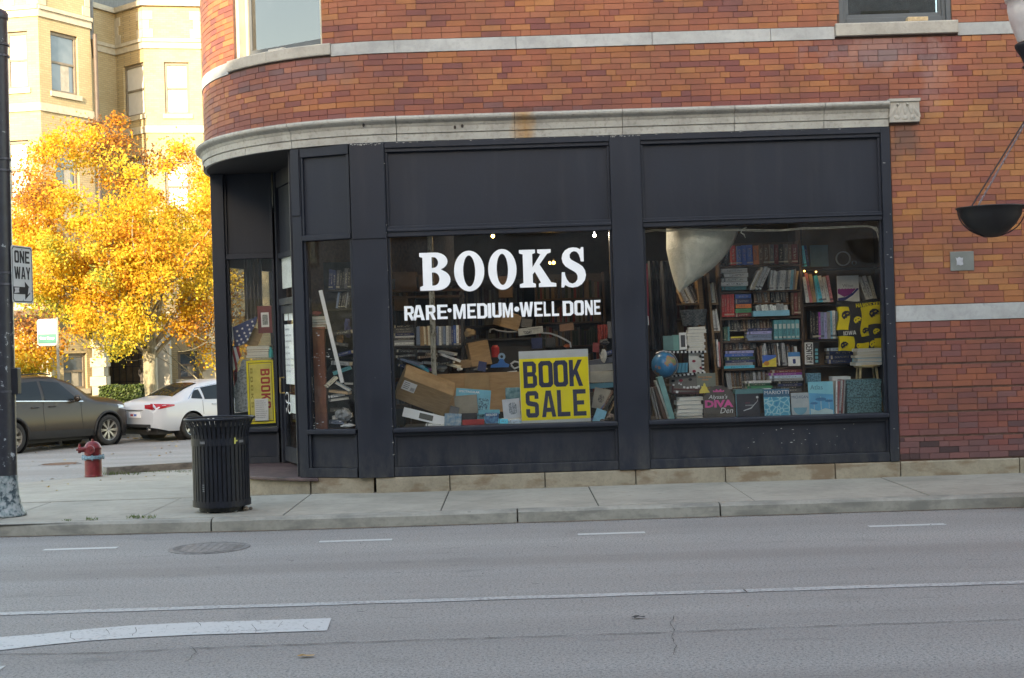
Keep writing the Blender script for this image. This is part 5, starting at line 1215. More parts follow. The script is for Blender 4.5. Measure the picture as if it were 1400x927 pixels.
# white pile, slim folders, frames
stack(z6, 194,306, (756,848), .34, ['white']*6, 'of the white pile beside the Diva sign', 'white pile beside the Diva sign', kind='edge', jit=.012)
def leaning(zf, p0, p1, wpx, Y, mat, label, cat, name, dep=.2):
    a = P(*zf(*p0), Y); b = P(*zf(*p1), Y); d = (b-a); L_ = d.length; ww = wpx/2.989/FPX*(Y-CY)
    m_ = MB(); m_.box(-ww/2,ww/2,0,dep,0,L_); o = m_.build(name, mat, bevel=.002); o.location = a; o.rotation_euler = (0, math.atan2(d.x, d.z), 0); return tag(o, label, cat)
leaning(z6, (178,848),(126,674),22,.36, C('folder_teal', (.17,.38,.38), .5), 'pale teal folder leaning in the left corner of the right window', 'folder', 'folder')
leaning(z6, (165,849),(110,690),8,.38, C('folder_white', (.45,.50,.48), .5), 'slim white folder leaning behind the teal one', 'folder', 'folder')
for k, (p0, p1) in enumerate((((128,850),(96,716)), ((118,850),(86,716)))): leaning(z6, p0, p1, 4, .34, C('frame_silver', (.35,.35,.35), .4), ['right','left'][k]+' one of two thin silver frames leaning by the pilaster', 'picture frame', 'framed_picture', .15)
o = leaning(z6, (150,848),(110,715), 18, .40, C('frame_brown', (.10,.055,.04), .5), 'brown board leaning between the silver frames and folders', 'board', 'board')
# figures on the red-brown rack
t = empty('toy_rack', (0,0,0), 0, 'small red-brown rack with white blocks above the white pile', 'rack')
mr = C('maroon_wood', (.10,.028,.03), .5)
plank(t, z6, (176,724),(300,727), .022, .50, .06, mr, 'rail'); plank(t, z6, (180,738),(302,741), .018, .52, .06, mr, 'rail'); plank(t, z6, (180,704),(178,738), .02, .50, .03, mr, 'upright')
for i, (x, y, s) in enumerate(((182,706,.020),(205,700,.018),(213,704,.016),(226,716,.022),(240,718,.022),(254,716,.024),(266,715,.020),(276,717,.026),(285,712,.026),(197,735,.026))):
    c = P(*z6(x,y), .485); m_ = MB(); m_.box(-s/2,s/2,0,s,-s/2,s/2); put(m_.mesh('block', M['white']), 'block', t, c, (0,random.uniform(-.2,.2),0))
pic = [(.0,.0),(1,0),(1,1),(0,1)]
o, w, h = card(z6, 276,354,658,714, .62, C('grey_green_card', (.17,.185,.15), .6), 'grey-green greeting card with orange lettering', 'card', .006)
om = C('print_warm', (.55,.22,.08), .6)
on(o, text_mesh('Home Sweet', h*.14, om, w*.72, bold=.03), -w*.40, h*.66); on(o, text_mesh('Home', h*.14, om, w*.32, bold=.03), -w*.2, h*.46)
bird = [(0,.0),(.55,0),(1,.05),(.78,.35),(.70,.62),(.62,.60),(.60,.85),(.50,1),(.40,.88),(.38,.66),(.18,.72),(.24,.50),(.05,.3)]
o, w, h = card(z6, 287,331,698,740, .26, C('bird_yellow', (.70,.55,.10), .5), 'small yellow crown-shaped figure left of the Diva sign', 'figurine', .012, 0, poly=bird)
# globe
gb = empty('globe', (0,0,0), 0, 'blue desk globe at the left of the right window', 'globe'); c = P(*z6(143,624), .62); rr = P(*z6(195,624), .62).x-c.x
m = NT('globe_map', .3); co = m.coord('Object', (1,1,1)); f = m.noise(co, 6.0, 5, .55); m.col(m.ramp(f, [(.50, (.025,.20,.42)), (.53, (.04,.25,.46)), (.54, (.40,.17,.16)), (.60, (.38,.30,.12)), (.68, (.10,.28,.14))]))
m_ = MB(); m_.sphere((0,0,0), rr, 32, 20); put(m_.mesh('sphere', m.m, True), 'ball', gb, c)
m_ = MB(); pts = [(rr*1.08*math.cos(a_), 0, rr*1.08*math.sin(a_)) for a_ in [math.radians(-110+10*i) for i in range(22)]]; m_.tube(pts, .006); put(m_.mesh('meridian', C('silver', (.35,.35,.36), .35, .6)), 'meridian', gb, c, (0,-.4,0))
m_ = MB(); m_.lathe([(0,0),(rr*.7,0),(rr*.62,.015),(.02,.03),(.015,.10)], 20); put(m_.mesh('stand', C('globe_base', (.1,.06,.035), .5)), 'stand', gb, (c.x, c.y, c.z-rr-.10))
# checker-edged display shelf with dots
ds = empty('display_stand', (0,0,0), 0, 'white dotted display stand with black and white chequered edges', 'display stand')
pw = C('stand_white', (.60,.60,.57), .7)
for (x0_,x1_,y0_,y1_,Y_) in ((245,305,576,662,.86),(165,310,668,735,.80)):
    a, b, zb, zt = bracket(z6, x0_,x1_,y0_,y1_, Y_); m_ = MB(); m_.box(a,b,Y_,Y_+.02,zb,zt); m_.build('panel', pw if x0_ > 200 else C('stand_grey', (.20,.19,.18), .7), ds)
for (p0_, p1_, n_, Y_) in (((140,573),(315,570),22,.80), ((302,574),(304,660),11,.80), ((165,672),(312,655),18,.76)):
    for i in range(n_):
        x = p0_[0]+(p1_[0]-p0_[0])*(i+.5)/n_; y = p0_[1]+(p1_[1]-p0_[1])*(i+.5)/n_; c = P(*z6(x,y), Y_); s = .0265 if abs(p1_[0]-p0_[0]) > 20 else .026
        m_ = MB(); m_.box(-s/2,s/2,0,.10,-.012,.012) if abs(p1_[0]-p0_[0]) > 20 else m_.box(-.011,.011,0,.10,-s/2,s/2)
        put(m_.mesh('check', M['white'] if i % 2 else blk), 'edge_check', ds, c)
for (x,y,mt) in ((265,609,'r'),(295,636,'r'),(266,650,'r'),(292,590,'k'),(212,688,'r'),(180,690,'k'),(250,684,'k'),(230,600,'k')):
    c = P(*z6(x,y), .855 if y < 665 else .795); put(fill('dot', [arcp(0,0,.022,.016,0,345,14)], C('dot_red', (.30,.02,.05), .6) if mt == 'r' else blk, .002, UP), 'dot', ds, c)
# cups, pile, picture frames and plaid basket on the stand
for k, x in enumerate((204,220,235)):
    c = P(*z6(x,656), .70); m_ = MB(); m_.lathe([(0,0),(.024,0),(.034,.115),(.031,.115),(.022,.006),(0,.006)], 16)
    o = m_.build('glass_cup', C('blue_glass', (.07,.28,.40), .2), loc=(c.x, c.y+.05*k, c.z)); tag(o, ['left','middle','right'][k]+' one of three blue tumblers beside the globe', 'tumbler')
stack(z6, 236,314, (468,568), .84, ['white']*8, 'of the white pile on the dotted stand', 'white pile on the dotted stand', kind='edge', dep=.12, jit=.014)
o, w, h = card(z6, 140,182,505,566, .84, C('photo_teal', (.09,.20,.20), .3), 'left teal photo in a clear frame on the stand', 'picture frame', .012); o, w, h = card(z6, 178,206,502,566, .84, C('photo_teal2', (.12,.30,.27), .3), 'right teal photo in a clear frame on the stand', 'picture frame', .012)
o, w, h = card(z6, 206,236,492,562, .86, M['white'], 'white picture frame left of the white pile', 'picture frame', .014); on(o, fill('p', [cham(-.3,.15,.3,.85,.02)], C('photo_dark', (.05,.05,.06), .4), .0006, UP @ Matrix.Diagonal((w,h,1,1))), 0, 0, 'photo')
bk = empty('basket', (0,0,0), 0, 'dark plaid basket on top of the white pile', 'basket'); a, b, zb, zt = bracket(z6, 214,322,396,464, .86)
m = NT('dark_plaid', .9); co = m.coord('Object'); ch = m.n('TexChecker'); ch.inputs['Scale'].default_value = 55; ch.inputs['Color1'].default_value = (.02,.03,.04,1); ch.inputs['Color2'].default_value = (.08,.11,.13,1); m.l(co, ch.inputs['Vector']); m.col(m.mix(.4, ch.outputs[0], m.ramp(m.noise(co,30,3), [(.4,(.02,.02,.02)),(.6,(.14,.13,.13))])))
m_ = MB(); w_, h_ = (b-a), zt-zb; m_.grid(lambda s,t_: ((a+b)/2+w_*(.42+.08*t_)*math.cos(6.283*s), .94+.09*math.sin(6.283*s), zb+h_*t_*.8+.006*math.sin(40*s)), 40, 5); m_.build('body', m.m, bk)
m_ = MB(); m_.grid(lambda s,t_: ((a+b)/2+w_*(.50+.02*math.sin(3.14*t_))*math.cos(6.283*s), .94+.10*math.sin(6.283*s), zb+h_*(.78+.2*t_)), 40, 3); m_.build('rim', C('rim_cloth', (.07,.08,.09), .9, var=.6, scale=40), bk)
# red banner and dark coats at the left edge
o, w, h = card(z6, 62,80,210,462, .40, C('banner_red', (.22,.012,.03), .7), 'dark red banner hanging at the left edge of the right window', 'banner', .006, 0); on(o, fill('p', [[(-.4,0),(.4,0),(.3,.14),(-.4,.2)]], wht, .0006, UP @ Matrix.Diagonal((w,h,1,1))), 0, 0, 'banner_patch')
for k, (x0_, x1_) in enumerate(((82,130),(132,196))):
    a, b, zb, zt = bracket(z6, x0_,x1_,200,560, .95+.1*k); m_ = MB()
    m_.grid(lambda s,t_: (a+(b-a)*s*(1-.15*(t_>.8)*(t_-.8)*5), .95+.1*k+.03*math.sin(14*s+2*t_), zb+(zt-zb)*t_), 24, 8); tag(m_.build('hanging_coat', M['dark_stuff'], smooth=True), ['left black coat hanging behind the globe','right black coat hanging behind the globe'][k], 'coat')
# bubble-wrap sheet sagging from the top of the window
m = NT('bubble_wrap', .22, spec=.7); co = m.coord('Object'); vo = m.n('TexVoronoi'); vo.inputs['Scale'].default_value = 48; m.l(co, vo.inputs['Vector'])
f = m.noise(co, 9, 7); m.col(m.ramp(f, [(.3, (.36,.37,.32)), (.7, (.56,.565,.50))])); m.bump(vo.outputs['Distance'], .45, .012); m.b.inputs['Roughness'].default_value = .5
def bw(s, t_):
    # t 0 at the tip, 1 along the top
    xl = 200-48*min(1, t_*1.5)**.7; xr = 212+(450-212)*t_**.92+42*math.sin(math.pi*t_); x = xl+(xr-xl)*s; y = 320+(68-320)*t_+10*math.sin(math.pi*s)*(1-t_)
    Y_ = .56-.40*max(0,math.sin(math.pi*s))**.6*(.30+.70*min(1,1.25*t_))+.006*math.sin(20*s+9*t_)
    return tuple(P(*z6(x,y), Y_))
m_ = MB(); m_.grid(bw, 36, 30); o = m_.build('bubble_wrap_sheet', m.m, smooth=True); so_ = o.modifiers.new('thick','SOLIDIFY'); so_.thickness = .006
tag(o, 'sagging sheet of bubble wrap hanging at the top left of the right window', 'bubble wrap')
# peeling film along the top right of the glass
m = C('film', (.34,.33,.28), .5, var=.3, scale=20)
m_ = MB(); pts = [(62,78),(110,70),(160,74),(230,66),(330,72),(440,70),(520,72),(620,72),(720,64),(820,62),(900,56),(970,54),(1010,62),(1030,84),(1036,118)]
for off in (0, 5): m_.tube([P(*z6(x, y+off+random.uniform(-1,1)), .09+.01*random.random()) for x, y in pts], [.0035+.003*random.random() for _ in pts], 6)
m_.tube([P(*z6(x,y), .085) for x, y in ((480,62),(462,72),(457,84),(470,92),(476,106))], [.008,.009,.006,.008,.002], 6)
for k in range(4): m_.tube([P(*z6(985+12*k+random.uniform(-4,4),58), .09), P(*z6(1012+6*k,80), .085), P(*z6(1018+7*k,100+5*k), .09), P(*z6(1020+6*k,118+random.uniform(-8,8)), .09)], .004, 5)
tag(m_.build('torn_film', m, smooth=True), 'torn strip of clear film along the top of the right window', 'film strip')
m_ = MB(); m_.tube([P(*z6(x,y), .12) for x, y in ((1030,130),(1038,250),(1042,340))], .012, 6); tag(m_.build('white_pipe', C('grey_pipe', (.28,.30,.34), .5)), 'pale grey pipe down the right edge of the right window', 'pipe')
# ================================================================ MIDDLE WINDOW CONTENTS
sh = empty('shelf_unit', (0,0,0), 0, 'dark shelf unit of books at the left of the middle window', 'shelf unit'); YM = 1.5
dkm = C('black_shelf', (.022,.020,.020), .6)
for y in (302,330,541): plank(sh, z5, (60,y),(414,y-6), .03, YM, .3, dkm if y > 400 else M['wood_dark'], 'shelf')
plank(sh, z5, (411,640),(404,300), .04, YM, .3, dkm, 'side_panel'); plank(sh, z5, (210,600),(206,300), .02, YM+.02, .28, dkm, 'divider')
row(z5, 212,404, 448,538, YM+.01, ['slate blue','slate blue','tan','tan','cream','tan','cream','white','grey','navy','slate blue','white','grey','slate blue','white','grey','navy','blue','white','brown'], 'in the row behind the peeling post', 'row behind the peeling post', hv=.06)
stack(z5, 112,208, (444,538), YM+.01, ['black','dark grey','dark grey','navy','white','dark grey','grey','white','grey'], 'of the journals piled left of the row', 'journals piled in the middle window', jit=.02)
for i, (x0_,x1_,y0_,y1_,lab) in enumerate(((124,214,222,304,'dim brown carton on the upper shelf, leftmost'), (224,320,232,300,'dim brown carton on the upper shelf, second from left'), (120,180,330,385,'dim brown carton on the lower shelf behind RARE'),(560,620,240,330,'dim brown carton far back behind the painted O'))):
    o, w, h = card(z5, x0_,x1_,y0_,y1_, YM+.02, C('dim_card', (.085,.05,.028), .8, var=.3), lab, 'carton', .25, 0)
# desk and deeper shelving in the gloom
dk_ = empty('desk', (0,0,0), 0, 'dark desk heaped with papers in the middle of the shop', 'desk'); a, b, zb, zt = bracket(z5, 415,760,500,660, 1.9)
m_ = MB(); m_.box(a-.0,b,1.85,2.6,zt-.03,zt); m_.build('desk_top', dkm, dk_)
m_ = MB(); m_.box(a+.02,b-.02,1.9,2.5,.28,zt-.031); m_.build('desk_body', C('desk_body', (.02,.016,.014), .7), dk_)
def backcase(x0_, x1_, Y, lab, nsh, pal):
    t = empty('bookcase', (0,0,0), 0, lab, 'bookcase')
    m_ = MB(); m_.box(x0_,x0_+.03,Y,Y+.3,.28,2.75); m_.box(x1_-.03,x1_,Y,Y+.3,.28,2.75); m_.box(x0_,x1_,Y+.28,Y+.3,.28,2.75); m_.build('carcass', M['wood_dark'], t)
    for k in range(nsh):
        z = .35+k*.34; m_ = MB(); m_.box(x0_+.031,x1_-.031,Y+.001,Y+.279,z-.02,z); m_.build('shelf', M['wood_dark'], t)
    m_ = MB(); m_.mi = 0
    for k in range(nsh):
        z = .352+k*.34; x = x0_+.04
        while x < x1_-.08:
            w = random.uniform(.02,.045); m_.mi = random.randrange(len(pal)); m_.box(x, x+w-.002, Y+.03+random.uniform(0,.03), Y+.22, z, z+random.uniform(.19,.29)); x += w
    o = m_.build('book_row', [C('far_book_'+p, tuple(c_*.22 for c_ in COLS[p]), .6) for p in pal], t); o['kind'] = 'stuff'  # book colours scaled down: the gloom of the deep shop is in the colour
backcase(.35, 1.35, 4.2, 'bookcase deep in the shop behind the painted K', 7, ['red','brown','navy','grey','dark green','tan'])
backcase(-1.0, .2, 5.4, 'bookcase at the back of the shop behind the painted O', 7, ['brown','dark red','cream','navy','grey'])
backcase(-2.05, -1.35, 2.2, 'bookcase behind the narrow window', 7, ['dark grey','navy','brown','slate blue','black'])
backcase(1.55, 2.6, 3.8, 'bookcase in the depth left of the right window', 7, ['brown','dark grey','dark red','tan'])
# peeling post
a = P(*z5(290,690), .95); b = P(*z5(270,60), .95)
m = NT('peeling_post', .8); co = m.coord('Object', (9,9,2.4)); f = m.noise(co, 3, 6, .8); m.col(m.ramp(f, [(.44, (.10,.085,.06)), (.50, (.34,.33,.28)), (.7, (.42,.41,.36))])); m.bump(f, .5, .004)
m_ = MB(); m_.box(-.032,.032,0,.06,0,3.1); o = m_.build('wooden_post', m.m, bevel=.004, loc=((a.x+b.x)/2,.95,.30)); tag(o, 'wooden post with peeling white paint behind the painted word RARE', 'post')
# plywood counter front
for (x0_,x1_,y0_,y1_,Y_,lab) in ((300,655,648,815,.98,'plywood board standing across the middle window'),):
    o, w, h = card(z5, x0_,x1_,y0_,y1_, Y_, M['plywood'], lab, 'board', .018, 0, name='plywood_board')
o, w, h = card(z5, 415,520,650,735, .965, C('card_patch', (.38,.24,.12), .8), 'cardboard sheet hanging on the plywood board', 'cardboard', .004, 0, 2, name='cardboard_sheet')
# cartons
def carton(x0_, x1_, y0_, y1_, Y, dep, rot, lab, label=False, flap=True, rx=0, rz=0, zf=z5):
    a, b, zb, zt = bracket(zf, x0_,x1_,y0_,y1_, Y); w, h = b-a, zt-zb
    t = empty('cardboard_box', ((a+b)/2, Y, (zb+zt)/2), 0, lab, 'cardboard box'); t.rotation_euler = (math.radians(rx), math.radians(rot), math.radians(rz))
    m_ = MB(); e = .004
    for q in ((-w/2,w/2,0,e,-h/2,h/2),(-w/2,w/2,dep-e,dep,-h/2,h/2),(-w/2,-w/2+e,e,dep-e,-h/2,h/2),(w/2-e,w/2,e,dep-e,-h/2,h/2),(-w/2+e,w/2-e,e,dep-e,-h/2,-h/2+e)): m_.box(*q)
    m_.build('box_body', M['cardboard'], t, bevel=.002)
    if flap:
        for sgn, y_ in ((1, 0), (-1, dep)):
            m_ = MB(); m_.box(-w/2+.003,w/2-.003,0,dep*.49,0,e); put(m_.mesh('flap', M['cardboard']), 'flap', t, (0, y_, h/2+.001), (math.radians(8 if sgn > 0 else 172), 0, 0))
    if label:
        m_ = MB(); m_.box(-w*.46,-w*.20,-.002,-.0003,h*.0,h*.40); l_ = m_.build('shipping_label', M['white'], t)
        for k in range(7): m_ = MB(); m_.box(-w*.29+.007*k,-w*.29+.003+.007*k,-.003,-.0021,h*.05,h*.2); m_.build('bar', blk, l_)
        m_ = MB(); [m_.box(-w*.44,-w*.33,-.003,-.0021,h*(.08+.08*k),h*(.10+.08*k)) for k in range(4)]; m_.build('print_line', blk, l_)
    return t, w, h
carton(132,356,694,806,.30,.30,23,'large tan cardboard box tipped over at the left of the middle window', True, rx=32, rz=10)
carton(440,526,516,618,1.30,.22,-8,'open cardboard box standing on the heap behind the plywood', rx=-8, rz=12)
carton(368,448,594,628,1.25,.2,-3,'flat cardboard box lying on the heap behind the plywood', flap=False)
carton(570,655,402,462,1.8,.3,16,'brown cardboard box on the desk behind WELL DONE', rx=6, rz=20)
# tilted white board, poster, grey card
o, w, h = card(z5, 150,335,812,852, .26, M['white'], 'white framed board tilted under the large cardboard box', 'board', .02, -12, 15, name='white_board'); on(o, fill('p', [cham(-.12,.2,.2,.8,.02)], C('board_print', (.09,.09,.08), .6), .0006, UP @ Matrix.Diagonal((w,h,1,1))), 0, 0, 'printed_shape')
o, w, h = card(z5, 370,518,716,845, .42, C('cyan_poster', (.12,.40,.52), .5), 'cyan catalogue poster leaning behind a grey card', 'poster', .01, -8, 6); on(o, text_mesh('SPECTACULAR', h*.07, wht, w*.6, bold=.03), -w*.42, h*.87)
on(o, fill('p', [[(.15,.1),(.46,.1),(.46,.72),(.15,.72)]], cover_mat('poster_print', (.02,.07,.12), (.16,.42,.5), 40, 'grain'), .0006, UP @ Matrix.Diagonal((w,h,1,1))), 0, 0, 'printed_shape')
o, w, h = card(z5, 377,474,742,822, .38, C('grey_board', (.24,.215,.17), .8), 'blank grey cardboard leaning against the cyan poster', 'cardboard', .004, -9, -3, name='cardboard_sheet')
def vol(x0_,x1_,y0_,y1_,Y,mat,lab,th=.02,tilt=-4,rot=0,art=None):
    o, w, h = card(z5, x0_,x1_,y0_,y1_, Y, mat, lab, 'book', th, tilt, rot)
    if art: on(o, art(w,h), 0, 0, 'printed_shape')
    return o, w, h
vol(330,402,820,878,.24, cover_mat('swirl_cover', (.42,.46,.48), (.05,.20,.34), 22), 'white and blue swirl-covered book at the foot of the cyan poster', rot=4)
vol(403,470,818,846,.27, C('black_cover', (.02,.02,.024), .3), 'black book with white print behind the red book')
vol(408,500,846,872,.22, C('red_cover', (.36,.03,.035), .5), 'red book lying at the foot of the middle window', .12, 0)
o, w, h = vol(503,562,816,862,.24, cover_mat('blue_photo', (.01,.04,.16), (.10,.32,.50), 20), 'dark blue photo book right of the red book'); on(o, text_mesh('BIOLOGY', h*.2, wht, w*.8, bold=.03), -w*.4, h*.7)
vol(476,566,804,822,.36, C('cyan_cover', (.10,.40,.50), .5), 'cyan folder behind the blue photo book')
o, w, h = vol(582,655,757,840,.30, C('paper_white', (.50,.54,.60), .7), 'white sketched poster leaning left of the yellow sale sign', .004, -10, -4); on(o, fill('p', [cham(-.15,.2,.3,.8,.1)], cover_mat('sketch', (.42,.46,.52), (.12,.16,.2), 45, 'grain'), .0005, UP @ Matrix.Diagonal((w,h,1,1))), 0, 0, 'printed_shape')
vol(590,652,710,766,.62, cover_mat('teal_white_cover', (.04,.16,.20), (.25,.45,.5), 14), 'teal hardback standing behind the white sketch')
stack(z5, 566,662, (842,868), .25, ['white','light blue','white'], 'of the low pile left of the sale sign', 'low pile left of the sale sign', jit=.015)
m_ = MB(); m_.tube([P(*z5(408,873), .17), P(*z5(560,868), .17), P(*z5(640,866), .17)], .005, 6); tag(m_.build('thin_stick', M['pine']), 'thin wooden stick lying along the front of the red book', 'stick')
stack(z5, 245,325, (862,880), .22, ['white','grey'], 'of the papers at the window foot', 'papers at the window foot', jit=.02)
# heap of books between shelf and cartons
random.seed(31)
heap = [(130,230,568,640,18,'slate blue'),(150,250,575,652,22,'light blue'),(170,270,590,660,26,'cyan'),(128,200,600,660,20,'navy'),(120,215,552,572,3,'black'),(122,210,574,590,-4,'dark grey'),(220,300,552,574,4,'dark grey'),(215,300,578,594,-3,'brown'),
        (300,372,560,580,12,'grey'),(310,400,576,604,22,'white'),(296,370,604,622,-6,'black'),(330,398,612,630,15,'cream'),(235,300,600,625,8,'grey'),(250,300,632,650,0,'purple')]
for i, (x0_,x1_,y0_,y1_,rot,cn) in enumerate(heap):
    a, b, zb, zt = bracket(z5, x0_,x1_,(y0_+y1_)/2-7,(y0_+y1_)/2+7, 1.12-.02*i%.2)
    book('lie', ((a+b)/2, 1.05+.03*(i%5), (zb+zt)/2), (b-a, .2, .030), cn, f'{cn} book, {ORD[i]} from the left in the slanting heap behind the large box', 'slanting heap behind the large box', (0,math.radians(rot),math.radians(random.uniform(-12,12))))
# rumpled small things on the heap
def blob(zf, x, y, Y, r, mat, lab, cat, name, sq=(1,.7,.6)):
    c = P(*zf(x,y), Y); m_ = MB(); n_ = 14
    vs = []; sd = random.random()*9
    for j in range(9):
        for k in range(n_):
            th, ph = math.pi*j/8, 2*math.pi*k/n_; d_ = Vector((math.sin(th)*math.cos(ph), math.sin(th)*math.sin(ph), -math.cos(th))); q = r*(1+.45*noise.noise(d_*1.6+Vector((sd,0,0))))
            vs.append((d_.x*q*sq[0], d_.y*q*sq[1], d_.z*q*sq[2]))
    m_.add(vs, [(j*n_+k,j*n_+(k+1)%n_,(j+1)*n_+(k+1)%n_,(j+1)*n_+k) for j in range(8) for k in range(n_)]); o = m_.build(name, mat, loc=c); return tag(o, lab, cat)
blob(z5, 397,632, 1.1, .035, M['white'], 'crumpled white cup on the heap behind the plywood', 'cup', 'paper_cup'); blob(z5, 318,625, 1.15, .07, C('pale_cloth', (.34,.36,.38), .9), 'pale cloth bundle beside the peeling post', 'cloth', 'cloth_bundle')
blob(z5, 270,665, .98, .05, C('spotted_purple', (.06,.04,.14), .9, var=.8, scale=60), 'spotted purple cloth at the foot of the peeling post', 'cloth', 'cloth_bundle')
blob(z5, 485,632, 1.2, .06, C('grey_rag', (.20,.21,.21), .8, var=.5, scale=30), 'grey rag in front of the open cardboard box', 'rag', 'rag', (1.3,.7,.4))
# red can and blue tape dispenser
c = P(*z5(547,558), 1.5); m_ = MB(); m_.lathe([(0,0),(.05,0),(.05,.12),(.042,.13),(.03,.15),(0,.15)], 20); tag(m_.build('red_can', C('red_tin', (.42,.02,.02), .35), loc=(c.x,c.y,c.z-.07)), 'small red can standing behind the blue dispenser', 'can')
t = empty('tape_dispenser', (0,0,0), 0, 'bright blue tape dispenser on the plywood board edge', 'tape dispenser'); c = P(*z5(565,625), 1.05); bm = C('dispenser_blue', (.025,.16,.48), .35)
m_ = MB(); m_.xz([(-.11,0),(.11,0),(.12,.03),(.07,.055),(.05,.10),(.01,.105),(-.02,.05),(-.10,.03)], 0, .06); put(m_.mesh('base', bm), 'base', t, c)
m_ = MB(); m_.lathe([(.018,-.02),(.045,-.02),(.045,.02),(.018,.02)], 20, (0,0,0), Matrix.Rotation(math.pi/2,4,'X')); put(m_.mesh('roll', C('roll_clear', (.25,.40,.55), .3)), 'roll', t, (c.x+.03,c.y+.03,c.z+.13))
# newspaper rolls and curved grey strip
t, w, h = card(z5, 645,750,456,486, 1.35, C('newsprint', (.40,.41,.40), .9, var=.2, scale=30), 'folded newspaper lying on the desk below WELL', 'newspaper', .2, 0, -5); on(t, text_mesh('TODAY', h*.4, blk, w*.35, bold=.03), -w*.3, h*.15)
for i in range(3): on(t, text_mesh('mnmnmmnmn', h*.12, blk, w*.5), -w*.1, h*(.7-.0*i))
m_ = MB(); pts = [(745,475),(780,478),(815,490),(845,505),(866,518),(870,540)]
m_.grid(lambda s,t_: (lambda q: tuple(P(*z5(pts[q[0]][0]+(pts[q[0]+1][0]-pts[q[0]][0])*q[1], pts[q[0]][1]+(pts[q[0]+1][1]-pts[q[0]][1])*q[1]), 1.30+.14*t_)))((min(4,int(s*5)), s*5-min(4,int(s*5)))), 20, 2)
o = m_.build('curved_strip', C('strip_grey', (.33,.35,.38), .5)); md = o.modifiers.new('s','SOLIDIFY'); md.thickness = .02; tag(o, 'curved grey plastic strip arching over the sale sign', 'plastic strip')
blob(z5, 850,534, 1.4, .04, C('orange_cap', (.55,.12,.03), .5), 'orange cap under the end of the curved grey strip', 'cap', 'orange_cap')
m_ = MB(); m_.tube([P(*z5(x,y), 1.4) for x, y in ((524,478),(526,466),(540,462),(560,470),(600,476),(640,474))], [.012,.012,.010,.010,.012,.012], 8); tag(m_.build('bent_tube', C('chrome', (.38,.38,.38), .3, .7)), 'bent metal tube on the desk left of the newspaper', 'tube')
blob(z5, 440,478, 1.5, .06, C('tan_bag', (.22,.15,.07), .8, var=.4), 'tan bag slumped on the desk beside the book row', 'bag', 'bag', (1.2,.6,.9)); blob(z5, 735,620, 1.2, .05, C('dark_tool', (.06,.06,.07), .5), 'dark tool on the heap behind the sale sign', 'tool', 'tool')
m_ = MB(); m_.tube([P(*z5(x,y), 1.0) for x, y in ((612,612),(628,600),(648,604),(650,622),(628,630),(614,616))], .012, 8); tag(m_.build('white_loop', C('pale_plastic', (.45,.47,.50), .4)), 'looped white plastic handle left of the sale sign', 'handle loop')
# right side clutter
a, b, zb, zt = bracket(z5, 974,1024,444,520, 1.2); m_ = MB(); m_.grid(lambda s,t_: (a+(b-a)*(s*(.75+.25*t_)+.1), 1.2+.02*math.sin(25*s), zb+(zt-zb)*t_), 24, 4)
o = m_.build('red_bag', C('red_cloth', (.34,.06,.05), .8, var=.4, scale=30), smooth=True); tag(o, 'red striped cloth bag hanging at the right of the middle window', 'bag')
blob(z5, 1008,518, 1.15, .06, C('dark_toy', (.05,.05,.055), .8), 'dark soft toy under the red cloth bag', 'toy', 'soft_toy'); blob(z5, 1005,575, .9, .055, C('white_cloth', (.50,.50,.48), .9), 'white cloth draped over boxes right of the sale sign', 'cloth', 'white_cloth', (.7,.5,1.3))
for i, (x0_,x1_,y0_,y1_,Y_,cc,lab,rot) in enumerate(((946,1052,588,612,.95,(.10,.11,.15),'dark grey case under the white cloth',-8),(946,1052,612,640,.9,(.30,.31,.31),'grey flat box third down at the right of the sale sign',-2),(948,1050,642,688,.8,(.40,.38,.33),'cream box at the right of the sale sign',0),(948,1052,692,712,.75,(.07,.25,.36),'blue book edge under the cream box',-2),
        (952,1022,712,800,.50,(.36,.34,.29),'sketchbook with a dark drawing right of the sale sign',12))):
    o, w, h = card(z5, x0_,x1_,y0_,y1_, Y_, C(f'clutter{i}', cc, .7), lab, 'box' if i < 3 else 'book', .2 if i < 4 else .015, 0 if i < 4 else -10, rot)
    if i == 4: on(o, fill('p', [cham(-.2,.3,.15,.7,.1)], cover_mat('sketch2', (.34,.32,.28), (.08,.08,.08), 40, 'grain'), .0005, UP @ Matrix.Diagonal((w,h,1,1))), 0, 0, 'printed_shape')
for k, (p0,p1,cn) in enumerate((((968,856),(1048,724),'brown'),((958,852),(1020,770),'blue'),((1008,858),(1052,770),'tan'),((985,858),(1045,745),'cream'))):
    aa, bb_ = P(*z5(*p0), .42+.04*k), P(*z5(*p1), .42+.04*k); d_ = bb_-aa
    book('up', aa, (.02,.2,d_.length), cn, f'{cn} book leaning against the pilaster right of the sale sign', 'leaning books right of the sale sign', (0,math.atan2(d_.x,d_.z),0))
blob(z5, 1040,835, .3, .075, C('fur', (.22,.17,.15), .95, var=.7, scale=50), 'shaggy brown bundle in the lower right corner of the middle window', 'bundle', 'bundle'); blob(z5, 1000,850, .3, .035, C('grey_fur', (.17,.14,.13), .95, var=.7, scale=50), 'small grey bundle beside the sale sign foot', 'bundle', 'bundle')
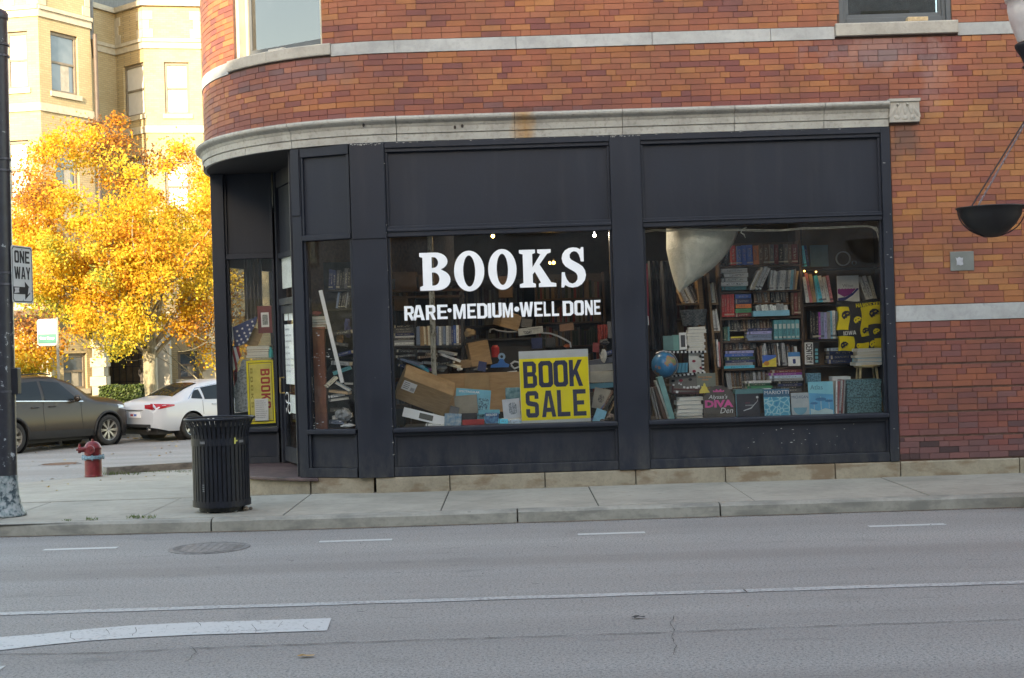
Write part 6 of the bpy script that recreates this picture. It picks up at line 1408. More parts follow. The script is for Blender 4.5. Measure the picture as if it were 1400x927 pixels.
# more loose stock between the big pieces
more = [(470,505,600,640,1.0,'navy',12,'small navy book wedged beside the open cardboard box'),(600,640,640,652,1.0,'white',-4,'white sheet on top of the plywood near the dispenser'),(655,700,420,455,1.85,'dark grey',8,'dark grey binder on the desk behind the newspaper'),
        (760,800,500,540,1.7,'black',0,'black file box on the desk right of the newspaper'),(820,880,440,470,1.9,'brown',-6,'brown book pile top on the far desk'),(700,745,500,545,1.7,'navy',0,'navy folder standing on the desk below the newspaper'),
        (958,985,520,560,1.1,'dark red',4,'dark red book standing under the red cloth bag'),(1022,1052,430,500,1.15,'dark grey',0,'dark grey album at the right edge of the middle window'),(990,1050,556,572,1.0,'navy',-12,'navy book lying above the white cloth'),
        (560,600,842,862,.22,'cyan',4,'cyan booklet beside the dark blue photo book'),(610,650,846,866,.215,'pale blue',-5,'pale blue booklet at the foot of the white sketch'),(350,390,790,822,.36,'dark grey',14,'dark grey book behind the swirl-covered book'),
        (955,1000,800,860,.30,'light blue',22,'light blue book tilted by the sale sign corner'),(128,160,800,870,.5,'black',0,'black box in the left corner of the middle window'),(250,300,560,580,1.3,'white',18,'white magazine sliding off the heap by the post')]
for (x0_,x1_,y0_,y1_,Y_,cn,rot,lab) in more:
    a, b, zb, zt = bracket(z5, x0_,x1_,y0_,y1_, Y_); book('face' if (y1_-y0_) > 26 else 'lie', ((a+b)/2, Y_, zb), (b-a, .03 if (y1_-y0_) > 26 else .15, zt-zb), cn, lab, None, (math.radians(-5), math.radians(rot), 0))
# BOOK SALE sign
q = [P(*z5(x,y), .17) for x, y in ((658,868),(952,856),(938,543),(645,560))]
w = (q[1]-q[0]).length; h = ((q[3]-q[0]).length+(q[2]-q[1]).length)/2; X_ = (q[1]-q[0]).normalized(); Z_ = Vector((0,0,1)); Z_ = (q[3]-q[0]).normalized(); ang = -math.atan2(X_.z, X_.x)
t = empty('sale_sign', q[0], 0, 'yellow BOOK SALE sign with dark blue letters in the middle window', 'sign'); t.rotation_euler = (math.radians(-4), ang, 0)
m_ = MB(); m_.box(0,w,0,.006,0,h); m_.build('backing_card', M['card_grey'], t, bevel=.002)
m_ = MB(); m_.box(w*.006,w*.994,-.0015,-.0002,h*.055,h*.895); m_.build('yellow_panel', M['sign_yellow'], t)
for wd, z_, xs_ in (('BOOK', .497, (.055,.275,.49,.715)), ('SALE', .093, (.075,.30,.525,.755))):
    for ch, x_ in zip(wd, xs_):
        me = fill('letter', GL[ch], M['sign_blue'], .001, UP @ Matrix.Diagonal((w*(.205 if ch in 'AO' else .195 if ch in 'BK' else .185),h*.36,1,1))); put(me, 'letter', t, (w*x_, -.0025, h*z_))
# ================================================================ NARROW WINDOW CONTENTS
def z7(x, y): return 400+x/3.09, 300+y/3.09
t = empty('wooden_column', (0,0,0), 0, 'red-brown wooden column behind the narrow window', 'column'); a, b, zb, zt = bracket(z7, 82,140,465,885, .50)
m_ = MB(); m_.box(a,b,.50,.60,.80,zt); m_.build('shaft', M['wood_rust'], t, bevel=.004); m_ = MB(); m_.box(a-.012,b+.012,.488,.612,zt+.001,zt+.03); m_.build('capital', M['wood_rust'], t, bevel=.003)
stack(z7, 76,142, (408,462), .5, ['cream','teal','tan','cream'], 'of the books on the wooden column', 'books on the wooden column', kind='edge', dep=.13, jit=.01)
blob(z7, 100,396, .55, .05, C('red_fabric', (.30,.05,.05), .9), 'red cloth lump on top of the column books', 'cloth', 'cloth_bundle', (1.2,.8,.5))
aa, bb_ = P(*z7(210,690), .32), P(*z7(118,300), .45); d_ = bb_-aa; m_ = MB(); m_.box(-.022,.022,0,.02,0,d_.length); o = m_.build('white_plank', M['white'], bevel=.003, loc=aa, rot=(math.radians(-6),math.atan2(d_.x,d_.z),0)); tag(o, 'long white plank leaning diagonally behind the narrow window', 'plank')
dkt = C('dark_tool_metal', (.03,.03,.035), .4, .4)
random.seed(5)
m_ = MB(); a, b, zb, zt = bracket(z7, 140,262,180,880, .98); m_.box(a,b,.98,1.0,zb,zt); tag(m_.build('dark_board', C('dark_backing', (.02,.02,.026), .8, var=.6, scale=14)), 'dark board closing the back of the narrow window', 'board')
for k in range(9):
    x = 150+random.uniform(0,95); y = 330+40*k+random.uniform(-10,10); aa = P(*z7(x,y), .75); m_ = MB()
    if k % 2: m_.tube([aa+Vector((random.uniform(-.1,.1),random.uniform(0,.1),random.uniform(-.08,.08))) for _ in range(5)], .008, 6)
    else: m_.box(-.09,.05,0,.12,0,.05)
    o = m_.build('dark_fitting' , dkt)
    if k % 2 == 0: o.location = aa
    tag(o, f'dark metal clutter on the rack behind the narrow window, {ORD[k]} from the top', 'metal fitting', 'dark metal clutter behind the narrow window')
for k, (x0_,x1_,y0_,y1_,cn,rot) in enumerate(((170,250,470,486,'black',-6),(165,235,520,534,'dark grey',10),(180,252,560,574,'navy',-12),(160,240,600,616,'grey',5),(170,250,630,646,'teal',-18),(155,225,800,816,'dark grey',6),(165,250,826,842,'white',-7),(150,215,850,866,'slate blue',3))):
    a, b, zb, zt = bracket(z7, x0_,x1_,y0_,y1_, .55); book('lie', ((a+b)/2,.50+.02*k,zb), (max(.1,b-a),.14,max(.02,zt-zb)), cn, f'{cn} volume, {ORD[k]} from the top of the clutter jammed in the narrow window', None, (0,math.radians(rot),math.radians(random.uniform(-14,14))))
# clutter shelf of the narrow window
t = empty('rack', (0,0,0), 0, 'dark rack of odds and ends behind the narrow window', 'rack')
for y in (300,380,470,590): plank(t, z7, (140,y),(250,y-2), .016, .7, .25, dkm, 'shelf')
row(z7, 150,248, 205,294, .74, [['dark grey','black','navy']]*8, 'in the upper rack of the narrow window', 'dark books in the upper rack of the narrow window', lean=5)
row(z7, 180,248, 305,375, .74, [['slate blue','black','grey']]*6, 'in the second rack of the narrow window', 'dark books in the second rack of the narrow window', lean=10)
blob(z7, 200,500, .6, .06, C('straw', (.28,.15,.06), .9, var=.6, scale=40), 'brown straw bundle behind the white plank', 'straw', 'straw_bundle', (.7,.6,1.3))
blob(z7, 232,460, .62, .07, C('blue_cloth', (.05,.06,.16), .9, var=.5, scale=20), 'dark blue cloth at the right of the narrow window', 'cloth', 'blue_cloth', (.6,.6,1.6))
fl = [(145,205,668,712,-40,'cream'),(175,245,690,730,32,'pale blue'),(150,235,725,745,8,'tan'),(160,240,755,775,-5,'grey'),(150,220,745,756,-8,'white'),(225,245,650,750,4,'dark grey')]
for i, (x0_,x1_,y0_,y1_,rot,cn) in enumerate(fl):
    a, b, zb, zt = bracket(z7, x0_,x1_,(y0_+y1_)/2-8,(y0_+y1_)/2+8, .45); book('edge' if i % 2 else 'lie', ((a+b)/2,.38+.03*i,(zb+zt)/2), (max(.1,b-a),.15,.03), cn, f'{cn} book tossed on the pile in the narrow window', None, (0,math.radians(rot),math.radians(random.uniform(-20,20))))
blob(z7, 215,825, .42, .09, C('grey_paper_heap', (.26,.27,.28), .9, var=.5, scale=20), 'pale paper heap at the foot of the narrow window', 'paper heap', 'paper_heap', (1,.8,.8)); blob(z7, 235,870, .30, .05, M['white'], 'crumpled white paper on the ledge of the narrow window', 'paper', 'crumpled_paper', (1.6,.8,.4))
m_ = MB(); mm_ = C('paint_fleck', (.50,.50,.50), .8)
for k in range(46):
    x, y = random.choice(((100+random.gauss(0,22), random.uniform(480,860)), (random.uniform(80,250), 860+random.gauss(0,14)), (random.uniform(90,240), random.uniform(560,620)))); p = P(*z7(min(256,max(84,x)), min(884,y)), .16); s = random.uniform(.002,.007); m_.box(p.x-s*random.uniform(.6,3),p.x+s,p.y,p.y+.001,p.z-s*.5,p.z+s*.5)
o = m_.build('paint_flecks', mm_, bld); o['kind'] = 'stuff'
# ================================================================ ENTRANCE WINDOW AND DOOR CONTENTS
def z8(x, y): return 290+x/2.808, 330+y/2.808
YE = 2.72
o, w, h = card(z8, 136,240,456,700, YE, M['sign_yellow'], 'yellow framed sign with BOOKS in red letters running downwards', 'sign', .012, -2, -1, name='books_sign')
m_ = MB(); m_.box(-.40*w,.40*w,-.0015,-.0002,.06*h,.94*h); m_.build('pale_panel', C('sign_pale_yellow', (.66,.56,.13), .55), o)
bl = C('sign_black', (.03,.03,.03), .6)
for (xa,xb,za,zb_) in ((.08,.94,.035,.045),(.08,.94,.955,.965),(.08,.10,.045,.955),(.92,.94,.045,.955)): m_ = MB(); m_.box((xa-.5)*w,(xb-.5)*w,-.003,-.0016,za*h,zb_*h); m_.build('printed_line', bl, o)
me = word('BOOKS', h*.62, w*.34, .22, GL, .001, C('sign_red', (.42,.03,.02), .6)); me.transform(Matrix.Rotation(math.radians(90),4,'Y')); on(o, me, w*.02, h*.86, 'lettering')
me = word('BOOKS', h*.62, w*.09, .5, GL, .001, C('sign_small', (.34,.27,.03), .6)); me.transform(Matrix.Rotation(math.radians(90),4,'Y')); on(o, me, -w*.36, h*.88, 'lettering')
o, w, h = card(z8, 164,216,604,688, YE-.03, M['white'], 'white handwritten note taped over the yellow sign', 'note', .001, 0)
for k in range(9): on(o, text_mesh('mnwm umnwn mn', h*.035, C('ink', (.10,.10,.14), .8), w*random.uniform(.6,.85)), -w*.42, h*(.88-.095*k))
t, w, h = card(z8, 176,230,248,352, YE+.1, C('maroon_frame', (.16,.02,.035), .4), 'maroon-matted framed print behind the entrance window', 'picture frame', .02, 0, -1); on(t, fill('p', [cham(-.26,.22,.30,.76,.01)], M['white'], .001, UP @ Matrix.Diagonal((w,h,1,1))), 0, 0, 'mount'); on(t, fill('p', [cham(-.16,.30,.22,.68,.02)], cover_mat('engraving', (.12,.14,.15), (.32,.34,.34), 50, 'grain'), .001, UP @ Matrix.Diagonal((w,h,1,1))), 0, 0, 'print', -.0035)
# flag: blue canton with stars, striped tail
fg = empty('flag', (0,0,0), 0, 'folded flag with white stars and red stripes behind the entrance window', 'flag')
nvy = C('flag_blue', (.025,.045,.14), .8); rd = C('flag_red', (.35,.03,.04), .8)
cz = [(78,330),(172,288),(170,310),(130,392),(84,408),(84,372)]
def fold(pts_, Y, mat, name, d=.03):
    m_ = MB(); q_ = [P(*z8(x,y), Y) for x, y in pts_]; m_.xz([(p.x,p.z) for p in reversed(q_)], Y, Y+d); return m_.build(name, mat, fg, bevel=.004)
fold(cz, YE, nvy, 'canton')
for (x, y) in ((96,345),(116,335),(136,322),(154,308),(104,362),(124,352),(143,338),(158,324),(96,382),(112,376),(130,364),(146,352),(104,396),(120,388),(136,376)):
    c = P(*z8(x,y), YE-.003); put(fill('star', [[(math.cos(math.radians(90+36*k))*(.020 if k%2==0 else .009), math.sin(math.radians(90+36*k))*(.020 if k%2==0 else .009)) for k in range(10)]], M['white'], .001, UP), 'star', fg, c)
for k, (pts_, mt) in enumerate((([(72,400),(80,402),(96,470),(90,492)], rd), ([(80,402),(90,404),(104,452),(96,470)], M['white']), ([(90,404),(100,402),(110,440),(104,452)], rd), ([(66,420),(72,400),(90,492),(84,496)], M['white']), ([(80,500),(96,480),(98,530),(84,560)], rd), ([(72,330),(78,326),(84,372),(74,398)], M['white']))): fold(pts_, YE+.01, mt, 'stripe')
stack(z8, 128,222, (400,446), YE+.05, ['cream','brown','white','grey'], 'of the books behind the top of the yellow sign', 'books behind the yellow sign', kind='edge', rz=0); o, w, h = card(z8, 120,172,330,402, YE+.12, M['cardboard'], 'tan cardboard corner behind the flag', 'cardboard', .02, 0, 25, name='cardboard_sheet')
c = P(*z8(226,446), YE-.02); m_ = MB(); m_.lathe([(0,0),(.03,0),(.03,.09),(.016,.12),(.016,.14),(0,.14)], 16); tag(m_.build('teal_bottle', C('teal_plastic', (.02,.35,.36), .4), loc=c), 'small teal bottle standing beside the top of the yellow sign', 'bottle')
for k, (x0_,x1_,y0_,y1_,rot) in enumerate(((86,134,500,655,0),(96,130,455,520,18))):
    o, w, h = card(z8, x0_,x1_,y0_,y1_, YE+.03*k+.01, cover_mat('grey_poster'+str(k), (.12,.14,.16), (.30,.33,.35), 30, 'grain'), ['grey printed poster rolled beside the yellow sign','dull plastic sleeve above the grey poster'][k], 'poster', .004, 0, rot)
m_ = MB(); m_.grid(lambda s,t_: (P(*z8(120+70*s,60), YE+.3).x, YE+.3+.03*math.sin(30*s), P(*z8(150,300-240*t_), YE+.3).z), 40, 2); tag(m_.build('curtain', C('curtain_grey', (.085,.08,.085), .9), smooth=True), 'dark curtain hanging behind the entrance window', 'curtain')
# papers on the door and transom
def dq(u, v, off=.030):   # meets the door plane
    O_ = Md.translation; nrm = Vector((Md[0][1], Md[1][1], 0)); a_, b_ = ray(u, v); dirv = Vector((a_, 1, -b_)); cp = Vector((0, CY, CZ))
    k = (O_+nrm*off-cp).dot(nrm)/dirv.dot(nrm); p = cp+dirv*k; return Md.inverted() @ p
def door_paper(x0_,x1_,y0_,y1_, mat, lab, off=.030, parent=None):
    a_ = dq(*z8(x0_,(y0_+y1_)/2), off); b_ = dq(*z8(x1_,(y0_+y1_)/2), off); t_ = dq(*z8((x0_+x1_)/2,y0_), off); d_ = dq(*z8((x0_+x1_)/2,y1_), off)
    w, h = b_.x-a_.x, t_.z-d_.z; m_ = MB(); m_.box(0,w,0,.001,0,h); o = m_.build('paper', mat, loc=Md @ Vector((a_.x, off, d_.z)), rot=(0,0,math.atan2(Md[1][0],Md[0][0]))); tag(o, lab, 'notice'); return o, w, h
for (x0_,x1_,y0_,y1_,lab,n_) in ((271,324,318,548,'long white poster taped inside the door glass',8),(272,290,240,304,'left small notice at the top of the door glass',4),(293,320,238,302,'right small notice at the top of the door glass',5),(268,318,44,178,'pale sheet in the glass above the door',0),(300,326,590,660,'small photo sheet low on the door glass',0)):
    o, w, h = door_paper(x0_,x1_,y0_,y1_, C('paper_'+str(n_), (.78,.80,.80) if n_ != 0 else (.62,.64,.62), .8, var=.1), lab, .046 if y0_ < 200 else .042)
    for k in range(n_): put(text_mesh('mnu wmn nmu', h*.03, C('ink', (.10,.10,.14), .8), w*random.uniform(.4,.8)), 'print_line', o, (w*.08, -.001, h*(.9-.1*k)))
# sunglasses-shaped sticker: outline rings
gt = empty('heart_sticker', (0,0,0), 0, 'white-outlined sunglasses sticker on the door glass', 'sticker')
for (x,y,r) in ((288,600,26),(297,640,24)):
    c = dq(*z8(x,y), .030); m_ = MB(); me = fill('ring', [arcp(0,0,.105,.075,0,350,24), arcp(0,0,.085,.057,0,350,24)], M['white'], .001, UP); o = put(me, 'ring', gt, Md @ c, (0,0,math.atan2(Md[1][0],Md[0][0])))
c = dq(*z8(284,668), .030); put(fill('p', [[(0,0),(.05,.09),(-.02,.12),(-.05,.06)]], M['white'], .001, UP), 'tip', gt, Md @ c, (0,0,math.atan2(Md[1][0],Md[0][0])))
# ================================================================ STREET FURNITURE
def lean_x(z): return .0
# black post at the left edge
pb = PG(10, 705, SW); post = empty('street_post', (pb.x-.02, pb.y, SW), 0, 'thick black street post with flaking paint and a stripped flared foot', 'post'); post.rotation_euler = (0, math.radians(.7), 0)
H = 5.30
m_ = MB(); m_.lathe([(.128,.42),(.126,1.2),(.120,3.2),(.114,H-.05)], 40); m_.build('shaft', M['pole'], post, smooth=True)
m_ = MB(); m_.lathe([(0,0),(.215,0),(.215,.02),(.19,.05),(.165,.12),(.145,.22),(.133,.34),(.13,.43)], 40); m_.build('flared_base', M['pole_base'], post, smooth=True)
m_ = MB(); m_.lathe([(.122,H-.06),(.125,H-.05),(.125,H),(.10,H+.035),(.05,H+.06),(0,H+.065)], 40); m_.build('cap', M['pole'], post, smooth=True)
for z_ in (H-.34, H-.46, H-1.55, H-1.67, 2.55, 2.43, 1.30):
    m_ = MB(); m_.lathe([(.121,z_),(.1285,z_+.004),(.1285,z_+.022),(.121,z_+.026)], 40); m_.build('steel_strap', C('strap_metal', (.06,.06,.075), .45, .3, var=.6, scale=25), post, smooth=False)
m_ = MB(); m_.box(.10,.175,-.06,.06,1.28,1.56); m_.build('push_button_box', M['black_metal'], post, bevel=.01)
# ONE WAY sign, turned away along the side street
a = P(16, 376, pb.y-.06); b_dir = Vector((.588,.809,0)).normalized()
sg = empty('one_way_sign', (a.x, a.y, P(16, 414, pb.y-.06).z), math.radians(81), 'white ONE WAY sign with a black right-pointing arrow, strapped to the black post', 'sign')
w, h = .450, .610
m_ = MB(); m_.prism([(p[0],p[1]) for p in cham(0,0,w,h,.02)], -.0015, .0015, Matrix(((1,0,0,0),(0,0,1,0),(0,1,0,0),(0,0,0,1)))); m_.build('plate', C('sign_plate', (.50,.52,.53), .5, var=.08), sg)
rim = fill('b', [cham(.012,.012,w-.012,h-.012,.03), cham(.022,.022,w-.022,h-.022,.026)], M['black_metal'], .001, UP); put(rim, 'border', sg, (0,-.0026,0))
put(word('ONE', w*.72, h*.215, .16, GL, .001, M['black_metal']), 'lettering', sg, (w*.14,-.0026,h*.70)); put(word('WAY', w*.76, h*.215, .12, GL, .001, M['black_metal']), 'lettering', sg, (w*.12,-.0026,h*.42))
put(fill('arrow', [[(.06,.12),(.60,.12),(.60,.0),(.95,.20),(.60,.40),(.60,.28),(.06,.28)]], M['black_metal'], .001, UP @ Matrix.Diagonal((w,h*.8,1,1))), 'arrow', sg, (0,-.0026,h*.06))
put(fill('tag', [[(0,0),(.24,.02),(.22,.08),(.25,.14),(.02,.13),(.05,.07)]], C('graffiti_white', (.5,.5,.52), .6), .001, UP @ Matrix.Diagonal((w,w,1,1))), 'graffiti', sg, (w*.08,-.0036,h*.17)); put(fill('tag', [[(0,0),(.10,.05),(.2,.0),(.18,.16),(.06,.18)]], C('graffiti_white', (.5,.5,.52), .6), .001, UP @ Matrix.Diagonal((w,w,1,1))), 'graffiti', sg, (w*.72,-.0036,h*.15))
m_ = MB(); m_.cyl((w/2,-.004,h*.94),(w/2,.0,h*.94),.010); m_.cyl((w/2,-.004,h*.05),(w/2,.0,h*.05),.010); m_.build('bolt', C('bolt_steel', (.3,.3,.3), .4, .8), sg)
# litter bin
tb = PG(304, 698, SW); can = empty('litter_bin', (tb.x, tb.y, SW), 0, 'black slatted steel litter bin with a flared rim at the kerb', 'litter bin'); can.scale = (1.0,1.0,1.06)
bm_ = M['black_metal']; rb, H = .292, .955
m_ = MB(); m_.lathe([(0,.07),(rb-.035,.07),(rb-.035,.84),(rb-.045,.84),(rb-.045,.08),(0,.08)], 36); m_.build('liner', C('bin_liner', (.012,.012,.013), .7), can)
m_ = MB(); NS = 40
for k in range(NS):
    a = 2*math.pi*k/NS; c_, s_ = math.cos(a), math.sin(a); hw_ = .0165
    pr = [(rb,.06),(rb,.70),(rb+.004,.76),(rb+.018,.82),(rb+.045,.875),(rb+.062,.905)]
    vs = []
    for r_, z_ in pr:
        for dr, dt in ((0,-hw_),(0,hw_),(-.006,hw_),(-.006,-hw_)): vs.append(((r_+dr)*c_-dt*s_, (r_+dr)*s_+dt*c_, z_))
    n_ = len(pr); m_.add(vs, [(i*4+q, i*4+(q+1)%4, (i+1)*4+(q+1)%4, (i+1)*4+q) for i in range(n_-1) for q in range(4)]+[(0,1,2,3),((n_-1)*4,(n_-1)*4+1,(n_-1)*4+2,(n_-1)*4+3)])
o = m_.build('slats', bm_, can); o['kind'] = 'stuff'
def hoop(name, r0, z0, z1, th, mat=bm_, seg=48): m_ = MB(); m_.lathe([(r0,z0),(r0+th,z0),(r0+th,z1),(r0,z1),(r0,z0)], seg); return m_.build(name, mat, can, smooth=False)
hoop('band', rb+.0005, .655, .725, .006); hoop('band', rb+.0005, .055, .115, .008)
m_ = MB(); n_ = 48; rr_ = rb+.066
vs = []
for k in range(n_):
    a = 2*math.pi*k/n_
    for j in range(8):
        q = 2*math.pi*j/8; vs.append(((rr_+.014*math.cos(q))*math.cos(a), (rr_+.014*math.cos(q))*math.sin(a), .912+.012*math.sin(q)))
m_.add(vs, [(k*8+j, ((k+1)%n_)*8+j, ((k+1)%n_)*8+(j+1)%8, k*8+(j+1)%8) for k in range(n_) for j in range(8)]); m_.build('rim', bm_, can, smooth=True)
m_ = MB(); m_.lathe([(rb-.04,.905),(rb+.06,.905)], 48); m_.build('top_ring', bm_, can)
for a in (.6, 1.9, 3.5, 4.3, 5.3): m_ = MB(); m_.cyl((.2*math.cos(a),.2*math.sin(a),0),(.2*math.cos(a),.2*math.sin(a),.07),.03); m_.build('foot', bm_, can)
m_ = MB(); m_.lathe([(0,.012),(.235,.012),(.235,.055),(0,.055)], 30); m_.build('bottom', C('bin_liner', (.012,.012,.013), .7), can)
for a in (-2.0,-.6): m_ = MB(); m_.box(-.03,.03,-.004,0,-.012,.012); o = m_.build('rivet_plate', C('scuffed', (.12,.12,.13), .6), can, loc=((rb+.009)*math.cos(a),(rb+.009)*math.sin(a),.69), rot=(0,0,a+math.pi/2))
m_ = MB(); m_.box(-.009,.009,-.002,0,-.03,.03); m_.box(.01,.03,-.002,0,-.008,.006); m_.build('sticker_scrap', C('sticker_yellow', (.45,.42,.10), .7), can, loc=(.20,-.235,.70), rot=(0,0,.7))
m_ = MB(); [m_.box(-.012,.012,-.002,0,-.035+.02*k,-.025+.02*k) for k in range(4)]; m_.build('scuff', C('scuff_grey', (.16,.17,.18), .8), can, loc=(-.13,-.272,.25), rot=(0,0,-.45))
blob2 = [(322,697,.028,(.55,.55,.57),'crumpled white paper under the right side of the bin'),(335,695.5,.033,(.16,.12,.09),'brown crumpled litter beside the foot of the bin'),(343,695,.02,(.12,.09,.07),'small brown scrap right of the bin'),(289,699,.018,(.42,.42,.42),'white scrap under the front of the bin')]
for u, v, r_, cc, lab in blob2:
    p = PG(u, v, SW+r_*.6); m_ = MB(); n_ = 10; vs = []
    for j in range(7):
        for k in range(n_):
            th, ph = math.pi*j/6, 2*math.pi*k/n_; d_ = Vector((math.sin(th)*math.cos(ph), math.sin(th)*math.sin(ph), -math.cos(th))); q = r_*(1+.5*noise.noise(d_*2.5+Vector((u,0,0)))); vs.append((d_.x*q,d_.y*q,d_.z*q*.8))
    m_.add(vs, [(j*n_+k,j*n_+(k+1)%n_,(j+1)*n_+(k+1)%n_,(j+1)*n_+k) for j in range(6) for k in range(n_)]); tag(m_.build('litter', C(f'litter{u}', cc, .8, var=.4, scale=40), loc=p), lab, 'litter')
# hydrant
hp = PG(128, 651.5, SW); hyd = empty('fire_hydrant', hp, math.radians(12), 'red fire hydrant with a faded blue collar on the corner pavement', 'fire hydrant')
rdp = NT('hydrant_red', .5); co = rdp.coord(); f = rdp.noise(co, 12, 6, .7); rdp.col(rdp.ramp(f, [(.35, (.10,.008,.011)), (.6, (.185,.013,.020)), (.75, (.24,.04,.042))])); rdp.bump(f, .3, .005); rm = rdp.m
blu = C('hydrant_blue', (.13,.24,.31), .7, var=.4, scale=30); kx_ = .94
m_ = MB(); m_.lathe([(0,0),(.135,0),(.135,.02),(.128,.03),(.126,.26),(.128,.27)], 28); m_.build('barrel', rm, hyd, smooth=False)
m_ = MB(); m_.lathe([(.12,.27),(.165,.272),(.17,.285),(.17,.305),(.165,.318),(.12,.32)], 28); m_.build('collar', blu, hyd)
for k in range(8): a = k*math.pi/4; m_ = MB(); m_.cyl((.150*math.cos(a),.150*math.sin(a),.255),(.150*math.cos(a),.150*math.sin(a),.335),.013,n=6); m_.build('flange_bolt', blu, hyd)
m_ = MB(); m_.lathe([(.126,.32),(.126,.40),(.124,.42),(.130,.425),(.130,.44),(.122,.45),(.105,.49),(.075,.52),(.035,.535),(0,.537)], 28); m_.build('bonnet', rm, hyd, smooth=True)
m_ = MB(); m_.cyl((0,0,.53),(0,0,.565),.022,.018,6); m_.build('operating_nut', rm, hyd)
for a, r_, L_, nm in ((math.radians(188), .050, .215, 'hose_outlet'), (math.radians(262), .062, .18, 'pumper_outlet')):
    dx, dy = math.cos(a), math.sin(a); zc = .415
    m_ = MB(); m_.cyl((dx*.08,dy*.08,zc),(dx*L_*.86,dy*L_*.86,zc), r_*.8, n=18); m_.cyl((dx*L_*.82,dy*L_*.82,zc),(dx*L_,dy*L_,zc), r_*1.1, r_*1.02, 10); m_.cyl((dx*L_,dy*L_,zc),(dx*(L_+.025),dy*(L_+.025),zc), .016, n=5)
    if nm == 'hose_outlet': m_.cyl((dx*.19,dy*.19,zc+.02),(dx*.19,dy*.19,zc+.09), .022, .018, 6)
    m_.build(nm, rm, hyd)
# lamp post just outside the right edge, its globe and basket reach into view
lx = P(1416, 120, -2.25); lamp = empty('street_lamp', (P(1428,700,-2.25).x-.09, -2.25, SW), 0, 'black street lamp with a frosted acorn globe at the right edge', 'street lamp')
lamp.location.x = lx.x
zg = P(1411, 60, -2.25).z-SW
m_ = MB(); m_.lathe([(0,0),(.22,0),(.22,.05),(.19,.10),(.16,.5),(.13,.62),(.10,.70),(.085,.9),(.075,2.2),(.070,zg-.9),(.075,zg-.88),(.055,zg-.8),(.050,zg-.38)], 24); m_.build('post_shaft', bm_, lamp, smooth=True)
m_ = MB(); m_.lathe([(.050,zg-.40),(.085,zg-.38),(.085,zg-.36),(.06,zg-.33),(.07,zg-.28),(.11,zg-.24),(.12,zg-.22),(.10,zg-.20),(.13,zg-.12),(.17,zg-.05),(.185,zg-.02),(.185,zg+.0),(.15,zg+.02)], 28); m_.build('luminaire_fitter', bm_, lamp, smooth=True)
gm = NT('frosted_globe', .25, spec=.6); co = gm.coord(); gm.col(gm.ramp(gm.noise(co, 6, 4), [(.35, (.46,.42,.43)), (.65, (.62,.59,.60))])); gm.b.inputs['Transmission Weight'].default_value = .25; gm.b.inputs['Roughness'].default_value = .3
m_ = MB(); m_.lathe([(.13,zg+.0),(.155,zg+.03),(.19,zg+.13),(.225,zg+.24),(.243,zg+.34),(.242,zg+.42),(.262,zg+.43),(.266,zg+.46),(.24,zg+.48),(.24,zg+.56),(.17,zg+.68),(.10,zg+.74),(0,zg+.78)], 40); m_.build('globe_shade', gm.m, lamp, smooth=True)
m_ = MB(); m_.lathe([(.03,zg+.77),(.03,zg+.82),(.05,zg+.86),(.0,zg+.95)], 16); m_.build('finial', bm_, lamp)
# hanging basket
bc = P(1354, 286, -2.25); hb = empty('hanging_basket', bc, 0, 'empty black bowl planter hung by rods from the street lamp', 'hanging basket')
br = (P(1400,286,-2.25).x-P(1309,286,-2.25).x)/2
prof = [(0,-.285),(.07,-.28),(.16,-.235),(.24,-.16),(.295,-.07),(.31,.0),(.335,.012),(.335,.022),(.31,.025),(.285,.0),(.225,-.15),(.15,-.215),(0,-.25)]
m_ = MB(); m_.lathe([(r_*br/.335, z_*br/.335*1.0) for r_, z_ in prof], 40); m_.build('bowl', C('black_plastic', (.010,.010,.012), .5, var=.2, bump=.1), hb, smooth=True)
m_ = MB(); m_.tube([(1.02*br*math.cos(math.radians(a)), -.03, -.92*br*math.sin(math.radians(-a))*.9+.0) for a in range(-180, 1, 9)], .006, 6); m_.build('hoop', bm_, hb)
m_ = MB(); m_.tube([(br*1.0,0,.0),(br*1.25,0,.0)], .010, 6); m_.build('bracket', bm_, hb)
def chain(a, b, n, r, mat, name, parent):
    m_ = MB(); 
    for k in range(n):
        c = a.lerp(b, (k+.5)/n); d = (b-a).normalized(); l = (b-a).length/n*.72; x = d.orthogonal().normalized(); x = Matrix.Rotation(math.pi/2*(k%2), 3, d) @ x
        pts = [c+d*l*math.cos(q)+x*l*.42*math.sin(q) for q in [2*math.pi*i/8 for i in range(9)]]; m_.tube(pts, r, 4)
    return m_.build(name, mat, parent)
top = P(1424,128,-2.25)-bc
aP = P(1329,281,-2.42)-bc; m_ = MB(); m_.tube([aP, top], .007, 6); m_.build('stay_rod', bm_, hb)
chain(P(1338,280,-2.05)-bc, top+Vector((.0,.02,-.02)), 46, .004, C('galvanised', (.22,.21,.24), .4, .6), 'chain', hb)
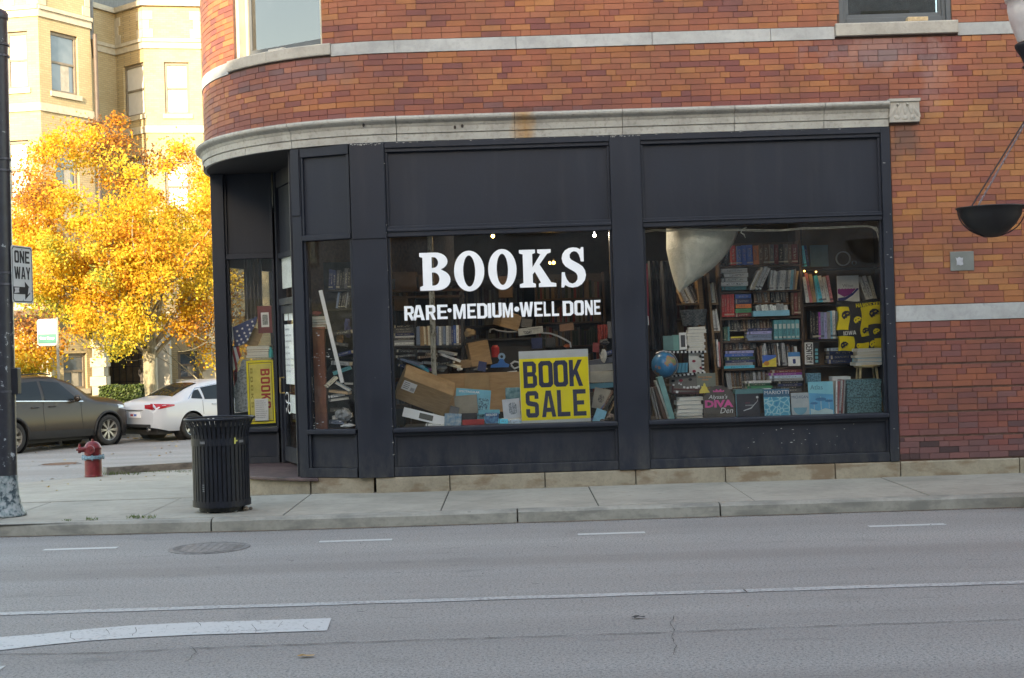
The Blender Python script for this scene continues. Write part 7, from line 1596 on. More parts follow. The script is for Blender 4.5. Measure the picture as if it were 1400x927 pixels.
# ================================================================ STREET SIDE SIGN FOR PERMIT PARKING
sp = P(80, 520, 19.2); zs = zroad(19)+.1
ps = empty('parking_sign', (sp.x, 19.2, zs), 0, 'white and green parking notice on a thin post behind the brown car', 'sign')
topz = P(80,434,19.2).z-zs
m_ = MB(); m_.box(-.03,.03,0,.03,0,topz); m_.build('post', C('galv_post', (.16,.15,.13), .6, .3), ps)
a = P(53,456,19.19); b = P(80,456,19.19); hgt = P(66,436,19.2).z-P(66,473,19.2).z; w = b.x-a.x; z0 = P(66,473,19.2).z-zs
m_ = MB(); m_.prism([(p[0],p[1]) for p in cham(-w,z0,.0,z0+hgt,.05)], -.01, -.004, Matrix(((1,0,0,0),(0,0,1,0),(0,1,0,0),(0,0,0,1)))); m_.build('plate', C('notice_plate', (.33,.34,.34), .6), ps)
gm_ = C('sign_green', (.02,.15,.11), .6); put(fill('p', [[(0,0),(1,0),(1,.34),(0,.34)]], gm_, .001, UP @ Matrix.Diagonal((w*.92,hgt,1,1))), 'green_field', ps, (-w*.96,-.012,z0+hgt*.10))
put(text_mesh('Bus Stop', hgt*.12, M['white'], w*.72, bold=.03), 'lettering', ps, (-w*.86,-.014,z0+hgt*.22)); put(text_mesh('mnw m', hgt*.09, C('ink', (.10,.10,.14), .8), w*.6), 'lettering', ps, (-w*.8,-.012,z0+hgt*.74))
# ================================================================ CARS
def lerp_t(tab, x):
    if x <= tab[0][0]: return tab[0][1]
    for (a, va), (b, vb) in zip(tab, tab[1:]):
        if x <= b: 
            t_ = (x-a)/(b-a); return va+(vb-va)*t_
    return tab[-1][1]
def smooth_t(tab, x, r=.06):
    return (lerp_t(tab,x-r)+2*lerp_t(tab,x)+lerp_t(tab,x+r)+lerp_t(tab,x-r/2)+lerp_t(tab,x+r/2))/6
glassm = NT('car_glass', .03, spec=.28); glassm.col((.012,.016,.018)); CG = glassm.m
tyre_m = C('tyre_rubber', (.018,.018,.018), .85); blk_pl = C('black_trim', (.016,.016,.017), .7); chr_ = C('bright_trim', (.55,.55,.56), .25, .9)
def wheel(parent, x, y, r, w, side, spokes, rimmat):
    t = empty('wheel'); t.parent = parent; t.location = (x, y, r)
    RX = Matrix.Rotation(math.pi/2*side, 4, 'X')      # outer face at +z of the lathe
    m_ = MB(); m_.lathe([(r*.66,-w/2),(r*.92,-w/2),(r*.985,-w*.38),(r,-w*.2),(r,w*.2),(r*.985,w*.38),(r*.92,w/2),(r*.70,w*.5),(r*.665,w*.40)], 36, (0,0,0), RX); m_.build('tyre', tyre_m, t, smooth=True)
    m_ = MB(); m_.lathe([(r*.68,w*.46),(r*.655,w*.44),(r*.62,w*.25),(r*.60,-.02)], 36, (0,0,0), RX); m_.lathe([(0,w*.30),(r*.10,w*.36),(r*.14,w*.30),(r*.14,0)], 20, (0,0,0), RX)
    for k in range(spokes):
        a = 2*math.pi*k/spokes
        for da in (-.10, .10):
            M2 = RX @ Matrix.Rotation(a+da*.9, 4, 'Z'); m_.add([(r*.10,-r*.035,w*.32),(r*.64,-r*.025,w*.40),(r*.64,r*.025,w*.40),(r*.10,r*.035,w*.32),(r*.10,-r*.035,w*.2),(r*.64,-r*.025,w*.3),(r*.64,r*.025,w*.3),(r*.10,r*.035,w*.2)], [(0,1,2,3),(0,4,5,1),(3,2,6,7),(4,7,6,5)], M2)
    m_.build('rim', rimmat, t, smooth=False)
    m_ = MB(); m_.lathe([(0,-.01),(r*.60,-.01)], 30, (0,0,0), RX); m_.lathe([(r*.40,0),(r*.40,.02),(0,.02)], 24, (0,0,0), RX); m_.build('brake_disc', C('brake_dark', (.05,.045,.04), .6, .3), t)
    return t
def car(name, label, pos, heading, S):
    t = empty(name, pos, heading, label, 'car')
    paint = S['paint']; Lr, Lf = S['x0'], S['x1']
    top = S['top']; belt = S['belt']; W = S['w']; roofw = S['roofw']; zlow = S['zlow']; wr = S['wr']
    cab0, cab1 = S['cab']
    def hw(x, z):
        zt = smooth_t(top, x); zb = min(smooth_t(belt, x), zt-.02); w = smooth_t(W, x, .1)
        if z <= zb:
            k = (z-.52)/.5; y = w*(1-.055*k*k) if z > .52 else w*(1-.10*((.52-z)/.35)**2)
            if abs(z-(zb-.14)) < .05: y += 0
            return y
        k = min(1, (z-zb)/max(.02, zt-zb)); return w*.955-(w*.955-roofw)*k**1.35
    NX, NR = 110, 26
    body = MB(); ids = {}
    def pt(i, j, side):
        x = Lr+(Lf-Lr)*i/NX; zt = smooth_t(top, x); zl = lerp_t(zlow, x); zb = min(smooth_t(belt, x), zt-.02)
        if j <= 14: z = zl+(zb-zl)*j/14; y = hw(x, z)
        elif j <= 20: z = zb+(zt-.03-zb)*(j-14)/6; y = hw(x, z)
        else:
            k = (j-20)/6; e = hw(x, zt-.03); y = e*(1-k); z = zt-.03+.03*math.sin(min(1,k*2.2)*math.pi/2)+.012*k
        # wheel arches: pull points near the arch radius onto it
        return [x, y*side, z]
    arches = [(wx, wr, wr*1.16) for wx in S['wheels']]
    def snap(p):
        for wx, wz, ra in arches:
            d = math.hypot(p[0]-wx, p[2]-wz)
            if d < ra and d > 1e-4 and abs(p[1]) > .5:
                p = [wx+(p[0]-wx)*ra/d, p[1], wz+(p[2]-wz)*ra/d]
        return p
    def inside(p): return any(math.hypot(p[0]-wx, p[2]-wz) < ra*.93 and p[2] < wz+ra for wx, wz, ra in arches)
    for side in (1, -1):
        base = len(body.v); raw = []
        for i in range(NX+1):
            for j in range(27):
                raw.append(pt(i, j, side)); body.v.append(tuple(snap(list(raw[-1]))))
        for i in range(NX):
            for j in range(26):
                q = [base+i*27+j, base+(i+1)*27+j, base+(i+1)*27+j+1, base+i*27+j+1]
                c = [sum(raw[k-base][a] for k in q)/4 for a in range(3)]
                if j < 15 and inside(c): continue
                body.f.append(tuple(q)); body.m.append(1 if (c[2] < S.get('clad', 0) and j < 14) else 0); body.t.append(0)
        # end caps
        for i in (0, NX):
            for j in range(26):
                a_, b_ = body.v[base+i*27+j], body.v[base+i*27+j+1]
                body.add([a_, b_, (a_[0],0,b_[2]), (a_[0],0,a_[2])], [(0,1,2,3)])
    body.m = [m if m else 0 for m in body.m]
    body.build('body', [paint, blk_pl], t, smooth=True)
    m_ = MB()
    for wx, wz, ra in arches:
        for sd in (1,-1):
            yo = hw(wx, wz+.1)-.03; m_.lathe([(ra*1.02,0),(ra*1.02,.30)], 28, (0,0,0), Matrix.Translation((wx, sd*yo, wz)) @ Matrix.Rotation(math.pi/2*sd, 4, 'X')); m_.lathe([(ra*1.02,.30),(0,.30)], 28, (0,0,0), Matrix.Translation((wx, sd*yo, wz)) @ Matrix.Rotation(math.pi/2*sd, 4, 'X'))
    m_.box(Lr+.15, Lf-.15, -.7, .7, .18, .32); m_.build('underbody', blk_pl, t)
    if S.get('arch_trim'):
        for wx, wz, ra in arches:
            for sd in (1,-1):
                m_ = MB(); pts = []
                for k in range(-20, 201, 10):
                    a = math.radians(k); x = wx+ra*1.035*math.cos(a); z = wz+ra*1.035*math.sin(a)
                    if z > .22: pts.append((x, sd*(hw(x, z)+.004), z))
                m_.tube(pts, .028, 6); m_.build('arch_trim', blk_pl, t, smooth=True)
    def patch(name, q, mat, off=.006, n=8, both=True, th=False):
        for sd in ((1,-1) if both else (both,)):
            m_ = MB()
            def fn(s, v_):
                a = (q[0][0]+(q[1][0]-q[0][0])*s, q[0][1]+(q[1][1]-q[0][1])*s); b = (q[3][0]+(q[2][0]-q[3][0])*s, q[3][1]+(q[2][1]-q[3][1])*s)
                x = a[0]+(b[0]-a[0])*v_; z = a[1]+(b[1]-a[1])*v_; return (x, sd*(hw(x,z)+off), z)
            m_.grid(fn, n, 6); m_.build(name, mat, t, smooth=True)
    for q in S['windows']: patch('side_window', q, CG, .006)
    for q in S.get('trims', ()): patch('window_trim', q, chr_ if S.get('chrome') else blk_pl, .008, 14)
    def topy(x, k): return hw(x, smooth_t(top,x)-.03)*k
    def screen(name, xa, xb, ka, kb):
        m_ = MB()
        def fn(s, v_):
            x = xa+(xb-xa)*v_; k = ka+(kb-ka)*v_; y = topy(x, k)*(2*s-1); kk = 1-abs(2*s-1)*k; z = smooth_t(top, x)-.03+.03*math.sin(min(1,kk*2.2)*math.pi/2)+.012*kk; return (x, y, z+.006)
        m_.grid(fn, 14, 10); m_.build(name, CG, t, smooth=True)
    for sc_ in S['screens']: screen(*sc_)
    for x_, z0_, z1_ in S['door_lines']:
        for sd in (1,-1): m_ = MB(); m_.tube([(x_+.02*math.sin(6*z), sd*(hw(x_,z)+.001), z) for z in [z0_+(z1_-z0_)*k/10 for k in range(11)]], .005, 4); m_.build('door_gap', blk_pl, t)
    for x_, z_ in S['handles']:
        for sd in (1,-1): m_ = MB(); m_.tube([(x_-.10, sd*(hw(x_,z_)+.0), z_), (x_-.08, sd*(hw(x_,z_)+.03), z_), (x_+.08, sd*(hw(x_,z_)+.03), z_), (x_+.10, sd*(hw(x_,z_)), z_)], .012, 6); m_.build('door_handle', S.get('handle_mat', paint), t)
    xm, zm = S['mirror']
    for sd in (1,-1):
        m_ = MB(); m_.sphere((xm, sd*(hw(xm,zm)+.13), zm+.05), (.07,.11,.075), 12, 8); m_.box(xm-.03,xm+.03, sd*(hw(xm,zm)-.02) if sd > 0 else -(hw(xm,zm)+.06), sd*(hw(xm,zm)+.06) if sd > 0 else -(hw(xm,zm)-.02), zm-.03, zm+.01); m_.build('wing_mirror', paint, t, smooth=True)
    for wx in S['wheels']:
        for sd in (1,-1): wheel(t, wx, sd*(lerp_t(W, wx)-.115), wr, .215, -sd, S['spokes'], S['rim'])
    return t, hw, top
brown = NT('brown_metallic', .42, .2, spec=.35); brown.col((.030,.021,.015)); brown.b.inputs['Coat Weight'].default_value = .35; brown.b.inputs['Coat Roughness'].default_value = .12
whitep = NT('white_car_paint', .4, spec=.5); whitep.col((.41,.43,.46)); whitep.b.inputs['Coat Weight'].default_value = .6; whitep.b.inputs['Coat Roughness'].default_value = .08
rimg = C('alloy_grey', (.30,.29,.27), .35, .7, var=.1); rimd = C('alloy_silver', (.40,.41,.42), .3, .7, var=.1)
HD = math.atan2(T.y, T.x)
# brown crossover (origin at the middle of the rear axle on the ground)
Srx = PG(25, 620, 0)
SUV = dict(paint=brown.m, x0=-.93, x1=3.50, wr=.355, wheels=(0,2.70), cab=(-.8,2.3), spokes=8, rim=rimg, clad=.44, arch_trim=True, roofw=.60,
  top=[(-.93,.80),(-.88,1.02),(-.78,1.20),(-.55,1.48),(-.35,1.60),(.2,1.665),(.9,1.675),(1.35,1.645),(1.80,1.51),(2.30,1.21),(2.45,1.15),(3.0,1.09),(3.28,1.02),(3.42,.93),(3.48,.78),(3.50,.62)],
  belt=[(-.93,.80),(-.8,1.12),(-.3,1.15),(1.0,1.08),(2.0,1.03),(2.6,.98),(3.50,.80)],
  w=[(-.93,.66),(-.86,.80),(-.6,.89),(0,.915),(1.5,.92),(2.7,.915),(3.1,.88),(3.32,.78),(3.46,.62),(3.50,.52)], zlow=[(-.93,.42),(-.6,.30),(3.1,.24),(3.50,.32)],
  windows=[[(-.50,1.20),(.02,1.17),(.02,1.50),(-.30,1.50)], [(.08,1.165),(.82,1.125),(.82,1.555),(.08,1.52)], [(.90,1.12),(1.86,1.075),(1.42,1.50),(.90,1.56)]],
  trims=[[(-.60,1.17),(1.98,1.045),(1.97,1.065),(-.58,1.19)]], chrome=True,
  screens=[('windscreen',2.28,1.42,.86,.84),('rear_window',-.74,-.42,.80,.80)], door_lines=[(.86,.40,1.10),(1.92,.42,1.02),(-.02,.72,1.12)], handles=[(.62,.98),(1.10,.98)][::1], mirror=(1.72,1.08))
suv, hwS, topS = car('parked_car', 'dark brown crossover parked behind the hydrant at the left', Srx+N*.0, HD, SUV)
def local(t, m_, name, mat, **k): return m_.build(name, mat, t, **k)
suv.location = Srx+N*.80-T*.22; suv.location.z = zroad(Srx.y); suv.scale = (1.04,1.04,1.10)
for sd in (1,-1):
    m_ = MB(); m_.grid(lambda s,v_: (lambda x,z: (x, sd*(hwS(x,z)+.006), z))(3.02+.42*s, .78+.09*v_+.06*(1-s)), 8, 4); m_.build('headlight', C('headlamp_glass', (.45,.46,.46), .1, .3), suv, smooth=True)
    m_ = MB(); m_.grid(lambda s,v_: (lambda x,z: (x, sd*(hwS(x,z)+.006), z))(-.86+.32*s, 1.0+.10*v_), 6, 4); m_.build('tail_light', C('tail_red', (.30,.01,.012), .15), suv, smooth=True)
m_ = MB(); m_.box(3.48,3.515,-.42,.42,.50,.76); m_.build('grille', blk_pl, suv, bevel=.01)
for sd in (.62,-.62): m_ = MB(); m_.tube([(-.3,sd,1.64),(0,sd,1.70),(1.0,sd,1.72),(1.25,sd,1.68)], .014, 6); m_.build('roof_rail', blk_pl, suv)
m_ = MB(); m_.xz([(-.92,.62),(-.90,.62),(-.90,.74),(-.92,.74)], -.26, .26); m_.build('licence_plate', M['white'], suv)
# white saloon
Ssx = PG(262, 600.5, 0)
SED = dict(paint=whitep.m, x0=-1.10, x1=3.77, wr=.335, wheels=(0,2.85), cab=(-.5,2.6), spokes=5, rim=rimd, clad=0, roofw=.56,
  top=[(-1.10,.72),(-1.07,.90),(-1.02,.99),(-.75,1.045),(-.35,1.10),(.10,1.29),(.50,1.41),(1.0,1.465),(1.5,1.46),(1.9,1.38),(2.35,1.17),(2.62,1.02),(3.1,.93),(3.5,.82),(3.72,.66),(3.77,.55)],
  belt=[(-1.10,.72),(-.95,.88),(-.3,.96),(1.0,.93),(2.4,.90),(3.77,.70)],
  w=[(-1.10,.70),(-1.03,.80),(-.8,.875),(0,.92),(1.5,.925),(2.85,.915),(3.3,.87),(3.6,.75),(3.77,.56)], zlow=[(-1.10,.36),(-.7,.26),(.4,.22),(3.2,.20),(3.77,.28)],
  windows=[[(.02,1.03),(.36,1.00),(.36,1.24),(.20,1.22)], [(.42,.99),(1.14,.965),(1.14,1.36),(.44,1.28)], [(1.21,.96),(2.22,.94),(1.80,1.29),(1.21,1.365)]],
  trims=[[(-.06,1.015),(.30,1.27),(.30,1.285),(-.09,1.015)],[(.30,1.27),(1.3,1.395),(1.3,1.41),(.30,1.285)]], chrome=True,
  screens=[('windscreen',2.60,1.86,.88,.86),('rear_window',-.36,.46,.86,.84)], door_lines=[(1.18,.32,.93),(2.30,.34,.88),(.36,.62,.97)], handles=[(.72,.86),(1.55,.85)], mirror=(2.10,.97))
sed, hwE, topE = car('parked_car', 'white saloon parked ahead of the brown car, seen from behind', Ssx, HD-math.radians(3), SED)
sed.location = Ssx+N*.80; sed.location.z = zroad(Ssx.y); sed.scale = (1.03,1.03,1.05)
trd = C('tail_red_bright', (.30,.008,.014), .12)
for sd in (1,-1):
    m_ = MB(); m_.grid(lambda s,v_: (lambda x,z: (x, sd*(hwE(x,z)+.007), z))(-1.05+.52*s, .80+(.15-.11*s)*v_+.07*s), 8, 4); m_.build('tail_light', trd, sed, smooth=True)
    m_ = MB(); m_.grid(lambda s,v_: (-1.115+.0*s, sd*(.42+.34*s), .80+.03*(1-s)+(.09+.05*s)*v_), 6, 3); m_.build('tail_light', trd, sed)
    m_ = MB(); m_.cyl((-1.08,sd*.55,.32),(-1.14,sd*.55,.32),.045); m_.build('exhaust_tip', chr_, sed)
m_ = MB(); m_.box(-1.125,-1.10,-.24,.24,.60,.74); lp = m_.build('licence_plate', M['white'], sed, bevel=.004); 
for k, c_ in enumerate(((.4,.03,.04),(.05,.12,.4))): m_ = MB(); m_.box(-1.128,-1.1255,.05-.14*k,.16-.14*k,.64,.69); m_.build('plate_print', C(f'plate{k}', c_, .6), lp)
m_ = MB(); m_.box(-1.118,-1.04,-.62,.62,.36,.44); m_.build('bumper_trim', blk_pl, sed, bevel=.01); m_ = MB(); m_.box(-1.125,-1.10,-.34,.34,.785,.80); m_.build('boot_trim', chr_, sed)
# ================================================================ YELLOW-BRICK APARTMENTS
m = NT('yellow_brick', .85); g = m.n('NewGeometry'); sp_ = m.n('SeparateXYZ'); m.l(g.outputs['Position'], sp_.inputs[0]); cb = m.n('CombineXYZ')
m.l(m.math('ADD', sp_.outputs[0], m.math('MULTIPLY', sp_.outputs[1], .73)), cb.inputs[0]); m.l(sp_.outputs[2], cb.inputs[1])
bt = m.n('TexBrick'); bt.inputs['Scale'].default_value = 1; bt.inputs['Brick Width'].default_value = .22; bt.inputs['Row Height'].default_value = .072; bt.inputs['Mortar Size'].default_value = .008
bt.inputs['Color1'].default_value = (.40,.315,.185,1); bt.inputs['Color2'].default_value = (.33,.25,.135,1); bt.inputs['Mortar'].default_value = (.21,.175,.12,1); m.l(cb.outputs[0], bt.inputs['Vector'])
m.col(m.mix(.25, bt.outputs[0], m.ramp(m.noise(m.coord('World'), .8, 5), [(.35, (.26,.19,.10)), (.65, (.44,.36,.22))]))); M['yb'] = m.m
cream = C('cream_limestone', (.38,.34,.27), .85, var=.12, kind='World')
apt = empty('apartment_building', (0,0,0), 0, 'yellow brick apartment block with bay windows and cream stone bands across the side street', 'building')
def atD(u, v, D): a_, b_ = ray(u, v); return Vector((a_*D, D+CY, CZ-b_*D))
verts = [atD(-120,200,52), atD(-60,200,45.5), atD(12,200,44.2), atD(57,200,44.0), atD(128,200,46.0), atD(130,200,49.2), atD(162,200,50.3), atD(200,200,49.2), atD(278,200,49.6), atD(330,200,51.5), atD(480,200,56)]
tops = [16,16,16,16,16,16,13.75,13.75,13.75,13.75,13.75]
wallsegs = []
for k in range(len(verts)-1):
    a = Vector((verts[k].x, verts[k].y, 0)); b = Vector((verts[k+1].x, verts[k+1].y, 0)); wallsegs.append((a, b, min(tops[k], tops[k+1]) if k != 4 else 16))
def wallseg(a, b, ztop, openings):
    Mx, L_ = chord_frame(a, b); m_ = MB(); xs_ = sorted(set([0,L_]+[x for o_ in openings for x in (o_[0],o_[1])])); zs_ = sorted(set([-1.2,ztop]+[z for o_ in openings for z in (o_[2],o_[3])]))
    for x0_, x1_ in zip(xs_, xs_[1:]):
        for z0_, z1_ in zip(zs_, zs_[1:]):
            if any(o_[0] <= (x0_+x1_)/2 <= o_[1] and o_[2] <= (z0_+z1_)/2 <= o_[3] for o_ in openings): continue
            m_.add([(x0_,0,z0_),(x1_,0,z0_),(x1_,0,z1_),(x0_,0,z1_)], [(0,1,2,3)], Mx)
    for (x0_,x1_,z0_,z1_) in openings:
        m_.add([(x0_,0,z0_),(x1_,0,z0_),(x1_,0,z1_),(x0_,0,z1_),(x0_,.25,z0_),(x1_,.25,z0_),(x1_,.25,z1_),(x0_,.25,z1_)], [(0,4,5,1),(1,5,6,2),(2,6,7,3),(3,7,4,0)], Mx)
    m_.build('wall', M['yb'], apt); return Mx, L_
blind = C('white_blind', (.42,.42,.42), .6, var=.05); wf = C('cream_window_frame', (.15,.13,.105), .6); wdk = C('brown_window_frame', (.16,.13,.10), .6)
apg = NT('apartment_glass', .05, spec=.8); apg.col(apg.ramp(apg.noise(apg.coord('World'), .9, 3), [(.4, (.05,.07,.09)), (.6, (.11,.13,.15))])); APG = apg.m
def awin(Mx, o_, kind):
    x0_,x1_,z0_,z1_ = o_; t = empty('window'); t.parent = apt; frm = wf if kind != 'dark' else wdk; zm = (z0_+z1_)/2
    def b(n, *q, mat=frm): m_ = MB(); m_.box(*q, Mx); m_.build(n, mat, t)
    b('frame_side', x0_,x0_+.09,.08,.2,z0_,z1_); b('frame_side', x1_-.09,x1_,.08,.2,z0_,z1_); b('frame_head', x0_+.09,x1_-.09,.08,.2,z1_-.10,z1_); b('frame_sill', x0_+.09,x1_-.09,.08,.2,z0_,z0_+.08); b('meeting_rail', x0_+.09,x1_-.09,.10,.18,zm-.03,zm+.04)
    gm2 = APG if kind == 'dark' else blind
    b('pane', x0_+.0905,x1_-.0905,.14,.145,z0_+.0805,zm-.031, mat=gm2); b('pane', x0_+.0905,x1_-.0905,.12,.125,zm+.041,z1_-.1005, mat=gm2)
    if kind == 'dark': b('curtain', x0_+(x1_-x0_)*.45,x0_+(x1_-x0_)*.75,.132,.137,z0_+.1,z1_-.2, mat=C('curtain_cream', (.30,.28,.24), .9))
def wx(seg, u0, u1, v0, v1):
    a, b, _ = seg; Mx, L_ = chord_frame(a, b); r = []
    for u in (u0, u1):
        a_, b_ = ray(u, (v0+v1)/2); d = Vector((a_,1,0)); n_ = Vector((Mx[0][1],Mx[1][1],0)); k = (Mx.translation-Vector((0,CY,0))).dot(n_)/d.dot(n_); q = Vector((0,CY,0))+d*k; r.append(((q-Mx.translation).dot(Vector((Mx[0][0],Mx[1][0],0))), k))
    D = (r[0][1]+r[1][1])/2; return [r[0][0], r[1][0], CZ-ray((u0+u1)/2, v1)[1]*D, CZ-ray((u0+u1)/2, v0)[1]*D]
spec_w = {2: [(8,38,43,121,'w'),(8,40,192,272,'w')], 3: [(70,107,46,128,'dark'),(76,108,193,262,'dark'),(87,119,483,532,'dark')], 6: [(169,197,88,159,'w'),(170,198,215,280,'w')], 7: [(225,259,85,156,'w'),(226,260,220,290,'w'),(243,272,480,518,'dark')], 1: [(-40,-8,46,124,'w')]}
for k, sg_ in enumerate(wallsegs):
    ops = [(wx(sg_, *q[:4]), q[4]) for q in spec_w.get(k, [])]
    Mx, L_ = wallseg(sg_[0], sg_[1], sg_[2], [o_ for o_, _ in ops])
    for o_, kd in ops:
        awin(Mx, o_, kd); m_ = MB(); m_.box(o_[0]-.08, o_[1]+.08, -.06, .0, o_[2]-.16, o_[2]-.001, Mx); m_.build('window_sill', cream, apt)
        if o_[2] < 2.5: continue
    # stone bands
    for z0_, z1_, pr_ in ((12.28,12.50,.05),(12.50,12.62,.10),(9.35,9.60,.05),(5.95,6.18,.05),(2.9,3.15,.08)):
        m_ = MB(); m_.box(-.02, L_+.02, -pr_, -.004, z0_, z1_, Mx); m_.build('stone_band', cream, apt)
    if k in (2,3,6,7,8):   # toothed corner stones over the top band and cornice
        for e in (0, L_):
            z = 12.66
            i = 0
            while z < sg_[2]-.25:
                ww = .34 if i % 2 == 0 else .22; m_ = MB(); x_ = (0, ww) if e == 0 else (L_-ww, L_); m_.box(x_[0], x_[1], -.025, -.002, z, z+.30, Mx); m_.build('quoin', cream, apt); z += .31; i += 1
    m_ = MB(); m_.box(-.05, L_+.05, -.12, .25, sg_[2]+.0, sg_[2]+.18, Mx); m_.build('coping', cream, apt)
m_ = MB(); m_.prism([(verts[k].x, verts[k].y+.3) for k in range(6)]+[(verts[5].x+1, 60),(verts[0].x,60)], 12.0, 15.9); m_.prism([(verts[k].x, verts[k].y+.3) for k in range(5,11)]+[(verts[10].x,60),(verts[5].x,60)], 12.0, 13.7); m_.build('roof', C('flat_roof', (.12,.12,.12), .9), apt)
# ground floor: cream surrounds, arched door, porch
def facebox(name, u0, u1, v0, v1, D, th, mat, parent=apt):
    a = atD(u0,(v0+v1)/2,D); b = atD(u1,(v0+v1)/2,D); z1_ = atD((u0+u1)/2,v0,D).z; z0_ = atD((u0+u1)/2,v1,D).z; m_ = MB(); m_.box(a.x,b.x,a.y,a.y+th,z0_,z1_); return m_.build(name, mat, parent)
for k in range(9):   # toothed stone pilaster between the bays
    facebox('quoin', 126-(3 if k%2 else 0), 142+(3 if k%2 else 0), 424+13*k, 436.6+13*k, 45.5, .5, cream)
for k in range(9): facebox('quoin', 281-(4 if k%2 else 0), 298, 424+12*k, 435.6+12*k, 49.0, .4, cream)
for k in range(6): facebox('quoin', 57-(3 if k%2 else 0), 66+(4 if k%2 else 0), 470+12*k, 481.6+12*k, 43.8, .3, cream)
facebox('porch_beam', -30, 92, 424, 431, 43.0, .9, C('porch_wood', (.10,.07,.05), .8)); facebox('porch_beam', -30, 92, 411, 424.2, 43.2, .5, cream)
ar = empty('arched_door'); ar.parent = apt
c0 = atD(174,545,47.8); rr_ = (atD(197,500,47.8).x-atD(152,500,47.8).x)/2; zt_ = atD(174,472,47.8).z; zb_ = -.6
def archpoly(r_, zt): return [(c0.x-r_, zb_), (c0.x+r_, zb_)]+[(c0.x+r_*math.cos(a_), zt-r_*.55+r_*.55*math.sin(a_)) for a_ in [math.pi*k/14 for k in range(15)]]
m_ = MB(); m_.xz(archpoly(rr_+.35, zt_+.3), c0.y, c0.y+.6); m_.build('stone_surround', cream, ar)
m_ = MB(); m_.xz(archpoly(rr_, zt_), c0.y-.02, c0.y-.004); m_.build('door_leaf', C('dark_oak_door', (.030,.020,.014), .6, var=.5, scale=8), ar)
for k in range(-2,3): m_ = MB(); m_.box(c0.x+k*.22-.012, c0.x+k*.22+.012, c0.y-.04, c0.y-.021, zb_, zt_-.15-.04*k*k); m_.build('iron_bar', M['black_metal'], ar)
m_ = MB(); [m_.box(c0.x-rr_+.05, c0.x+rr_-.05, c0.y-.05, c0.y-.041, z-.012, z+.012) for z in (.3,.8,1.3)]; m_.build('iron_bar', M['black_metal'], ar)
facebox('wall', 200, 232, 440, 560, 48.6, .3, C('cream_render', (.42,.39,.33), .9, var=.1))
# dark upright cylinder standing in for the cast shadow at the bay corner
m_ = MB(); p0_ = atD(129.5,150,45.9); m_.cyl((p0_.x+.05,p0_.y+.1,-.5),(p0_.x+.05,p0_.y+.1,12.1),.07); m_.build('bay_shadow_strip', C('bay_shadow_dark', (.07,.05,.04), .6), apt)
# ================================================================ TREES AND HEDGE
leafm = NT('autumn_leaf', .6, spec=.25); at = leafm.n('Attribute'); at.attribute_name = 'tone'; at.attribute_type = 'GEOMETRY'
lc = leafm.ramp(at.outputs['Fac'], [(0,(.20,.10,.045)),(.12,(.40,.15,.035)),(.28,(.58,.27,.035)),(.46,(.62,.38,.04)),(.74,(.62,.46,.06)),(.92,(.44,.42,.07)),(1,(.20,.25,.06))])
leafm.col(lc); tl = leafm.n('BsdfTranslucent'); leafm.l(lc, tl.inputs[0]); mx = leafm.n('MixShader'); mx.inputs[0].default_value = .5; leafm.l(leafm.b.outputs[0], mx.inputs[1]); leafm.l(tl.outputs[0], mx.inputs[2]); leafm.l(mx.outputs[0], leafm.out.inputs[0])
bark = NT('tree_bark', .9); co = bark.coord('Object', (3,3,.8)); f = bark.noise(co, 4, 6, .7); bark.col(bark.ramp(f, [(.35,(.13,.115,.075)),(.65,(.27,.245,.17))])); bark.bump(f, .5, .02)
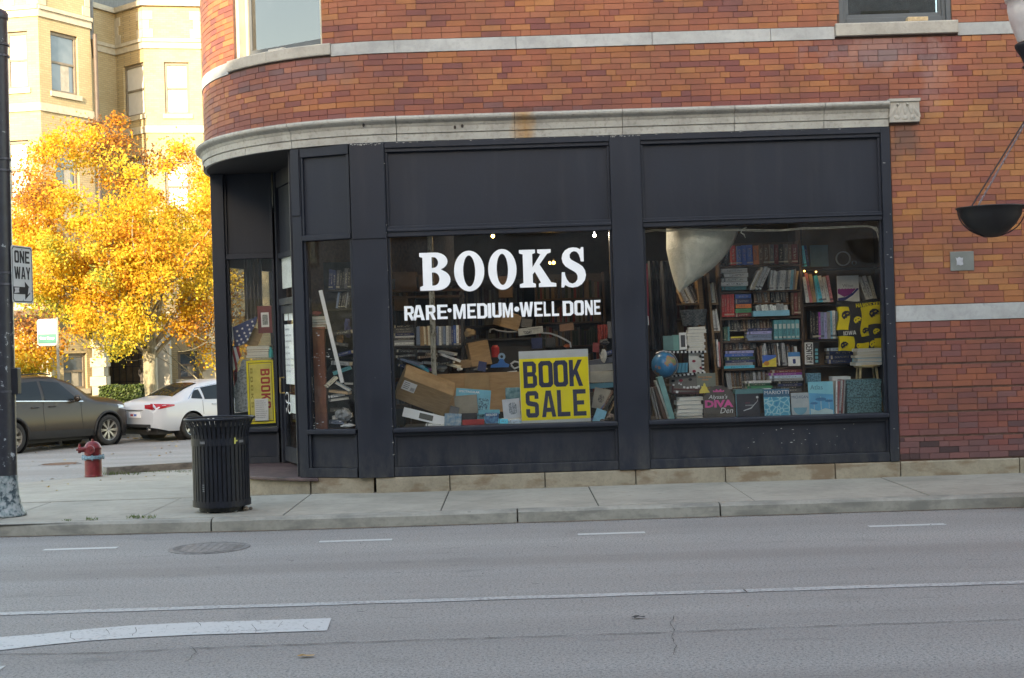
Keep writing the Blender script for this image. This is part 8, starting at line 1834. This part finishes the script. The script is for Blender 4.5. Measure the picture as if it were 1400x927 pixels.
def tree(label, base, ctr, rad, n_leaf, seed, fork, leaf=.085, tone0=.0, limbs=9, group=None, cen_z=0, trunk_r=.17, name='autumn_tree'):
    rnd = random.Random(seed); t = empty(name, base, 0, label, 'tree', group)
    mb_ = MB(); tips = []
    ctr = Vector(ctr)-Vector(base); rad = Vector(rad)
    def grow(p, d, r, L_, depth):
        pts = [p.copy()]; rs = [r]; steps = 6
        for s in range(steps):
            d = (d+Vector((rnd.uniform(-.22,.22), rnd.uniform(-.22,.22), rnd.uniform(-.04,.16)))).normalized(); p = p+d*L_/steps; pts.append(p.copy()); rs.append(r*(1-.5*(s+1)/steps))
        mb_.tube(pts, rs, 7 if depth < 2 else 4)
        if depth >= 3: tips.append(pts[-1]); tips.append(pts[3]); return
        k = 3 if depth else 4
        for i in range(k):
            q = pts[rnd.randint(3,6)] if i else pts[-1]; a = 2*math.pi*(i+rnd.random()*.7)/k; sp__ = rnd.uniform(.55,1.0)
            o_ = d.orthogonal().normalized(); o_ = Matrix.Rotation(a, 3, d) @ o_; nd = (d+o_*sp__).normalized(); grow(q, nd, r*.55, L_*.72, depth+1)
    tr = [Vector((0,0,-.1)), Vector((.02,0,fork*.35)), Vector((-.03,.02,fork*.7)), Vector((0,0,fork))]
    mb_.tube(tr, [trunk_r*1.35, trunk_r*1.05, trunk_r, trunk_r*1.05], 14)
    for i in range(limbs):
        a = 2*math.pi*i/limbs+rnd.uniform(-.3,.3); up = rnd.uniform(.5,1.6); d = Vector((math.cos(a), math.sin(a)*.9, up)).normalized(); grow(Vector((0,0,fork*rnd.uniform(.82,1.0))), d, trunk_r*rnd.uniform(.38,.62), rad.z*.62, 1)
    o = mb_.build('trunk', bark.m, t, smooth=True)
    # foliage: clumps through the crown volume with gaps between them
    clumps = []
    for _ in range(260):
        while True:
            q = Vector((rnd.uniform(-1,1), rnd.uniform(-1,1), rnd.uniform(-1,1)))
            if q.length < 1: break
        q = q.normalized()*(q.length**.5) if q.length else q
        p = Vector((ctr.x+q.x*rad.x, ctr.y+q.y*rad.y, ctr.z+q.z*rad.z))
        if q.length > .55 and noise.noise(p*.55+Vector((seed,0,0))) < -.17: continue
        clumps.append((p, rnd.uniform(.28,.62)))
    for tp in tips:
        e = Vector(((tp.x-ctr.x)/rad.x, (tp.y-ctr.y)/rad.y, (tp.z-ctr.z)/rad.z)).length
        if e < 1.12: clumps.append((tp, rnd.uniform(.25,.5)))
    lv = MB(); V, F, Tn = [], [], []
    per = n_leaf//len(clumps)
    for c, r in clumps:
        ct = .48+noise.noise(c*.45+Vector((0,seed,0)))*.75+tone0+(.20*((ctr.z-c.z)/rad.z))+rnd.gauss(0,.06)
        for _ in range(per):
            g_ = Vector((rnd.gauss(0,1), rnd.gauss(0,1), rnd.gauss(0,.75)))*r*.5; p = c+g_; s = leaf*rnd.uniform(.6,1.25)
            n_ = Vector((rnd.uniform(-1,1), rnd.uniform(-1,1), rnd.uniform(-.2,1))).normalized(); x = n_.orthogonal().normalized(); x = Matrix.Rotation(rnd.uniform(0,6.28), 3, n_) @ x; y = n_.cross(x); b_ = len(V)
            V += [tuple(p-x*s*.6), tuple(p-y*s*.34+n_*s*.08), tuple(p+x*s*.6), tuple(p+y*s*.34+n_*s*.08)]; F.append((b_,b_+1,b_+2,b_+3)); Tn.append(min(1,max(0,ct+rnd.gauss(0,.13))))
    lv.v, lv.f, lv.m, lv.t = V, F, [0]*len(F), Tn
    o = lv.build('crown', leafm.m, t, tones=True); o['kind'] = 'stuff'
    return t
tb_ = PG(203, 578, .12); tb_ = SS((tb_-K0).dot(T), 14.9); 
kk = 0
# put the trunk on the verge, on the sight line of the photo
best = min(((abs((lambda p: (700+ (p.x*cs/(p.y-CY)*FPX)))(SS(t_*.1,14.9))-203), t_*.1) for t_ in range(0,400)), key=lambda q: q[0]); tpos = SS(best[1], 14.9); tpos.z = zroad(tpos.y)+.12
D_ = tpos.y-CY
cc = atD(166, 322, D_)
tree('large maple with yellow and orange autumn leaves behind the parked cars', tpos, cc, (150*D_/FPX, 135*D_/FPX, 162*D_/FPX), 85000, 11, 2.3, leaf=.088)
t2 = atD(20, 520, 37.0); t2.z = zroad(21)+.12
tree('small orange tree at the left edge behind the ONE WAY sign', t2, atD(24,474,37.0), (1.0,.9,.75), 5200, 5, 1.2, leaf=.10, tone0=.05, limbs=5, trunk_r=.07, name='small_tree')
t3 = atD(292, 560, 43.5); t3.z = zroad(26)+.12
tree('slender tree with sparse orange leaves beside the shop corner', t3, atD(300,420,43.5), (.9,.8,3.0), 3600, 8, 1.0, leaf=.10, tone0=-.10, limbs=5, trunk_r=.06, name='slender_tree')
# hedge leaves, each with a random green tone
hm = NT('hedge_leaf', .6); at = hm.n('Attribute'); at.attribute_name = 'tone'; hm.col(hm.ramp(at.outputs['Fac'], [(0,(.015,.03,.008)),(.5,(.035,.065,.014)),(1,(.07,.10,.02))]))
hd = MB(); rnd = random.Random(4); a = atD(138,545,44.6); b = atD(199,545,44.9); zt_ = atD(165,527,44.6).z
V, F, Tn = [], [], []
for _ in range(16000):
    x = rnd.uniform(a.x, b.x); y = rnd.uniform(a.y-.3, a.y+.5); z = rnd.uniform(-.55, zt_+.06*noise.noise(Vector((x*3,y*3,0)))); 
    if min(x-a.x, b.x-x, y-(a.y-.3), (a.y+.5)-y, zt_-z) > .16: continue
    s = rnd.uniform(.03,.055); n_ = Vector((rnd.uniform(-1,1),rnd.uniform(-1,1),rnd.uniform(-.2,1))).normalized(); xx = n_.orthogonal().normalized(); yy = n_.cross(xx); p = Vector((x,y,z)); b_ = len(V)
    V += [tuple(p-xx*s),tuple(p-yy*s*.6),tuple(p+xx*s),tuple(p+yy*s*.6)]; F.append((b_,b_+1,b_+2,b_+3)); Tn.append(rnd.random())
hg = empty('hedge', ((a.x+b.x)/2, a.y, -.5), 0, 'clipped green hedge in front of the arched doorway', 'hedge'); hd.v = [(v[0]-hg.location.x, v[1]-hg.location.y, v[2]+.5) for v in V]; hd.f, hd.m, hd.t = F, [0]*len(F), Tn; o = hd.build('foliage', hm.m, hg, tones=True); o['kind'] = 'stuff'
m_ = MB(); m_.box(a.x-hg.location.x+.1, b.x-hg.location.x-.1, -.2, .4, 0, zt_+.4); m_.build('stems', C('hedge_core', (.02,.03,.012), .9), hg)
# ================================================================ INVENTED BUILDINGS ACROSS THE MAIN ROAD (unseen, sized to shade the shop and show in its glass)
def opposite(x0, x1, h, mat, label, cols_, floors, y0=-19.0):
    t = empty('unseen_shade_building', ((x0+x1)/2, y0, 0), 0, label, 'building'); w = x1-x0
    m_ = MB(); m_.box(-w/2,w/2,-14,0,0,h); m_.build('wall', mat, t); m_ = MB(); m_.box(-w/2-.15,w/2+.15,0.001,.35,h-.8,h-.3); m_.build('cornice', cream, t)
    fm = MB(); fm.box(-.6,.6,.002,.06,0,1.9); fmesh = fm.mesh('window_frame', wf); gm2_ = MB(); gm2_.box(-.5,.5,.061,.07,.1,1.8); gmesh = gm2_.mesh('pane', APG)
    for f_ in range(floors):
        for c_ in range(cols_):
            x = -w/2+w*(c_+.5)/cols_; wn_ = child(t, 'window', fmesh, (x, 0, 4.4+3.4*f_)); g_ = bpy.data.objects.new('pane', gmesh); col.objects.link(g_); g_.parent = wn_
    m_ = MB(); m_.box(-w/2+.5,w/2-.5,.002,.05,.5,3.2); m_.build('shop_glass', APG, t)
    return t
m = simple('shade_building_grey', (.27,.265,.27), .9, var=.2, kind='World'); m2 = simple('shade_building_pale', (.34,.34,.35), .9, var=.2, kind='World')  # greys picked so the light bounced into the shop stays cool
opposite(-6.95, 26, 12.2, m, 'tall invented grey building behind the camera that shades the shop', 11, 3); opposite(-16, -7.0, 11.5, m2, 'lower invented grey building behind the camera that shades the lower turret', 4, 2); opposite(-45, -16.05, 14.0, m, 'long invented grey building behind the camera that shades the parked cars', 10, 3)
